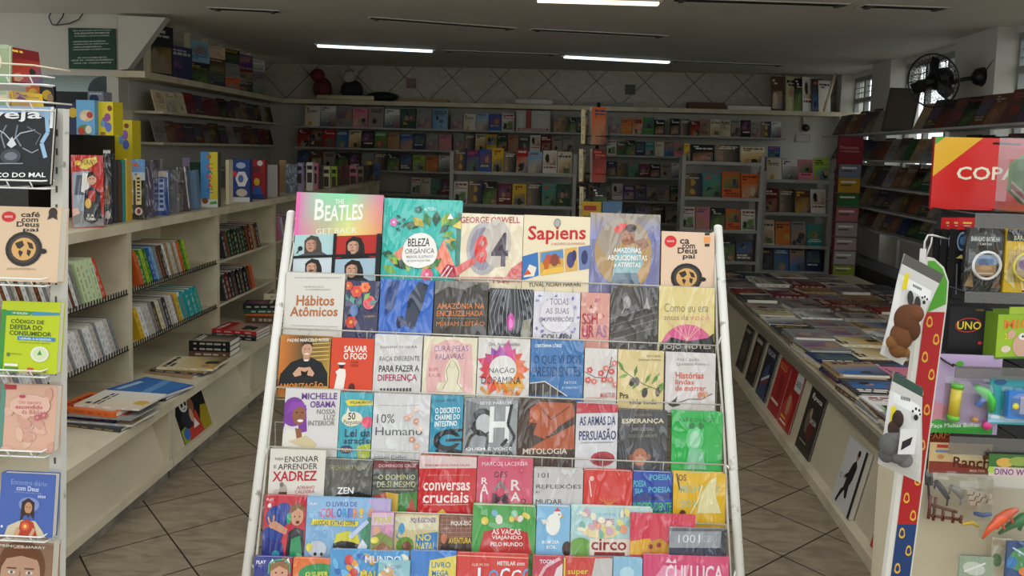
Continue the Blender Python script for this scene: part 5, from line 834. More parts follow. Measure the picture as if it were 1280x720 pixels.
z = flat(-1.76, 3.48, z, .22, .29, .014, 70, 'blue', 'bright blue wrapped magazine lying on the ledge', 1, art=[('r', .05, .05, .95, .95, '#3a74b4'), ('p', [(0, .6), (1, .4), (1, .55), (0, .75)], '#6a9acc'), ('r', .1, .1, .7, .2, '#a8c4dc')])
z = ZT+.0003
for i, (c, l) in enumerate([('tan', 'tan magazine low in the pile before the joint'), ('dark grey', 'dark magazine in the pile before the joint'), ('cream', 'cream magazine with painted cover topping the pile before the joint')]): z = flat(-1.78+.02*i, 3.84+.02*i, z, .21, .28, .011, 75+8*i, c, l, i)
z = ZT+.0003
for i, (c, l) in enumerate([('brown', 'brown book under the two black-spined books'), ('black', 'lower black book with white-lettered spine'), ('black', 'upper black book with white-lettered spine')]): z = flat(-1.76, 4.19, z, .15, .22, .028, 90, c, l, 1, 'book')
z = ZT+.0003
for i, (c, t, l) in enumerate([('black', .02, 'black book flat by the joint near the stand post'), ('dark grey', .015, 'dark grey magazine flat by the joint'), ('red', .02, 'red book lying across the joint near the stand post')]): z = flat(-1.77, 4.6, z, .2, .27, t, 84, c, l, i, 'book')
z = ZT+.0003
for i, (c, t, l) in enumerate([('brown', .05, 'thick brown book at the bottom of the far ledge pile'), ('orange', .012, 'orange thin book in the far ledge pile'), ('dark green', .03, 'dark green book third up in the far ledge pile'), ('black', .03, 'black book topping the far ledge pile')]): z = flat(-1.76-.01*i, 5.02, z, .16, .23, t, 90+4*i, c, l, i, 'book')
z = ZT+.0003
for i, (c, l) in enumerate([('dark red', 'dark red book under cream ones farthest along the ledge'), ('cream', 'lower cream book farthest along the ledge'), ('cream', 'upper cream book farthest along the ledge')]): z = flat(-1.78, 5.4, z, .16, .23, .04, 92, c, l, i, 'book')
# colourful booklet at the back of the ledge
o = book('comic', 'curled orange and blue comic leaning at the back of the ledge', 'comic', .2, .2, .008, '#2a5a8a', [('p', [(0, .3), (.5, 0), (1, .2), (1, .6), (0, .8)], '#c8642c'), ('e', .5, .4, .3, .2, '#d8b03c')], None, M_PRINT, None, frame((-1.815, 2.84, ZT+.004), (-.2, 1, 0), (-.45, 0, 1)))
# comic leaning on the third cabinet's slanted front
pn = Vector((.075-.0, 0, 0)); u = Vector((-.075, 0, .231)).normalized()
M = frame(Vector((XF-.022, 3.72, .0865)), (0, 1, 0), u)
book('comic', 'comic with skull-masked rider and yellow title on cabinet front', 'comic', .3, .27, .006, '#16191c', [
   ('p', [(0, 1), (0, .75), (.3, .7), (.42, 1)], '#8a9a2c'), ('p', [(.55, 1), (.8, .55), (1, .6), (1, 1)], '#9a8a1c'), ('p', [(.18, 1), (.3, .62), (.62, .58), (.7, 1)], '#b83a2c'), ('e', .3, .36, .14, .14, '#d8d8d4'), ('e', .25, .36, .035, .05, '#16191c'), ('e', .36, .36, .035, .05, '#16191c'), ('r', .26, .44, .35, .455, '#16191c'), ('p', [(.1, .6), (.15, .5), (.45, .5), (.5, .62), (.4, .8), (.2, .8)], '#2a2c34'), ('e', .5, .45, .1, .14, '#8a5a3c'), ('e', .44, .62, .06, .12, '#c89a7c'), ('p', [(.4, .85), (.5, .68), (.6, .85)], '#d8d8d0'), ('e', .15, .86, .1, .1, '#3a6ab0'), T('GIBI', .66, .07, .9, .17, '#d8c23c', True), T('ZERO', .66, .2, .94, .32, '#d8c23c', True)], None, M_PRINT, None, M)
# ================================================================== LEFT WALL: shelves, alcove
def shelfboard(pts, z, label, mat=M_STEEL, t=.022, nm='wall_shelf', grp=None):
    m = MB(); m.hexa([(x, y, z-t) for x, y in pts], [(x, y, z) for x, y in pts]); return tag(m.build(nm, mat), label, 'shelf', grp)
def shingle(n, f, z, rot, cols, w, h, t, lab, kind='magazine', group=None, lean=14, skip=None):
    """f(i)->(x,y) of the foot centre; rot = heading of the cover's right edge"""
    for i in range(n):
        x, y = f(i); a = radians(rot)
        if skip and skip(x, y): continue
        r = Vector((cos(a), sin(a), 0)); hb = Vector((-sin(a), cos(a), 0)); l = radians(lean)
        c = cols[i % len(cols)]
        M = frame((x, y, z+.002), r, hb*sin(l) + Vector((0, 0, cos(l))))
        loose(kind, c, (i*7+3) % 4, w*random.uniform(.92, 1.02), h*random.uniform(.9, 1.03), t, M, lab.format(c=ccn(c), n=ordn(i)), kind, group, mute=.6)
for k, z in enumerate((1.75, 1.49, 1.24)):
    shelfboard([(-3.455, 6.6), (-3.2, 6.6), (-3.2, 9.6), (-3.455, 9.6)], z, ['top', 'middle', 'lowest'][k] + ' magazine shelf on the left wall under the ledge', M_LAM)
    if k < 2:
        shingle(15, lambda i: (-3.27, 6.72+.192*i), z, 86, [['cream', 'cream', 'cream', 'dark red', 'dark grey', 'dark red', 'dark grey', 'black', 'dark grey', 'dark grey', 'brown', 'dark grey', 'black', 'grey', 'black'], ['grey', 'brown', 'dark grey', 'dark grey', 'brown', 'dark grey', 'black', 'dark grey', 'grey', 'dark grey', 'dark grey', 'brown', 'dark grey', 'dark red', 'black']][k],  # more dark greys: the dimness of this wall put into the cover colours
            .19, .2, .008, '{c} magazine, {n} from near end, %s left-wall shelf' % ['top', 'middle'][k], group='magazines on the %s left-wall shelf' % ['top', 'middle'][k])
# posters and magazines in the alcove above the ledge
def acplane(): return Plane((-3.34, 6.7, 2.052), (.28, 1, 0), (-.30, .08, 1))
colx = [6.75, 7.12, 7.5, 7.88, 8.26, 8.64, 9.02]
acl = [[('black', .43, 'tall framed black poster nearest the white gusset in the alcove')], [('navy', .30, 'dark blue cloth-like poster in the alcove')], [('black', .2, 'black magazine low in the third alcove column'), ('light blue', .2, 'black and white magazine high in the third alcove column')],
  [('dark grey', .14, 'dark grey magazine low in the fourth alcove column'), ('brown', .14, 'brown western magazine in the fourth alcove column'), ('cream', .12, 'cream topped magazine high in the fourth alcove column')], [('orange', .13, 'orange magazine low in the fifth alcove column'), ('grey', .14, 'pale grey magazine in the middle of the fifth alcove column'), ('black', .15, 'black magazine with white portrait in the fifth alcove column')],
  [('dark grey', .13, 'dark patterned magazine low in the sixth alcove column'), ('dark red', .14, 'dark red magazine in the middle of the sixth alcove column'), ('purple', .14, 'violet magazine high in the sixth alcove column')], [('grey', .13, 'lowest silvery wrapped pack at the far alcove end'), ('grey', .14, 'middle silvery wrapped pack at the far alcove end'), ('white', .13, 'top silvery wrapped pack at the far alcove end')]]
for ci, (y, items) in enumerate(zip(colx, acl)):
    zz = 2.053
    for j, (c, h, l) in enumerate(items):
        o = loose('poster' if ci < 2 else 'magazine', c, j+ci, .3, h-.006, .008, frame((-3.30, y+.02, zz), (.30, 1, 0), (0.0, 0, 1)), l, 'poster' if ci < 2 else 'magazine', mute=.35)
        if ci == 6: o.data = o.data.copy(); o.data.materials[0] = M_WRAP
        zz += h
    m = MB(); m.box(-3.35, -3.30, y-.175, y-.145, 2.051, 2.495); tag(m.build('rack_upright', M_LAM), f'narrow pale upright, {ordn(ci)} from near end in the alcove', 'upright', 'alcove uprights')
# ================================================================== BACK WALL
def flatrow(pxa, pxb, z, y, cols, hs, lab, kind='book', group=None, lean=10, var0=0, gap=.94):
    n = len(cols); A = at(pxa, 150, y=y).x; B = at(pxb, 150, y=y).x; s = (B-A)/n
    for i, c in enumerate(cols):
        if c is None: continue
        h = hs*random.uniform(.88, 1.04)
        M = frame((A+s*(i+.5), y, z+.002), (1, 0, 0), (0, sin(radians(lean)), cos(radians(lean))))
        loose(kind, c, (i*5+var0) % 4, s*gap, h, .015, M, lab.format(c=ccn(c), n=ordn(i)), kind, group)
BX0, BX1 = at(372, 150, y=9.7).x, at(980, 150, y=9.7).x
for k, (z, x0, x1) in enumerate(((1.73, BX0, BX1), (1.48, BX0, BX1-.9), (1.22, BX0, BX1-.9), (.94, BX0+.6, BX1-.9), (.68, BX0+.6, BX1-.9))):
    shelfboard([(x0, 9.58), (x1, 9.58), (x1, YB-.005), (x0, YB-.005)], z, f'{["top", "second", "third", "fourth", "lowest"][k]} long shelf on the back wall', grp='back wall shelves')
flatrow(380, 560, 1.73, 9.66, ['white', 'white', 'grey', 'pink', 'grey', 'white', 'dark green', 'grey', 'light blue'], .26, '{c} magazine, {n} from left on top back-wall shelf, left part', 'magazine', 'top back-wall magazines', var0=1)
flatrow(563, 643, 1.73, 9.66, ['grey', 'white', 'light blue', 'blue', 'white'], .22, '{c} book, {n} left of the calendar box, top back-wall shelf', group='top back-wall books by the calendar')
flatrow(692, 730, 1.73, 9.66, ['tan', 'dark grey', 'black', 'dark green'], .19, '{c} book, {n} right of the calendar box, top back-wall shelf', group='top back-wall books right of calendar')
flatrow(763, 832, 1.73, 9.66, ['grey', 'orange', 'orange', 'green', 'black'], .2, '{c} book, {n} right of the spinner, top back-wall shelf', group='top back-wall books by the spinner')
flatrow(838, 978, 1.73, 9.66, ['black', 'black', 'dark red', 'tan', 'cream', 'cream', 'grey', 'black', 'grey', 'navy', 'white'], .2, '{c} book, {n} along right third of top back-wall shelf', group='top back-wall books at right')
flatrow(371, 565, 1.48, 9.66, ['dark red', 'brown', 'red', 'blue', 'cream', 'black', 'green', 'tan', 'blue', 'navy', 'grey', 'pink'], .21, '{c} book, {n} from left on second back-wall shelf', group='second back-wall shelf, left', var0=2)
flatrow(567, 718, 1.48, 9.66, ['grey', 'black', 'cream', 'yellow', 'dark green', 'tan', 'dark grey', 'white', 'dark red', 'grey', 'grey'], .21, '{c} book, {n} above the middle gondola, second back-wall shelf', group='second back-wall shelf, middle')
flatrow(760, 856, 1.48, 9.66, ['white', 'dark green', 'black', 'navy', 'teal', 'white', 'tan', 'pink'], .18, '{c} book, {n} right of spinner, second back-wall shelf', group='second back-wall shelf, right')
flatrow(371, 565, 1.22, 9.66, ['dark grey', 'brown', 'grey', 'black', 'black', 'grey', 'black', 'black', 'dark grey', 'lime', 'orange', 'white'], .21, '{c} book, {n} from left on third back-wall shelf', group='third back-wall shelf, left', var0=3)
flatrow(760, 856, 1.22, 9.66, ['navy', 'dark grey', 'teal', 'dark red', 'black', 'grey', 'white'], .18, '{c} book, {n} right of spinner, third back-wall shelf', group='third back-wall shelf, right')
flatrow(515, 565, .94, 9.66, ['white', 'white', 'teal', 'dark red'], .2, '{c} book, {n} from left in low gap left of the gondola', group='fourth back-wall shelf, left')
flatrow(724, 856, .94, 9.66, ['dark grey', 'navy', 'grey', 'white', 'purple', 'purple', 'grey', 'grey', 'dark green'], .19, '{c} book, {n} right of gondola, fourth back-wall shelf', group='fourth back-wall shelf, right')
flatrow(724, 856, .68, 9.66, ['dark red', 'navy', 'purple', 'dark grey', 'lilac', 'black', 'grey'], .19, '{c} book, {n} right of gondola, lowest back-wall shelf', group='lowest back-wall shelf')
A, B = at(645, 167, y=9.6), at(688, 139, y=9.6); w = B.x-A.x
book('calendar_box', 'large white flat box with red bar on the top back-wall shelf', 'box', w, B.z-1.733, .03, '#b9b8b2', [('r', .28, 0, .45, .85, '#96403a'), ('r', .08, .2, .2, .8, '#c8c8c4'), ('l', [(.5, .2), (.95, .2)], .02, '#8a8a86'), ('r', .05, .86, .95, .97, '#a83a38'), T('MICROFISIOTERAPIA', .1, .88, .9, .95, '#d8d0cc', True)], None, M_PRINT, None, Matrix.Translation(((A.x+B.x)/2, 9.6, 1.733)), pages=None)
# odd things on the back ledge
for i, (px0, px1, h, c, l) in enumerate([(400, 470, .03, 'cream', 'long cream roll lying on the left of the back ledge'), (500, 560, .025, 'tan', 'tan flat parcel on the back ledge'), (645, 690, .035, 'white', 'white rolled papers on the back ledge above the calendar box'), (730, 790, .03, 'grey', 'grey flat parcel on the back ledge behind the spinner'), (860, 905, .05, 'brown', 'brown parcel on the right of the back ledge'), (908, 962, .03, 'white', 'white papers on the right end of the back ledge')]):
    a, b = at(px0, 128, y=9.8), at(px1, 128, y=9.8); m = MB()
    m.tube([(a.x, 9.67, 2.051+h), (b.x, 9.67, 2.051+h)], h, c, n=10) if i in (0, 2) else m.box(a.x, b.x, 9.72, 9.9, 2.051, 2.051+h*1.6, c)
    tag(m.build('paper_roll' if i in (0, 2) else 'parcel', M_MATT), l, 'roll' if i in (0, 2) else 'parcel')
# stuffed ornaments at the left end of the ledge
o = empty('plush_ornament', (at(403, 110, y=9.82).x, 9.82, 2.051), 'dark red and white stuffed ornament at the left end of the back ledge', 'ornament')
m = MB(); m.ball((0, 0, .14), .12, .1, .14, '#5a1518'); m.build('body', M_MATT, o)
m = MB(); m.ball((-.05, -.03, .3), .09, .08, .08, '#6a1a1c'); m.build('head', M_MATT, o)
o = empty('plush_ornament', (at(440, 110, y=9.82).x, 9.82, 2.051), 'black and white stuffed ornament beside the dark red one', 'ornament')
m = MB(); m.ball((0, 0, .13), .14, .1, .13, '#1a1a1c'); m.build('body', M_MATT, o)
m = MB(); m.ball((-.03, -.03, .29), .08, .07, .08, '#b0a8a0'); m.build('head', M_MATT, o)
for s in (-1, 1):
    m = MB(); m.ball((-.03+.08*s, -.02, .34), .03, .02, .05, '#b0a8a0'); m.build('ear', M_MATT, o)
m = MB(); m.ball((0, 0, .06), .2, .1, .06, '#18181a'); oo = m.build('cushion', M_MATT, None, Matrix.Translation((at(478, 110, y=9.8).x, 9.8, 2.051))); tag(oo, 'black cushion-like bundle right of the stuffed ornaments', 'cushion')
# slanted magazine display at the right end of the back ledge
for i, (px, c, h) in enumerate([(972, 'brown', .42), (990, 'cream', .42), (1001, 'black', .40), (1011, 'white', .42), (1022, 'dark grey', .4), (1031, 'white', .38)]):
    P = at(px, 138, y=9.72); loose('poster', c, i, .15, h, .012, frame((P.x, 9.72, 2.052), (1, .2, 0), (0, .2, 1)), f'{c} poster, {ordn(i)} from left at the right end of the back ledge', 'poster', 'posters at the right ledge end')
a, b = at(1044, 97, y=9.62), at(1030, 140, y=9.62); m = MB(); m.tube([(b.x, 9.62, 2.052), (a.x, 9.62, 2.495)], .018, n=6); tag(m.build('slanted_bar', M_LAM), 'pale slanted bar closing the right end of the back ledge', 'bar')
for nm, px, py, lab in (('socket_box', 497+17, 104, 'small red alarm box on the tiled back wall'), ('socket_box', 788, 112, 'small black box on the tiled back wall right of centre')):
    P = at(px, py, y=YB); m = MB(); m.box(-.06, .06, -.02, 0, -.06, .06, '#7a2a28' if 'red' in lab else '#1a1a1a'); m.box(-.045, .045, -.026, -.02, -.045, .045, '#5a2220' if 'red' in lab else '#222224')
    tag(m.build(nm, M_PLAST, None, Matrix.Translation((P.x, YB+.019, P.z))), lab, 'box')
P = at(1006, 160, y=YB); m = MB(); m.tube([at(1003, 146, y=YB-.015), at(1003, 156, y=YB-.02), P + Vector((0, -.03, 0))], .006, '#151515', n=6); m.ball(P + Vector((0, -.04, 0)), .05, .03, .045, '#151515', nu=10, nv=6)
tag(m.build('hanging_plug', M_BLACKP), 'black plug hanging on its cable on the right of the back wall', 'plug')
P = at(1003, 173, y=YB); m = MB(); m.box(-.09, .09, -.012, 0, -.05, .05, '#a3a19a'); m.box(-.07, .07, -.016, -.012, -.035, .035, '#b4b2ab'); tag(m.build('switch_plate', M_PLAST, None, Matrix.Translation((P.x, YB, P.z))), 'pale blank switch plate on the right of the back wall', 'switch plate')
# ================================================================== GONDOLA SHELVES IN FRONT OF THE BACK WALL
def gondola(px0, px1, y, zs, ztop, lab):
    a, b = at(px0, 200, y=y).x, at(px1, 200, y=y).x; c = (a+b)/2; o = empty('gondola_shelf', (c, y, 0), lab, 'shelf unit', 'grey metal gondola shelves'); hw = (b-a)/2
    for s in (-1, 1):
        m = MB(); m.box(s*hw-.018, s*hw+.018, -.02, .02, 0, ztop); m.build('post', M_STEEL, o)
        m = MB(); m.box(s*hw-.018, s*hw+.018, -.02, .4, 0, .04); m.build('foot', M_STEEL, o)
    m = MB(); m.box(-hw+.018, hw-.018, .36, .38, .04, ztop-.02); m.build('back_panel', M_STEEL, o)
    for z in zs:
        m = MB(); m.box(-hw+.018, hw-.018, 0, .36, z-.02, z); s = m.build('shelf', M_STEEL, o)
        m = MB(); m.box(-hw+.018, hw-.018, -.022, -.019, z-.02, z+.012); m.build('lip', M_STEEL, s)
    return o
gondola(565, 719, 8.0, (1.27, .945, .62, .3), 1.47, 'grey metal gondola shelf behind the stand, left of the spinner')
flatrow(569, 662, 1.27, 8.05, ['navy', 'purple', 'blue', 'yellow', 'black', 'red'], .245, '{c} book, {n} from left on upper gondola shelf left of spinner', group='upper gondola books', lean=12, var0=1)
flatrow(661, 717, 1.27, 8.05, ['light blue', 'white', 'cream'], .235, '{c} book, {n} at right end of upper gondola shelf', group='upper gondola books', lean=12, var0=2)
flatrow(568, 717, .945, 8.05, ['white', 'navy', 'black', 'dark red', 'yellow', 'black', 'teal', 'dark green'], .25, '{c} book, {n} from left on second gondola shelf', group='second gondola books', lean=12)
flatrow(568, 717, .62, 8.05, ['dark red', 'dark grey', 'black', 'teal', 'dark grey', 'grey', 'black', 'navy'], .24, '{c} book, {n} from left on third gondola shelf', group='third gondola books', lean=12)
gondola(855, 953, 8.0, (1.43, 1.08, .76, .45), 1.5, 'grey metal gondola shelf right of the spinner with orange books')
flatrow(857, 864, 1.43, 8.05, ['yellow'], .18, '{c} narrow book at left end of the right gondola top', lean=10)
flatrow(865, 960, 1.43, 8.05, ['black', 'black', 'cream'], .18, '{c} wide book, {n} from left on right gondola top', group='wide books on the right gondola', lean=12)
flatrow(858, 955, 1.08, 8.05, ['navy', 'teal', 'orange', 'orange'], .26, '{c} book, {n} from left on right gondola middle shelf', group='right gondola middle books', lean=12, var0=1)
flatrow(856, 952, .76, 8.05, ['white', 'pink', 'black', 'orange', 'white'], .24, '{c} book, {n} from left on right gondola lower shelf', group='right gondola lower books', lean=12)
flatrow(856, 952, .45, 8.05, ['orange', 'dark grey', 'black', 'dark grey'], .24, '{c} book, {n} from left on right gondola bottom shelf', group='right gondola bottom books', lean=12)
gondola(957, 1041, 8.15, (1.27, .94, .61, .35), 1.36, 'grey metal gondola shelf at far right before the windows')
flatrow(962, 978, 1.5, 8.4, ['blue'], .12, '{c} and red small book standing above the far right gondola', lean=4)
flatrow(962, 1042, 1.27, 8.2, ['white', 'white', 'pink', 'lime'], .235, '{c} book, {n} from left on far right gondola top shelf', group='far right gondola top books', lean=14, var0=1)
flatrow(960, 1040, .94, 8.2, ['dark red', 'black', 'brown', 'white'], .245, '{c} book, {n} from left on far right gondola middle shelf', group='far right gondola middle books', lean=14)
flatrow(957, 1038, .61, 8.2, ['cream', 'orange', 'grey', 'teal'], .25, '{c} book, {n} from left on far right gondola lower shelf', group='far right gondola lower books', lean=14)
flatrow(957, 1038, .35, 8.2, ['dark grey', 'blue', 'tan', 'navy'], .24, '{c} book, {n} from left on far right gondola bottom shelf', group='far right gondola bottom books', lean=14)
P = at(970, 190, y=8.4); m = MB(); m.box(P.x-.1, P.x+.1, 8.36, 8.5, 1.28, 1.499); tag(m.build('book_riser', M_STEEL), 'small grey riser under the blue and red book', 'riser')
# ================================================================== SPINNER
SX, SY = at(746, 200, y=6.5).x, 6.5
sp = empty('book_spinner', (SX, SY, 0), 'tall black revolving wire book stand behind the cream comic book', 'book spinner')
m = MB(); m.tube([(0, 0, .03), (0, 0, 1.9)], .015, n=8); m.build('pole', M_DARKM, sp)
for k in range(4):
    a = pi/4 + k*pi/2; m = MB(); m.tube([(0, 0, .05), (.26*cos(a), .26*sin(a), .015)], .012, n=6); m.build('foot', M_DARKM, sp)
zs = (1.56, 1.26, .97, .78)
for z in zs:
    m = MB(); rr = .13
    for dz in (0, .07): m.tube([(rr*cos(a), rr*sin(a), z+dz) for a in [pi/4+k*pi/2 for k in range(4)]], .003, n=5, closed=True)
    for k in range(4):
        a = pi/4 + k*pi/2; m.tube([(0, 0, z), (rr*cos(a), rr*sin(a), z), (rr*cos(a), rr*sin(a), z+.16)], .003, n=5)
    m.build('wire_tier', M_DARKM, sp)
for (px, z, c, l, hgt, dx, rot, tt) in [(732, 1.563, 'cream', 'cream edged book at left of the top spinner tier', .27, 0, 75, .03), (748, 1.563, 'orange', 'orange-red wrapped book with white spine on the top spinner tier', .30, 0, 20, .05), (731, 1.263, 'cream', 'cream edged book at left of the second spinner tier', .26, 0, 75, .03), (750, 1.263, 'dark red', 'dark red wrapped book on the second spinner tier', .27, 0, 20, .05), (733, .973, 'cream', 'cream edged book at left of the third spinner tier', .25, 0, 75, .03), (752, .973, 'black', 'black glossy book on the third spinner tier', .25, 0, 15, .06)]:
    P = at(px, 200, y=SY-.1); a = radians(rot)
    o = loose('book', c, 2, .12 if rot < 50 else .1, hgt, tt, frame((P.x, SY-.09, z), (cos(a), sin(a), 0), (-.02, .12, 1)), l, 'book', spine='white' if c in ('orange', 'dark red') else None)
for px, c, l, ar in ((740, '#d8ac2c', 'yellow book with red heading on the lowest spinner tier', [('r', .1, .1, .75, .22, '#b8402c'), ('r', .1, .35, .85, .5, '#7a6a2c'), ('r', .1, .55, .85, .7, '#7a6a2c')]), (766, '#5f86ac', 'blue book with white streak on the lowest spinner tier', [('p', [(.3, .55), (.9, .2), (.95, .3), (.35, .65)], '#d8d8cc'), ('e', .3, .6, .1, .08, '#d8d4a8')])):
    P = at(px, 252, y=SY-.17); w = .155
    book('book', l, 'book', w, P.z-.785, .02, c, ar, None, M_PRINT, None, frame((P.x, SY-.17, .785), (1, .04, 0), (0, .1, 1)))
# ================================================================== RIGHT WALL SHELVES
RZ = (1.76, 1.5, 1.25, 1.04, .84)
for k, z in enumerate(RZ):
    f = lambda y, d: (RX(y)+d, y); y0 = 4.3 if k == 0 else 5.0
    shelfboard([f(y0, -.27), f(y0, -.03), f(9.5, -.03), f(9.5, -.27)][::1], z, f'{["top", "second", "third", "fourth", "lowest"][k]} shelf of magazines before the right windows', M_STEEL, .018)
    n = int((9.3-y0)/.208)
    shingle(n, lambda i: (RX(9.3-.2*i)-.17, 9.3-.208*i), z, -86, random.sample(['brown', 'tan', 'dark grey', 'grey', 'dark grey', 'dark green', 'dark grey', 'black', 'brown', 'dark grey', 'navy', 'black', 'grey', 'dark grey'], 14), .2, .27 if k == 0 else .225, .012,  # dark covers: their backlit shade is put into the colours
        '{c} magazine, {n} from far end, %s right-wall shelf' % ['top', 'second', 'third', 'fourth', 'lowest'][k], group='magazines on the %s right-wall shelf' % ['top', 'second', 'third', 'fourth', 'lowest'][k], lean=24, skip=lambda x, y: k == 0 and 7.12 < y < 7.62)
for i, y in enumerate((4.4, 6.0, 7.6, 9.2)):
    m = MB(); x = RX(y); m.box(x-.055, x-.028, y-.012, y+.012, 0, 1.98); tag(m.build('shelf_upright', M_STEEL), f'grey shelf upright, {ordn(i)} from near end along right windows', 'upright', 'right-wall uprights')
m = MB(); m.hexa([(RX(5.2)-.28, 5.2, 0), (RX(5.2)-.06, 5.2, 0), (RX(9.3)-.06, 9.3, 0), (RX(9.3)-.4, 9.3, 0)], [(RX(5.2)-.28, 5.2, .5), (RX(5.2)-.06, 5.2, .5), (RX(9.3)-.06, 9.3, .5), (RX(9.3)-.4, 9.3, .5)], '#2c2a28'); tag(m.build('low_bench', M_MATT), 'dark low bench under the right-wall magazine shelves', 'bench')
# big dark board leaning behind the fan on the top shelf
P = at(1133, 150, y=7.4); m = MB(); m.box(-.13, .13, 0, .02, 0, .42, '#3a352e'); m.box(-.11, .11, -.003, 0, .02, .4, '#4a4238')
tag(m.build('leaning_board', M_MATT, None, frame((RX(7.4)-.2, 7.4, 1.763), (.75, -.5, 0), (.25, .25, 1))), 'large dark framed board leaning on the top right shelf under the fan', 'board')
# ================================================================== TOWER OF SMALL COLOURED BOOKS
TX = at(1059, 250, y=7.7).x; TY = 7.7
tw = empty('book_tower', (TX, TY, 0), 'narrow upright pocket tower of small coloured books near the right windows', 'display stand')
m = MB(); m.box(-.115, .115, 0, .02, .02, 1.72, '#5a1a20'); m.build('back_board', M_MATT, tw)
m = MB(); m.box(-.14, .14, -.12, .16, 0, .02); m.build('base', M_STEEL, tw)
pz = []
items = [('#7e1626', 173, 205, 'sign'), ('#6f7a8c', 205, 222, 'slate blue'), ('#b48a22', 222, 241, 'mustard'), ('#2f6a34', 242, 258, 'green'), ('#a8686a', 259, 277, 'dusty rose'), ('#a39094', 278, 296, 'mauve grey'), ('#a89090', 297, 313, 'pinkish beige'), ('#a09e9a', 314, 331, 'pale grey'), ('#8a9a34', 332, 345, 'lime')]
for i, (c, ya, yb, nm) in enumerate(items):
    a, b = at(1059, ya, y=TY-.03).z, at(1059, yb, y=TY-.03).z
    if i == 0:
        m = MB(); m.box(-.115, .115, -.012, -.001, a-.245, a, c); hh = .245; paint(m, [T('Pensamentos', .08, .28, .8, .4, '#c89a9a'), T('e meditações', .08, .44, .85, .54, '#c89a9a')], lambda x, y: ((x-.5)*.23, a-y*hh), y0=-.0125, w=.23, h=3); m.build('header_sign', M_MATT, tw)
    else:
        m = MB()
        m.tube([(-.115, -.035, b-.002), (.115, -.035, b-.002)], .003, '#8a8a88', n=5); m.tube([(-.115, -.001, b-.002), (-.115, -.035, b-.002)], .003, '#8a8a88', n=5); m.build('pocket', M_MATT, tw)
        book('pocket_book', f'{nm} small book, {ordn(i-1)} down under the red sign of the tower', 'book', .2, (a-b)*.94, .018, c, [('r', .1, .2, .8, .34, '#e0d8cc'), ('r', .1, .45, .6, .55, '#4a4440')], None, M_PRINT, None, Matrix.Translation((TX, TY-.028, b+.003)), 'small books of the pocket tower', pages=None)
# ================================================================== FAN
FP = at(1166, 101, y=6.35)
fan = empty('wall_fan', FP, 'black wall fan with wire cage on the column before the right windows', 'fan')
d = Vector((-.80, -.52, -.22)).normalized(); fr = frame((0, 0, 0), Vector((-d.y, d.x, 0)) * -1, (0, 0, 1))
e1 = Vector((d.y, -d.x, 0)).normalized(); e2 = d.cross(e1).normalized()
def ring(c, r, n=28): return [c + e1*r*cos(2*pi*k/n) + e2*r*sin(2*pi*k/n) for k in range(n)]
m = MB(); R_ = .205
m.tube(ring(Vector((0, 0, 0)), R_), .007, n=6, closed=True)
for rr, dd in ((R_*.72, .045), (R_*.4, .06), (R_*.72, -.06), (R_*.4, -.075)): m.tube(ring(d*dd, rr), .0022, n=4, closed=True)
for k in range(36):
    a = 2*pi*k/36; v = e1*cos(a) + e2*sin(a)
    m.tube([v*R_, v*R_*.72 + d*.045, v*R_*.4 + d*.06, v*.04 + d*.065], .0017, n=4); m.tube([v*R_, v*R_*.72 - d*.06, v*R_*.4 - d*.075, v*.05 - d*.08], .0017, n=4)
m.build('wire_cage', M_DARKM, fan)
for k in range(3):
    a = 2*pi*k/3 + .4; v = e1*cos(a) + e2*sin(a); t = d.cross(v); m = MB()
    q = [v*.03 - t*.02, v*.09 - t*.05 + d*.015, v*.17 - t*.055 + d*.02, v*.185 + t*.02 - d*.005, v*.12 + t*.045 - d*.02, v*.03 + t*.02]
    m.face(q, '#1a1a1c'); m.face([p - d*.004 for p in q[::-1]], '#1a1a1c'); m.build('blade', M_BLACKP, fan)
m = MB(); m.tube([d*.02, d*.06, d*.075], [.045, .04, .015], n=12); m.build('hub', M_BLACKP, fan)
m = MB(); m.tube([-d*.03, -d*.06, -d*.15, -d*.19], [.05, .085, .08, .04], n=14); m.build('motor_housing', M_BLACKP, fan)
W_ = at(1228, 96, x=RX(6.3)-.001) - FP
m = MB(); m.tube([-d*.12 + Vector((0, 0, -.07)), (-d*.12)*.6 + W_*.4 + Vector((0, 0, -.02)), W_ + Vector((-.02, 0, 0))], .016, n=8); m.build('arm', M_BLACKP, fan)
m = MB(); m.tube([W_, W_ + Vector((-.05, 0, 0)), W_ + Vector((-.07, 0, 0))], [.075, .06, .03], n=14); m.build('wall_plate', M_BLACKP, fan)
m = MB(); m.tube([W_ + Vector((-.01, 0, .0)), W_ + Vector((-.006, -.12, .09)), W_ + Vector((-.006, -.18, .12))], .004, n=5); m.build('cord', M_BLACKP, fan)
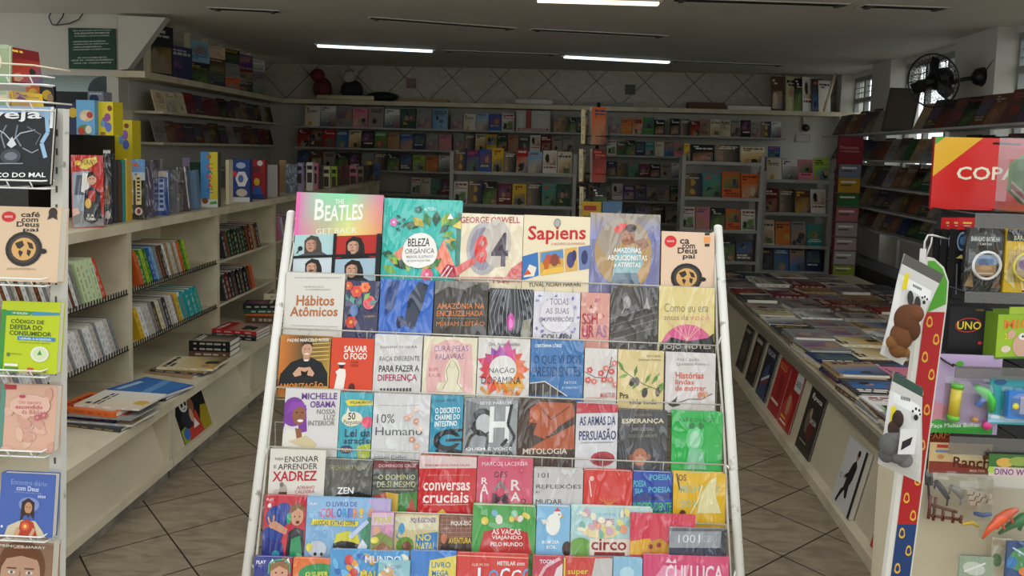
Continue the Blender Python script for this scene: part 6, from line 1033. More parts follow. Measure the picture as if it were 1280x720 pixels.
# ================================================================== LOW MAGAZINE TABLE ON THE RIGHT
ZR = .42
XT = lambda y: 1.345 + .0375*(y-3.46)                            # left edge of the top
XB = lambda y: 1.245 + .0375*(y-3.3)                              # foot of the slanted front
YT0, YT1 = 2.35, 7.55
tb = empty('magazine_table', (2.1, 4.8, 0), 'long low cream table on the right, covered with magazines', 'table')
def tpart(m, nm, mat, par=None):
    m.v = [(x-2.1, y-4.8, z) for x, y, z in m.v]; return m.build(nm, mat, par or tb)
m = MB(); m.hexa([(XT(YT0)+.02, YT0, ZR-.03), (2.9, YT0, ZR-.03), (2.9, YT1, ZR-.03), (XT(YT1)+.02, YT1, ZR-.03)], [(XT(YT0)+.02, YT0, ZR), (2.9, YT0, ZR), (2.9, YT1, ZR), (XT(YT1)+.02, YT1, ZR)]); tpart(m, 'tabletop', M_LAM)
m = MB(); m.hexa([(XT(YT0)-.005, YT0, ZR-.045), (XT(YT0)+.02, YT0, ZR-.045), (XT(YT1)+.02, YT1, ZR-.045), (XT(YT1)-.005, YT1, ZR-.045)], [(XT(YT0)-.005, YT0, ZR+.006), (XT(YT0)+.02, YT0, ZR+.006), (XT(YT1)+.02, YT1, ZR+.006), (XT(YT1)-.005, YT1, ZR+.006)]); tpart(m, 'edge_strip', M_GRAN)
m = MB(); m.hexa([(XB(YT0)+.045, YT0, .05), (XB(YT0)+.06, YT0, .05), (XB(YT1)+.06, YT1, .05), (XB(YT1)+.045, YT1, .05)], [(XT(YT0)+.03, YT0, ZR-.03), (XT(YT0)+.045, YT0, ZR-.03), (XT(YT1)+.045, YT1, ZR-.03), (XT(YT1)+.03, YT1, ZR-.03)]); tpart(m, 'front_panel', M_LAM2)
m = MB(); m.hexa([(XB(YT0), YT0, .0), (XB(YT0)+.06, YT0, .0), (XB(YT1)+.06, YT1, .0), (XB(YT1), YT1, .0)], [(XB(YT0), YT0, .05), (XB(YT0)+.06, YT0, .05), (XB(YT1)+.06, YT1, .05), (XB(YT1), YT1, .05)]); tpart(m, 'bottom_ledge', M_LAM)
m = MB(); m.hexa([(2.8, YT0, 0), (2.88, YT0, 0), (2.88, YT1, 0), (2.8, YT1, 0)], [(2.8, YT0, ZR-.031), (2.88, YT0, ZR-.031), (2.88, YT1, ZR-.031), (2.8, YT1, ZR-.031)]); tpart(m, 'back_panel', M_LAM2)
# magazines leaning on the slanted front
def frontmag(y, w, h, col, label, art, t=.006, var=0, off=0):
    x = XB(y)+.046-t-.006-off; u = Vector((XT(y)+.03-XB(y)-.045, 0, ZR-.08)).normalized()
    return book('magazine', label, 'magazine', w, h, t, col, art, None, M_PRINT, None, frame((x, y, .0515), (-.0375, -1, 0), u), 'magazines leaning on the table front')
frontmag(3.27, .215, .285, '#c4c1bd', 'white magazine with leaning dark-suited figure on the right table front', [('p', [(.18, .95), (.3, .75), (.38, .7), (.42, .45), (.5, .3), (.62, .22), (.72, .3), (.68, .5), (.6, .62), (.64, .8), (.55, .82), (.46, .72), (.36, .82), (.24, .98)], '#1b1b1f'), ('e', .63, .15, .055, .07, '#a8806a'), ('e', .65, .11, .06, .05, '#1c1612'), ('l', [(.5, .45), (.32, .55)], .06, '#1b1b1f'), ('e', .3, .56, .03, .03, '#a8806a'), ('r', .06, .55, .16, .57, '#8a8a88'), ('r', .06, .6, .2, .615, '#8a8a88'), ('r', .9, 0, 1, 1, '#1b1b1f')], t=.02)
frontmag(3.89, .23, .315, '#2e2723', 'dark brown magazine with white masthead on the right table front', [T('Época', .2, .05, .85, .17, '#d8d4cc', True), ('e', .35, .5, .15, .2, '#6a5a48'), ('e', .6, .62, .2, .14, '#5a2a24'), ('e', .42, .36, .06, .08, '#a88a70'), T('UM DIA', .45, .42, .85, .5, '#c8c0b4', True), ('r', .15, .82, .6, .85, '#8a8074')])
frontmag(4.25, .22, .315, '#98201e', 'red magazine with white SUDE panel on the right table front', [('r', .5, 0, 1, .3, '#c8c4c0'), T('SAÚDE', .55, .1, .95, .22, '#1c1c1e', True), ('p', [(0, .7), (.4, .35), (.8, .55), (.7, 1), (0, 1)], '#b83a30'), ('e', .45, .6, .14, .18, '#b88a6a'), ('r', .1, .82, .5, .86, '#d8b04a'), ('r', .1, .9, .65, .93, '#e0d8d0')])
frontmag(4.49, .22, .31, '#a8282a', 'red magazine with yellow heading, left neighbour of the SUDE one', [T('GOLS', .1, .06, .7, .18, '#d88a3c', True), ('e', .55, .5, .2, .25, '#8a1c1c'), ('r', .1, .75, .8, .8, '#d8c8b8')])
frontmag(4.79, .23, .31, '#1f2638', 'dark navy magazine with white stripes on the right table front', [('p', [(.1, 1), (.3, .4), (.6, .3), (.9, 1)], '#3a4a6a'), ('l', [(.2, .7), (.8, .5)], .06, '#c8c8cc'), ('l', [(.2, .8), (.8, .6)], .05, '#8a2a2a'), T('PLACAR', .1, .06, .85, .16, '#b8b4ac', True)])
frontmag(5.1, .22, .31, '#2c241e', 'dark brown magazine farther along the right table front', [('e', .5, .5, .28, .3, '#5a4030'), ('r', .1, .07, .8, .15, '#a89a88')])
frontmag(5.42, .22, .3, '#3a342c', 'dull olive magazine farthest along the right table front', [('e', .5, .55, .3, .25, '#5a5444'), ('r', .1, .07, .7, .14, '#8a8474')])
frontmag(2.86, .2, .26, '#a83230', 'red magazine with white stripes by the table\'s near corner', [('l', [(.1, .4), (.9, .3)], .07, '#d8d0c8'), ('l', [(.1, .55), (.9, .45)], .05, '#3a2a2a'), T('RECEITAS', .1, .08, .9, .2, '#e0d8d0', True)])
# magazines in piles on the table top: each magazine its own object
pal = ['grey', 'white', 'tan', 'grey', 'white', 'dark grey', 'cream', 'grey', 'white', 'dark grey', 'brown', 'grey', 'tan', 'white', 'dark red', 'navy']
RR = random.Random(11); nth = 0
rowsY = [2.58 + .262*i for i in range(19)]
for ri, y in enumerate(rowsY):
    for ci in range(5):
        x = XT(y) + .165 + .29*ci
        if x > 2.8: continue
        wide = (ri*3+ci) % 3 != 0
        k = 5 if (ci == 0 and 2 <= ri < 6) else 4 if (ci == 0 and ri < 9) else (2 if ci < 2 and ri < 12 else 1)
        if ri == 5 and ci == 1: k = 5
        z = ZR + .0005 if ci else ZR + .007
        rown = ordn(ri); coln = ['edge', 'second', 'third', 'fourth', 'fifth'][ci]
        for q in range(k):
            top = q == k-1
            c = RR.choice(pal); t = RR.choice([.006, .009, .014]) if k > 1 else RR.choice([.012, .02, .03])
            if (ri, ci) == (3, 0) and top: c = 'white'
            if (ri, ci) == (5, 1) and top: c = 'pink'
            a = (90 if wide else 0) + RR.uniform(-5, 5)
            w, h = (.205, .275) if wide else (.24, .235)
            lab = f'{c} magazine on pile {rown} from near end, {coln} column of the table' if top else f'{c} magazine, {ordn(q)} from bottom, pile {rown}, {coln} column of table'
            flat(x + RR.uniform(-.006, .006) + .003*q*(ci == 0), y + RR.uniform(-.008, .008), z, w, h, t, a if not top else a, c, lab, RR.randint(0, 3), group='magazine piles on the right table', art=None); z += t + .0006

# ================================================================== TOY AND CARD DISPLAY AT THE RIGHT EDGE
DY = 1.92
dp = vplane(DY); 
disp = empty('toy_display', (1.15, DY+.1, 0), 'black wire display counter for toys and cards at the right edge', 'display stand')
def dpart(m, nm, mat, par=None):
    m.v = [(x-1.15, y-DY-.1, z) for x, y, z in m.v]; return m.build(nm, mat, par or disp)
def D(px, py, y=DY): return at(px, py, y=y)
bx0 = D(1150, 400, DY+.2).x
m = MB(); m.box(bx0+.03, 1.30, DY+.19, DY+.21, .46, D(1200, 176).z, '#131314'); dpart(m, 'back_board', M_MATT)
m = MB(); zt, zb = D(1160, 640).z, 0
m.box(D(1142, 600).x, 1.30, DY-.015, DY+.2, .02, D(1160, 604).z); dpart(m, 'lower_panel', M_LAM2)
m = MB()
for k in range(9):
    z = .98 + k*.045; m.tube([(bx0, DY+.1, z), (bx0+.15, DY+.1, z)], .002, n=4)
for k in range(6): m.tube([(bx0+.02*k+.005, DY+.1, .9), (bx0+.02*k+.005, DY+.1, 1.36)], .002, n=4)
dpart(m, 'wire_grid', M_DARKM)
def shelf_at(py, pxl, nm='wire_shelf'):
    z = D(1200, py).z; x = D(pxl, py).x; m = MB()
    for k in range(5): m.tube([(x, DY-.02+.045*k, z), (1.28, DY-.02+.045*k, z)], .0025, n=5)
    for k in range(9): m.tube([(x+.04*k, DY-.02, z-.003), (x+.045*k, DY+.17, z-.003)], .0018, n=4)
    dpart(m, nm, M_DARKM); return z
z_uno = shelf_at(441, 1160); z_low = shelf_at(690, 1195)
def strip(x0, x1, ya, yb, label):
    a, b = D(x0, ya, DY-.09), D(x1, yb, DY-.09); m = MB(); m.box(a.x, b.x, DY-.092, DY-.09, b.z, a.z)
    s = m.build('price_strip', M_STRIP); tag(s, label, 'price strip', 'price strips')
    m = MB(); z = a.z - .004; m.tube([(a.x+.01, DY+.19, z), (a.x+.01, DY-.088, z), (a.x+.16, DY-.088, z), (a.x+.16, DY+.19, z)], .002, n=4); m.build('support_wire', M_DARKM, s)
strip(1219, 1330, 266, 288, 'frosted price strip above the card packs')
strip(1206, 1330, 364, 382, 'frosted price strip below the card packs, above the black box')
strip(1194, 1330, 457, 477, 'frosted price strip across the bubble toy pack')
strip(1187, 1330, 545, 573, 'frosted price strip above the brown topped toy bag')
# header sign
def board(x0, x1, ya, yb, ybot, col, prims, nm, label, cat, y, dep=.008, mat=None, rot=0, group=None, slope=0, par=None, side=None):
    P = at((x0+x1)/2, ybot, y=y); pl = vplane(y, rot, 0, x=P.x, z=P.z); pl.o = P
    p, w, h, fx = place_px(pl, x0, x1, ya, yb, base=P)
    m = MB(); m.box(-w/2, w/2, 0, dep, 0, h, side or col, front=col); paint(m, prims, fx, w=w, h=h)
    o = m.build(nm, mat or M_PRINT, par, pl.mat(P))
    if label: tag(o, label, cat, group)
    return o, w, h, fx, pl.mat(P)
board(1162, 1310, 171, 174, 263, '#c8201f', [('p', [(1162, 170), (1222, 170), (1162, 222)], '#d8a52c'), ('p', [(1162, 170), (1175, 170), (1162, 181)], '#4a9a3c'), T('COPAG', 1192, 209, 1288, 226, '#e4d8c0', True)], 'header_sign', 'red header sign with yellow corner and cream letters, upper right', 'sign', DY+.13, dep=.01, mat=M_PLAST, side='#8a1a18')
def polymesh(pts, dep, col, m=None, y0=0):                       # flat outline (x,z) with thickness
    m = m or MB(); n = len(pts); ar = sum(pts[i-1][0]*pts[i][1] - pts[i][0]*pts[i-1][1] for i in range(n))
    if ar < 0: pts = pts[::-1]
    m.face([(x, y0, z) for x, z in pts], col); m.face([(x, y0+dep, z) for x, z in pts[::-1]], col)
    for i in range(n):
        a, b = pts[i-1], pts[i]; m.face([(a[0], y0, a[1]), (a[0], y0+dep, a[1]), (b[0], y0+dep, b[1]), (b[0], y0, b[1])], col)
    return m
def pillow(x0, x1, z0, z1, bulge, col='white', m=None, nx=7, nz=7, y0=0, seed=1, crinkle=.15):
    R = random.Random(seed); m = m or MB(); g = []
    for j in range(nz+1):
        row = []
        for i in range(nx+1):
            u, v = i/nx, j/nz; b = (4*u*(1-u))**.5 * (4*v*(1-v))**.5
            row.append((x0+(x1-x0)*u, y0 - bulge*b*(1 + R.uniform(-crinkle, crinkle)), z0+(z1-z0)*v))
        g.append(row)
    for j in range(nz):
        for i in range(nx): m.face([g[j][i], g[j][i+1], g[j+1][i+1], g[j+1][i]], col, sm=True)
    return m
def loc_of(M, px, py, y):                                        # photo point at depth y -> local coordinates of a thing
    return M.inverted() @ at(px, py, y=y)
def bagged(x0, x1, ya, yb, y, label, nm='toy_bag', cat='toy bag', bulge=.03, frost=False):
    a, b = at(x0, ya, y=y), at(x1, yb, y=y); o = empty(nm, ((a.x+b.x)/2, y, b.z), label, cat); M = Matrix.Translation(o.location)
    w, h = b.x-a.x, a.z-b.z
    m = pillow(-w/2, w/2, 0, h, bulge, seed=int(x0)); m.build('clear_bag', M_STRIP if frost else M_CLEAR, o)
    fx = lambda px, py: ((px-(x0+x1)/2)*w/(x1-x0), (yb-py)*h/(yb-ya))
    return o, w, h, fx
# clear bag hanging over the sign with a green zigzag toy
o, w, h, fx = bagged(1250, 1300, 172, 266, DY-.02, 'cloudy plastic bag with green arrow-shaped toy hanging over the red sign', frost=True)
m = polymesh([fx(*p) for p in ((1267, 205), (1282, 192), (1297, 205), (1299, 238), (1282, 256), (1266, 238))], .015, '#4f9a4a', y0=.002); tt_ = m.build('green_toy', M_PLAST, o)
for k, (c, dy_) in enumerate((('#d8c8c0', 226), ('#b83a3a', 231), ('#d8c8c0', 236))):
    m = polymesh([fx(*p) for p in ((1266, dy_), (1282, dy_+16), (1299, dy_), (1299, dy_+4), (1282, dy_+20), (1266, dy_+4))], .004, c, y0=-.004-.0005*k); m.build('chevron', M_PLAST, tt_)
m = MB(); m.tube([fx(1275, 180)[:1]+(.01,)+fx(1275, 180)[1:], (fx(1275, 178)[0], .12, fx(1275, 178)[1])], .003, n=5); m.build('hook', M_DARKM, o)
# edge-on card packs with red tops
for i, (x0, tx, y) in enumerate(((1174, 1178, DY+.10), (1184, 1188, DY+.05), (1195, 1199, DY))):
    zt = D(x0, 287, y).z; zb = D(x0, 372, y).z; a = D(x0, 300, y).x; b = D(x0+16, 300, y).x; o = empty('card_pack', (a, y, zb), f'black card pack with red top tab, {["farthest", "middle", "nearest"][i]} of the three seen edge-on', 'card pack', 'edge-on card packs')
    m = MB(); w = b-a; h = zt-zb; m.box(0, w, 0, .03, 0, h, '#141416'); fx = lambda px, py: (px, h*(1-py))
    paint(m, [('e', w*.5, .17, w*.42, .14, '#8a96a0'), ('e', w*.5, .17, w*.33, .11, '#1c3a5a'), ('e', w*.5, .16, w*.2, .06, '#4a7aa0'), ('p', [(w*.1, .42), (w*.5, .36), (w*.95, .46), (w*.5, .42)], '#d8c47a'), ('l', [(w*.2, .5), (w*.3, .95)], w*.1, '#6a6a70'), ('l', [(w*.6, .5), (w*.7, .9)], w*.06, '#8a8a60')], fx, w=10, h=h)
    m.build('pack', M_PRINT, o)
    ta, tb2 = D(tx-1, 271, y), D(tx+20, 287, y); m = MB(); m.box(ta.x-a, tb2.x-a, -.002, 0, h, h+(ta.z-tb2.z), '#b81f22'); paint(m, [('r', .25, .35, .75, .5, '#d8b04a'), ('r', .3, .62, .7, .7, '#d89a90')], lambda px, py: (ta.x-a+(tb2.x-ta.x)*px, h+(ta.z-tb2.z)*(1-py)), y0=-.0025, w=10, h=10); m.build('hang_tab', M_PRINT, o)
# front card packs
def cardpack(x0, x1, ya, ybot, y, col, ring, pic, label, words):
    o, w, h, fx, M = board(x0, x1, ya, ya, ybot, col, words, 'card_pack', label, 'card pack', y, dep=.012, mat=M_WRAP)
    cx, cz = fx((x0+x1)/2+1, ya+(ybot-ya)*.6); m = MB(); rr = w*.36
    m.tube([(cx+rr*cos(2*pi*k/24), -.012, cz+rr*1.02*sin(2*pi*k/24)) for k in range(24)], .0035, ring, n=6, closed=True); m.build('white_ring' if ring != '#d8c23c' else 'yellow_ring', M_PLAST, o)
    m = MB(); q = MB(); m.box(cx-rr*.75, cx+rr*.75, -.008, -.001, cz-rr*.8, cz+rr*.8, '#a88a5a'); paint(m, pic, lambda u, v: (cx+rr*.75*(2*u-1), cz+rr*.8*(1-2*v)), y0=-.0085, w=10, h=10); m.build('picture_card', M_WRAP, o)
    m = pillow(cx-rr*1.25, cx+rr*1.25, cz-rr*1.2, cz+rr*1.2, .022, y0=-.003, crinkle=.05); m.build('clear_blister', M_CLEAR, o); return o
pic1 = [('r', 0, 0, 1, .45, '#6a9ac0'), ('e', .4, .35, .3, .2, '#2f5a94'), ('e', .7, .3, .2, .14, '#3f74b0'), ('p', [(0, .55), (.4, .45), (1, .6), (1, 1), (0, 1)], '#a87a44'), ('e', .5, .62, .3, .1, '#c89a5a'), ('r', .1, .85, .9, .92, '#d8c8a8')]
cardpack(1203, 1250, 285, 364, DY-.03, '#17171a', '#d8d8d6', pic1, 'black card pack with white ring around blue picture, nearest front', [('p', [(1207, 296), (1226, 289), (1246, 296), (1246, 303), (1207, 303)], '#3a3c40'), T('BARALHO BATALHA', 1209, 296, 1245, 302, '#d0d4d4', True), T('CARTAS', 1220, 304, 1235, 307, '#d0d0d0', True), ('p', [(1204, 360), (1212, 340), (1216, 362)], '#8a6a3c'), ('p', [(1238, 362), (1246, 344), (1249, 362)], '#6a4a2c')])
cardpack(1253, 1302, 287, 366, DY-.035, '#d0ac24', '#d8c23c', [('r', 0, 0, 1, 1, '#c8b89a'), ('e', .4, .4, .3, .25, '#8a6a9a'), ('p', [(0, .7), (1, .6), (1, 1), (0, 1)], '#b8a070')], 'yellow card pack at the right edge beside the black one', [('r', 1253, 287, 1302, 302, '#17171a'), T('BARALHO', 1262, 295, 1290, 301, '#c8c8a8', True), ('p', [(1253, 350), (1262, 330), (1268, 364)], '#e0d08a')])
# boxes on the wire shelf
def giftbox(x0, x1, ya, yb, ybot, y, dep, col, side, prims, label, rot, z, nm='card_box'):
    P = at((x0+x1)/2, ybot, y=y); P.z = z; pl = vplane(y, rot, 0); pl.o = P; p, w, h, fx = place_px(pl, x0, x1, ya, yb, base=P)
    m = MB(); m.box(-w/2, w/2, 0, dep, 0, h, side, front=col); paint(m, prims, fx, w=w, h=h); return tag(m.build(nm, M_PRINT, None, pl.mat(P)), label, 'box'), w, h, fx
giftbox(1184, 1237, 384, 386, 437, DY-.02, .05, '#1a1a1d', '#232326', [('e', 1208, 408, 16.5, 10, '#b8322c', -6), ('e', 1208, 408, 15, 8.6, '#1a1a1d', -6), T('UNO', 1194, 403, 1224, 414, '#e0c83c', True), ('e', 1224, 432, 2.4, 2.2, '#c8242c'), ('r', 1186, 382, 1237, 384.5, '#2e2e32'), T('UNO', 1216, 386, 1226, 388.5, '#8a7a2c', True)], 'black card game box with yellow letters in thin red oval', -6, z_uno+.004)
o_, w, h, fx = giftbox(1244, 1318, 392, 394, 447, DY-.05, .07, '#93b52a', '#5f7f1e', [T('MICO', 1252, 398, 1300, 409, '#d87a2c', True), T('20', 1253, 414, 1262, 421, '#d8c83c', True), ('e', 1256, 432, 6, 4, '#d8c8b0'), ('e', 1278, 428, 14, 14, '#c8a08a'), ('e', 1262, 415, 5, 5, '#c8a08a'), ('e', 1276, 418, 5, 4, '#e0dcd4'), ('e', 1276, 418, 1.4, 1.4, '#1a1410'), ('r', 1240, 441, 1318, 447, '#4a7a24')], 'lime green children\'s card box with orange letters beside the black one', 10, z_uno+.004)
m = polymesh([(-w*.3, h), (-w*.3, h*1.16), (w*.42, h*1.16), (w*.42, h)], .002, '#a8c43c', y0=.003); m.build('hang_tab', M_PRINT, o_)
# bubble toy pack
o, w, h, fx, M = board(1161, 1246, 441, 446, 542, '#b8a0c4', [('p', [(1161, 500), (1200, 520), (1161, 530)], '#d08a9a'), ('p', [(1161, 530), (1170, 526), (1200, 534), (1240, 538), (1240, 548), (1161, 548)], '#3f9a3c'), T('Faça Muitas Bolhas!', 1163, 532, 1226, 539, '#d8e4d0', True), ('e', 1193, 455, 5, 4, '#5aa83c'), ('p', [(1210, 470), (1246, 460), (1246, 500), (1215, 510)], '#a894bc')], 'toy_pack', 'lilac and green hanging pack with bubble tube and green toy gun', 'toy pack', DY-.06, dep=.004, mat=M_PLAST)
def L(px, py, d=0): a = fx(px, py); return Vector((a[0], -d, a[1]))
m = MB(); m.tube([L(1188, 484, .014), L(1186, 520, .014)], .0125, '#c8b42c', n=12); tb_ = m.build('bubble_tube', M_PLAST, o)
for a, b in (((1188.3, 478), (1188, 484)), ((1186, 519), (1185.6, 526))):
    m = MB(); m.tube([L(*a, .014), L(*b, .014)], .0135, '#5fae2c', n=12); m.build('cap', M_PLAST, tb_)
m = MB(); m.tube([L(1210, 482, .016), L(1222, 490, .018), L(1230, 500, .018), L(1232, 514, .016)], [.006, .012, .011, .008], '#3fc03c', n=8); g_ = m.build('toy_gun', M_PLAST, o)
m = MB(); m.tube([L(1224, 494, .016), L(1214, 508, .016)], .008, '#3a6ac0', n=8); m.build('handle', M_PLAST, g_)
m = MB(); m.ball(L(1230, 534, .01), .011, .008, .011, '#d0347a'); m.build('pink_wand', M_PLAST, o)
m = MB(); m.ball(L(1214, 526, .01), .008, .008, .006, '#d89a4a'); m.build('orange_piece', M_PLAST, o)
m = MB(); a, b = L(1176, 530), L(1240, 474); m = pillow(a.x, b.x, a.z, b.z, .034, y0=-.001, crinkle=.1); m.build('clear_blister', M_CLEAR, o)
m = MB(); m.tube([at(1163, 438, y=DY-.05), at(1182, 452, y=DY-.064), at(1192, 458, y=DY-.07)], .0022, '#151515', n=5); tag(m.build('peg_hook', M_DARKM), 'thin black peg hook above the lilac and green pack', 'hook')
# teal pack with blue toy
o, w, h, fx, M = board(1234, 1305, 470, 472, 531, '#2f9aa0', [('p', [(1234, 531), (1234, 519), (1262, 524), (1305, 518), (1305, 531)], '#9ac0d8'), ('p', [(1234, 520), (1262, 525), (1305, 519), (1305, 522), (1262, 528), (1234, 524)], '#d8e4ea'), ('e', 1246, 478, 8, 4, '#1f5a8a')], 'toy_pack', 'teal hanging pack with blue toy console at the right edge', 'toy pack', DY-.075, dep=.004, mat=M_PLAST)
m = MB(); a, b = fx(1252, 522), fx(1300, 488); m.box(a[0], b[0], -.02, -.001, a[1], b[1], '#2f74c0'); t_ = m.build('toy_console', M_PLAST, o)
a, b = fx(1266, 516), fx(1296, 494); m = MB(); m.box(a[0], b[0], -.022, -.0201, a[1], b[1], '#a8a8c4'); paint(m, [('e', .3, .4, .12, .2, '#c8789a'), ('e', .7, .5, .12, .2, '#7a9ac8')], lambda u, v: (a[0]+(b[0]-a[0])*u, b[1]-(b[1]-a[1])*v), y0=-.0222, w=10, h=10); m.build('screen', M_PLAST, t_)
c_ = fx(1261, 506); m = MB(); m.ball((c_[0], -.02, c_[1]), .008, .006, .008, '#d8c83c'); m.build('button', M_PLAST, t_)
a, b = fx(1248, 526), fx(1303, 484); m = pillow(a[0], b[0], a[1], b[1], .03, y0=-.001, crinkle=.08); m.build('clear_blister', M_CLEAR, o)
# small dark item behind the strip, and ranch bag
board(1157, 1189, 524, 526, 556, '#1d2038', [('p', [(1157, 548), (1189, 545), (1189, 556), (1157, 556)], '#8a3a2c'), T('FARM', 1160, 541, 1187, 549, '#d8843c', True)], 'toy_pack', 'dark blue pack with orange letters behind the price strip', 'toy pack', DY+.02, mat=M_PRINT)
def blob_line(pts, r, col, n=6): 
    m = MB(); m.tube(pts, r, col, n=n); return m
o, w, h, fx = bagged(1158, 1238, 586, 652, DY-.05, 'clear toy bag with brown farm fences under a brown and cream header', bulge=.028)
a, b = fx(1160, 590), fx(1233, 551); m = MB(); m.box(a[0], b[0], -.002, .001, a[1], b[1], '#d8bc8a')
paint(m, [('p', [(1160, 575), (1185, 575), (1233, 582), (1233, 590), (1160, 590)], '#8a3a2c'), ('p', [(1187, 566), (1196, 558), (1204, 562), (1212, 556), (1222, 562), (1228, 557), (1233, 566), (1233, 572), (1187, 572)], '#e0cfa8'), ('p', [(1222, 562), (1228, 555), (1233, 562), (1233, 570), (1222, 570)], '#7a4a34'), T('Ranch', 1188, 568, 1231, 582, '#5a2a1c', True), T('MEGA TOYS', 1208, 584, 1226, 587, '#e0cfa8', True), ('r', 1168, 553, 1181, 557, '#b83a34'), ('r', 1167, 560, 1182, 563, '#7a8ab0'), ('e', 1173, 569, 4, 3, '#c88a5a')], fx, y0=-.0025, w=10, h=10); m.build('header_card', M_PRINT, o)
def Q(px, py, d=.008): a = fx(px, py); return Vector((a[0], -d, a[1]))
m = MB()
for pts in (((1164, 620), (1163, 650)), ((1170, 622), (1169, 652)), ((1166, 632), (1196, 640)), ((1166, 646), (1200, 650)), ((1180, 636), (1180, 652)), ((1192, 638), (1192, 654)), ((1202, 644), (1201, 654))): m.tube([Q(*p, .006) for p in pts], .004, '#6a2f20', n=6)
m.build('brown_fence', M_PLAST, o)
m = MB(); 
for i in range(10): m.box(*(lambda c: (c.x-.008, c.x+.008, -.012, -.003, c.z-.005, c.z+.005))(Q(1209+7*(i % 4)+(i//4)*2, 612+7*(i//4)+1.5*(i % 4))), '#cdbfa6')
m.build('cream_fence', M_PLAST, o)
for nm, pts, c, r in (('black_animal', ((1168, 600), (1176, 610), (1184, 622)), '#26262a', .008), ('grey_animal', ((1186, 606), (1194, 612), (1200, 620)), '#8a8680', .009), ('yellow_fence', ((1203, 655), (1214, 652), (1222, 657)), '#c8a82c', .005), ('blue_trough', ((1216, 640), (1226, 642), (1236, 640)), '#2f5a9a', .006)):
    m = MB(); P_ = [Q(*p, .008) for p in pts]; m.tube(P_, [r*.7, r, r*.7], c, n=7)
    if 'animal' in nm:
        for q_ in (0, 2): m.tube([P_[q_], P_[q_] + Vector((-.002, 0, -.018))], .0025, c, n=5)
    m.build(nm, M_PLAST, o)
m = MB(); pts = ((1158, 566), (1159, 600), (1161, 640)); m.tube([at(*p, y=DY-.01) for p in pts], .006, '#2c3036', n=6); m.tube([at(px+5, py, y=DY-.01) for px, py in pts], .005, '#3c4046', n=6)
tag(m.build('toy_rifle', M_PLAST), 'dark long toy part hanging left of the brown farm bag', 'toy')
# dino bag
o, w, h, fx = bagged(1229, 1300, 592, 676, DY-.10, 'clear toy bag with orange and green reptile toys at the right edge', bulge=.03)
a, b = fx(1234, 594), fx(1300, 566); m = MB(); m.box(a[0], b[0], -.002, .001, a[1], b[1], '#3f6a34')
paint(m, [('e', 1252, 576, 10, 6, '#c8a04a'), ('e', 1268, 574, 12, 6, '#8a9a4a'), ('r', 1234, 582, 1300, 594, '#c8b4a8'), T('DINO WORLD', 1241, 584, 1297, 592, '#6a2f7a', True), ('e', 1237, 586, 4, 4, '#9ac04a')], fx, y0=-.0025, w=10, h=10); m.build('header_card', M_PRINT, o)
m = MB(); P_ = [Q(1231, 674, .01), Q(1238, 660, .012), Q(1248, 646, .016), Q(1258, 638, .014), Q(1268, 634, .01)]; m.tube(P_, [.002, .007, .012, .010, .005], '#d8562c', n=9)
for q_ in (2, 3):
    for s in (-1, 1): m.tube([P_[q_], P_[q_] + Vector((.008*s, -.004, -.022))], .0035, '#d8562c', n=6)
m.build('orange_reptile', M_PLAST, o)
m = MB(); P_ = [Q(1250, 668, .006), Q(1262, 656, .008), Q(1276, 646, .01), Q(1292, 640, .01), Q(1299, 628, .008)]; m.tube(P_, [.003, .008, .014, .012, .006], '#1f7a3c', n=9)
for q_ in (2, 3):
    for s in (-1, 1): m.tube([P_[q_], P_[q_] + Vector((.010*s, -.004, -.026))], .0045, '#1f7a3c', n=6)
m.build('green_reptile', M_PLAST, o)
# wrapped packs in the bottom basket
o, w, h, fx, M = board(1238, 1262, 676, 672, 726, '#c8c0a4', [('r', 1238, 676, 1262, 684, '#b8a888'), ('e', 1244, 704, 6, 9, '#6a8a5a')], 'toy_pack', 'cream and clear pack in the bottom basket', 'toy pack', DY-.05, mat=M_WRAP, rot=-8)
o, w, h, fx, M = board(1256, 1310, 676, 680, 730, '#27487a', [('e', 1276, 700, 18, 16, '#4a8a5a'), ('e', 1262, 704, 7, 8, '#2f74b0'), ('e', 1280, 716, 8, 6, '#d87a3c'), ('l', [(1262, 684), (1296, 706)], 2, '#b8c8d8')], 'toy_pack', 'dark blue and green pack in the bottom basket at the right edge', 'toy pack', DY-.09, mat=M_WRAP)
o, w, h, fx, M = board(1198, 1240, 700, 694, 728, '#8a9a84', [('e', 1216, 712, 14, 9, '#b8c0b0'), ('l', [(1204, 718), (1230, 702)], 2, '#d8d8d0')], 'toy_pack', 'greenish crumpled clear pack lying in the bottom basket', 'toy pack', DY-.10, mat=M_WRAP)
# side panel of the display: green, red and blue with yellow drops, white edge
q = [D(1159, 322, DY-.10), D(1176, 330, DY-.10), D(1185, 352, DY-.10), D(1184, 380, DY-.10), D(1139, 721, DY-.10), D(1104, 721, DY-.10)]
ext = lambda a, b, z: a + (b-a)*((z-a.z)/(b.z-a.z))
bl, br = ext(D(1150, 380, DY-.10), D(1106, 721, DY-.10), .01), ext(D(1184, 380, DY-.10), D(1139, 721, DY-.10), .01)
tl = D(1150, 380, DY-.10)
sp_ = empty('side_banner', (tl.x, DY-.1, 0), 'tall narrow side board in green, red and blue with yellow drops', 'display board')
def off(p): return (p.x-tl.x, p.z)
out = [off(bl), off(br), off(D(1184, 380, DY-.1)), off(D(1186, 352, DY-.1)), off(D(1180, 334, DY-.1)), off(D(1168, 323, DY-.1)), off(D(1158, 322, DY-.1))]
m = polymesh(out, .018, '#d0ccc2'); m.build('white_board', M_MATT, sp_)
def inset(pa_, pb_, s0, s1, col): pass
m = MB(); yy = -.001
Lx = lambda py: (1150 + (py-380)*(-44/341) if py > 330 else 1157) + 7; Rx_ = lambda py: 1184 + (py-380)*(-45/341) - 2
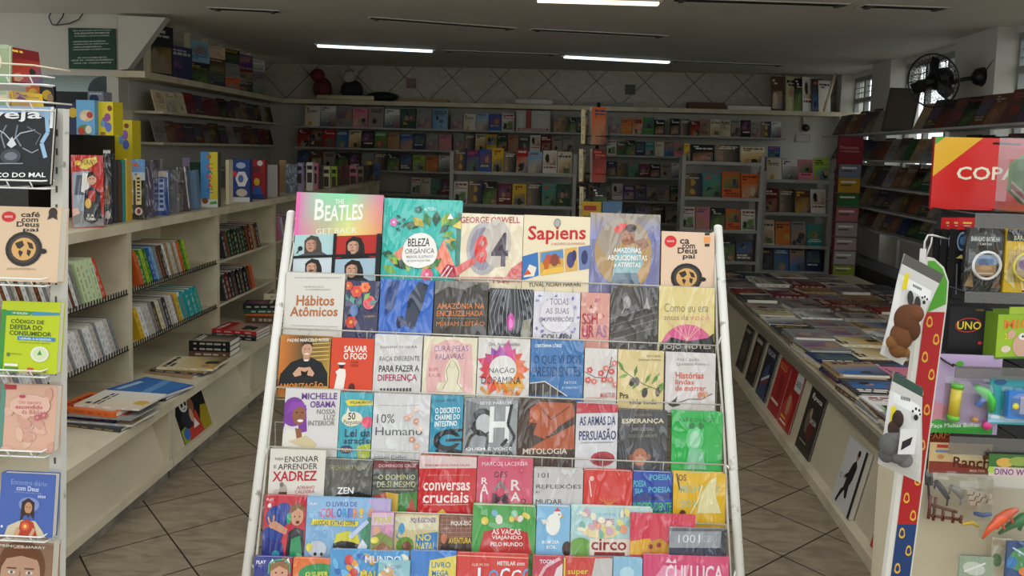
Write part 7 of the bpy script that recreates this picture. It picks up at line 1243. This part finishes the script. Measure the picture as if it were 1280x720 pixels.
def band(pya, pyb, col):
    P4 = [off(D(Lx(pyb), pyb, DY-.1)), off(D(Rx_(pyb), pyb, DY-.1)), off(D(Rx_(pya), pya, DY-.1)), off(D(Lx(pya), pya, DY-.1))]; m.face([(x, yy, z) for x, z in P4], col)
m.face([(x, yy, z) for x, z in [off(D(a, b, DY-.1)) for a, b in ((Lx(392), 392), (Rx_(380), 380), (1184, 352), (1178, 336), (1168, 326), (1160, 326))]], '#4f9a2c')
band(390, 655, '#a81f22'); band(655, 721, '#1f3a6a')
for i, py in enumerate(range(402, 716, 22)):
    cx = (Lx(py)+Rx_(py))/2 + (6 if i % 2 else -5); a = off(D(cx, py, DY-.1))
    for sc, col, d in ((1, '#d8a83c', -.0014), (.6, '#a81f22' if py < 655 else '#1f3a6a', -.0018)):
        m.face([(a[0]+.008*sc*cos(t)*(1 if sin(t) < 0 else .8), d, a[1]+.013*sc*sin(t)) for t in [2*pi*k/14 for k in range(14)]], col)
m.build('printed_face', M_PRINT, sp_)
# hanging pet toy packs
def petpack(tlp, trp, brp, blp, y, label, plush, fur, fur2):
    c = at((tlp[0]+trp[0])/2, tlp[1], y=y); o = empty('pet_toy_pack', c, label, 'toy pack', 'hanging pet toy packs'); lo = lambda px, py, d=0: at(px, py, y=y-d) - Vector(c)
    P4 = [lo(*blp), lo(*brp), lo(*trp), lo(*tlp)]
    m = MB(); n = 10; g = []
    for j in range(n+1):
        v = j/n; A_ = P4[3].lerp(P4[0], v); B_ = P4[2].lerp(P4[1], v); row = []
        for i in range(n+1):
            u = i/n; b = (4*u*(1-u))**.6*(4*v*(1-v))**.8*.018 if v > .25 else 0; row.append(A_.lerp(B_, u) + Vector((0, -b + .003*sin(7*v), 0)))
        g.append(row)
    for j in range(n):
        for i in range(n): m.face([g[j+1][i], g[j+1][i+1], g[j][i+1], g[j][i]], '#c9c7c2' if j else fur2, sm=True)
    for row in (g,):
        for j in range(n):
            for i in range(n): m.face([p + Vector((0, .004, 0)) for p in (g[j][i], g[j][i+1], g[j+1][i+1], g[j+1][i])], '#c9c7c2', sm=True)
    m.build('white_card_bag', M_PLAST, o)
    for nm, items in plush:
        m = MB()
        for (px, py, rx, rz, d, col) in items: m.ball(lo(px, py, d), rx, min(rx, .022), rz, col, nu=14, nv=10)
        m.build(nm, M_FUR if 'plush' in nm else M_PLAST, o)
    return o, lo
M_FUR = attr_mat('plush_fur', .95)
nt = M_FUR.node_tree; b_ = nt.nodes['Principled BSDF']; nz = N(nt, 'ShaderNodeTexNoise'); nz.inputs['Scale'].default_value = 160; bp = N(nt, 'ShaderNodeBump'); bp.inputs['Strength'].default_value = 1; bp.inputs['Distance'].default_value = .004
nt.links.new(nz.outputs['Fac'], bp.inputs['Height']); nt.links.new(bp.outputs[0], b_.inputs['Normal'])
def sticker(o, lo, px0, px1, py0, py1, col, words, y_d, slant=0):
    m = MB(); m.face([lo(px0, py1, y_d), lo(px1, py1, y_d), lo(px1+slant, py0, y_d), lo(px0+slant, py0, y_d)], col)
    m.build('yellow_sticker' if col == '#d8c41c' else 'white_label', M_MATT, o)
o, lo = petpack((1131, 317), (1180, 343), (1129, 457), (1101, 443), DY-.16, 'white hanging pet toy bag with orange-brown plush, upper one', [
   ('plush_toy', [(1133, 400, .026, .034, .018, '#7a4826'), (1127, 420, .024, .03, .018, '#8a542c'), (1122, 436, .018, .02, .018, '#96602f'), (1141, 392, .022, .022, .018, '#8a5028'), (1138, 412, .02, .026, .02, '#6e4020'), (1116, 428, .014, .016, .018, '#a06a34'), (1130, 440, .012, .012, .018, '#a8763c')])], 'x', '#55524e')
m = MB()
for px, py, rx, rz in ((1138, 372, 4, 9), (1147, 380, 4, 10)): m.face([lo(px+rx*cos(t), py+rz*sin(t), .022) for t in [-2*pi*k/12 for k in range(12)]], '#2c2a2a')
for px, py, r in ((1155, 378, 2), (1153, 372, 1.2), (1156, 371, 1.2), (1159, 374, 1.2)): m.face([lo(px+r*cos(t), py+r*1.3*sin(t), .024) for t in [-2*pi*k/10 for k in range(10)]], '#1c1c1c')
for k in range(7): m.face([lo(1141+k*1.6, 358.5+.8*k, .024), lo(1142.2+k*1.6, 358.5+.8*k, .024), lo(1142.4+k*1.6, 355+.8*k, .024), lo(1141.2+k*1.6, 355+.8*k, .024)], '#4a4846')
m.build('print', M_MATT, o); sticker(o, lo, 1127, 1133, 342, 362, '#d8c41c', '', .016, 4)
o, lo = petpack((1118, 465), (1154, 485), (1151, 604), (1098, 580), DY-.17, 'white hanging pet toy bag with grey plush, lower one', [
   ('plush_toy', [(1112, 556, .022, .026, .018, '#7f7d7c'), (1122, 566, .024, .024, .018, '#8d8b8a'), (1130, 574, .018, .018, .018, '#989694'), (1108, 570, .016, .014, .018, '#716f6e'), (1118, 548, .016, .018, .02, '#8a8887')]), ('brown_plush_arm', [(1122, 524, .012, .02, .016, '#4a342a'), (1117, 536, .012, .02, .016, '#553c30')])], 'x', '#2f4a40')
sticker(o, lo, 1112, 1118, 508, 532, '#d8c41c', '', .016, 2); sticker(o, lo, 1122, 1143, 536, 568, '#d4d2ce', '', .045, 4)
m = MB(); m.face([lo(1126, 563, .0455), lo(1138, 556, .0455), lo(1141, 546, .0455), lo(1128, 552, .0455)], '#18181a')
m.build('logo_patch', M_MATT, o); m = MB()
for px, py, r in ((1145, 522, 3), (1141, 514, 1.4), (1145, 511, 1.5), (1149, 513, 1.4), (1150, 518, 1.2)): m.face([lo(px+r*cos(t), py+r*1.3*sin(t), .02) for t in [-2*pi*k/10 for k in range(10)]], '#1c1c1c')
for k in range(6): m.face([lo(1126+k*2, 499.5+.5*k, .021), lo(1127.4+k*2, 499.5+.5*k, .021), lo(1127.6+k*2, 495+.5*k, .021), lo(1126.2+k*2, 495+.5*k, .021)], '#4a4846')
m.build('print', M_MATT, o)
# wire loop hook with a small white tag
m = MB(); ys_ = DY-.15; m.tube([at(1190, 300, y=DY+.1), at(1166, 294, y=ys_), at(1160, 294, y=ys_), at(1156, 302, y=ys_), at(1155, 316, y=ys_), at(1156, 326, y=ys_)], .0022, '#b8b8b4', n=6); m.tube([at(1156, 326, y=ys_), at(1160, 314, y=ys_), at(1164, 304, y=ys_), at(1165, 296, y=ys_)], .0018, '#b8b8b4', n=6)
hk = m.build('loop_hook', M_PLAST); tag(hk, 'pale wire loop hook with white tag over the upper pet toy bag', 'hook')
a, b = at(1149, 328, y=ys_-.004), at(1158, 311, y=ys_-.004); m = MB(); m.box(a.x, b.x, ys_-.005, ys_-.003, a.z, b.z, '#c8c6c0'); m.build('white_tag', M_MATT, hk)
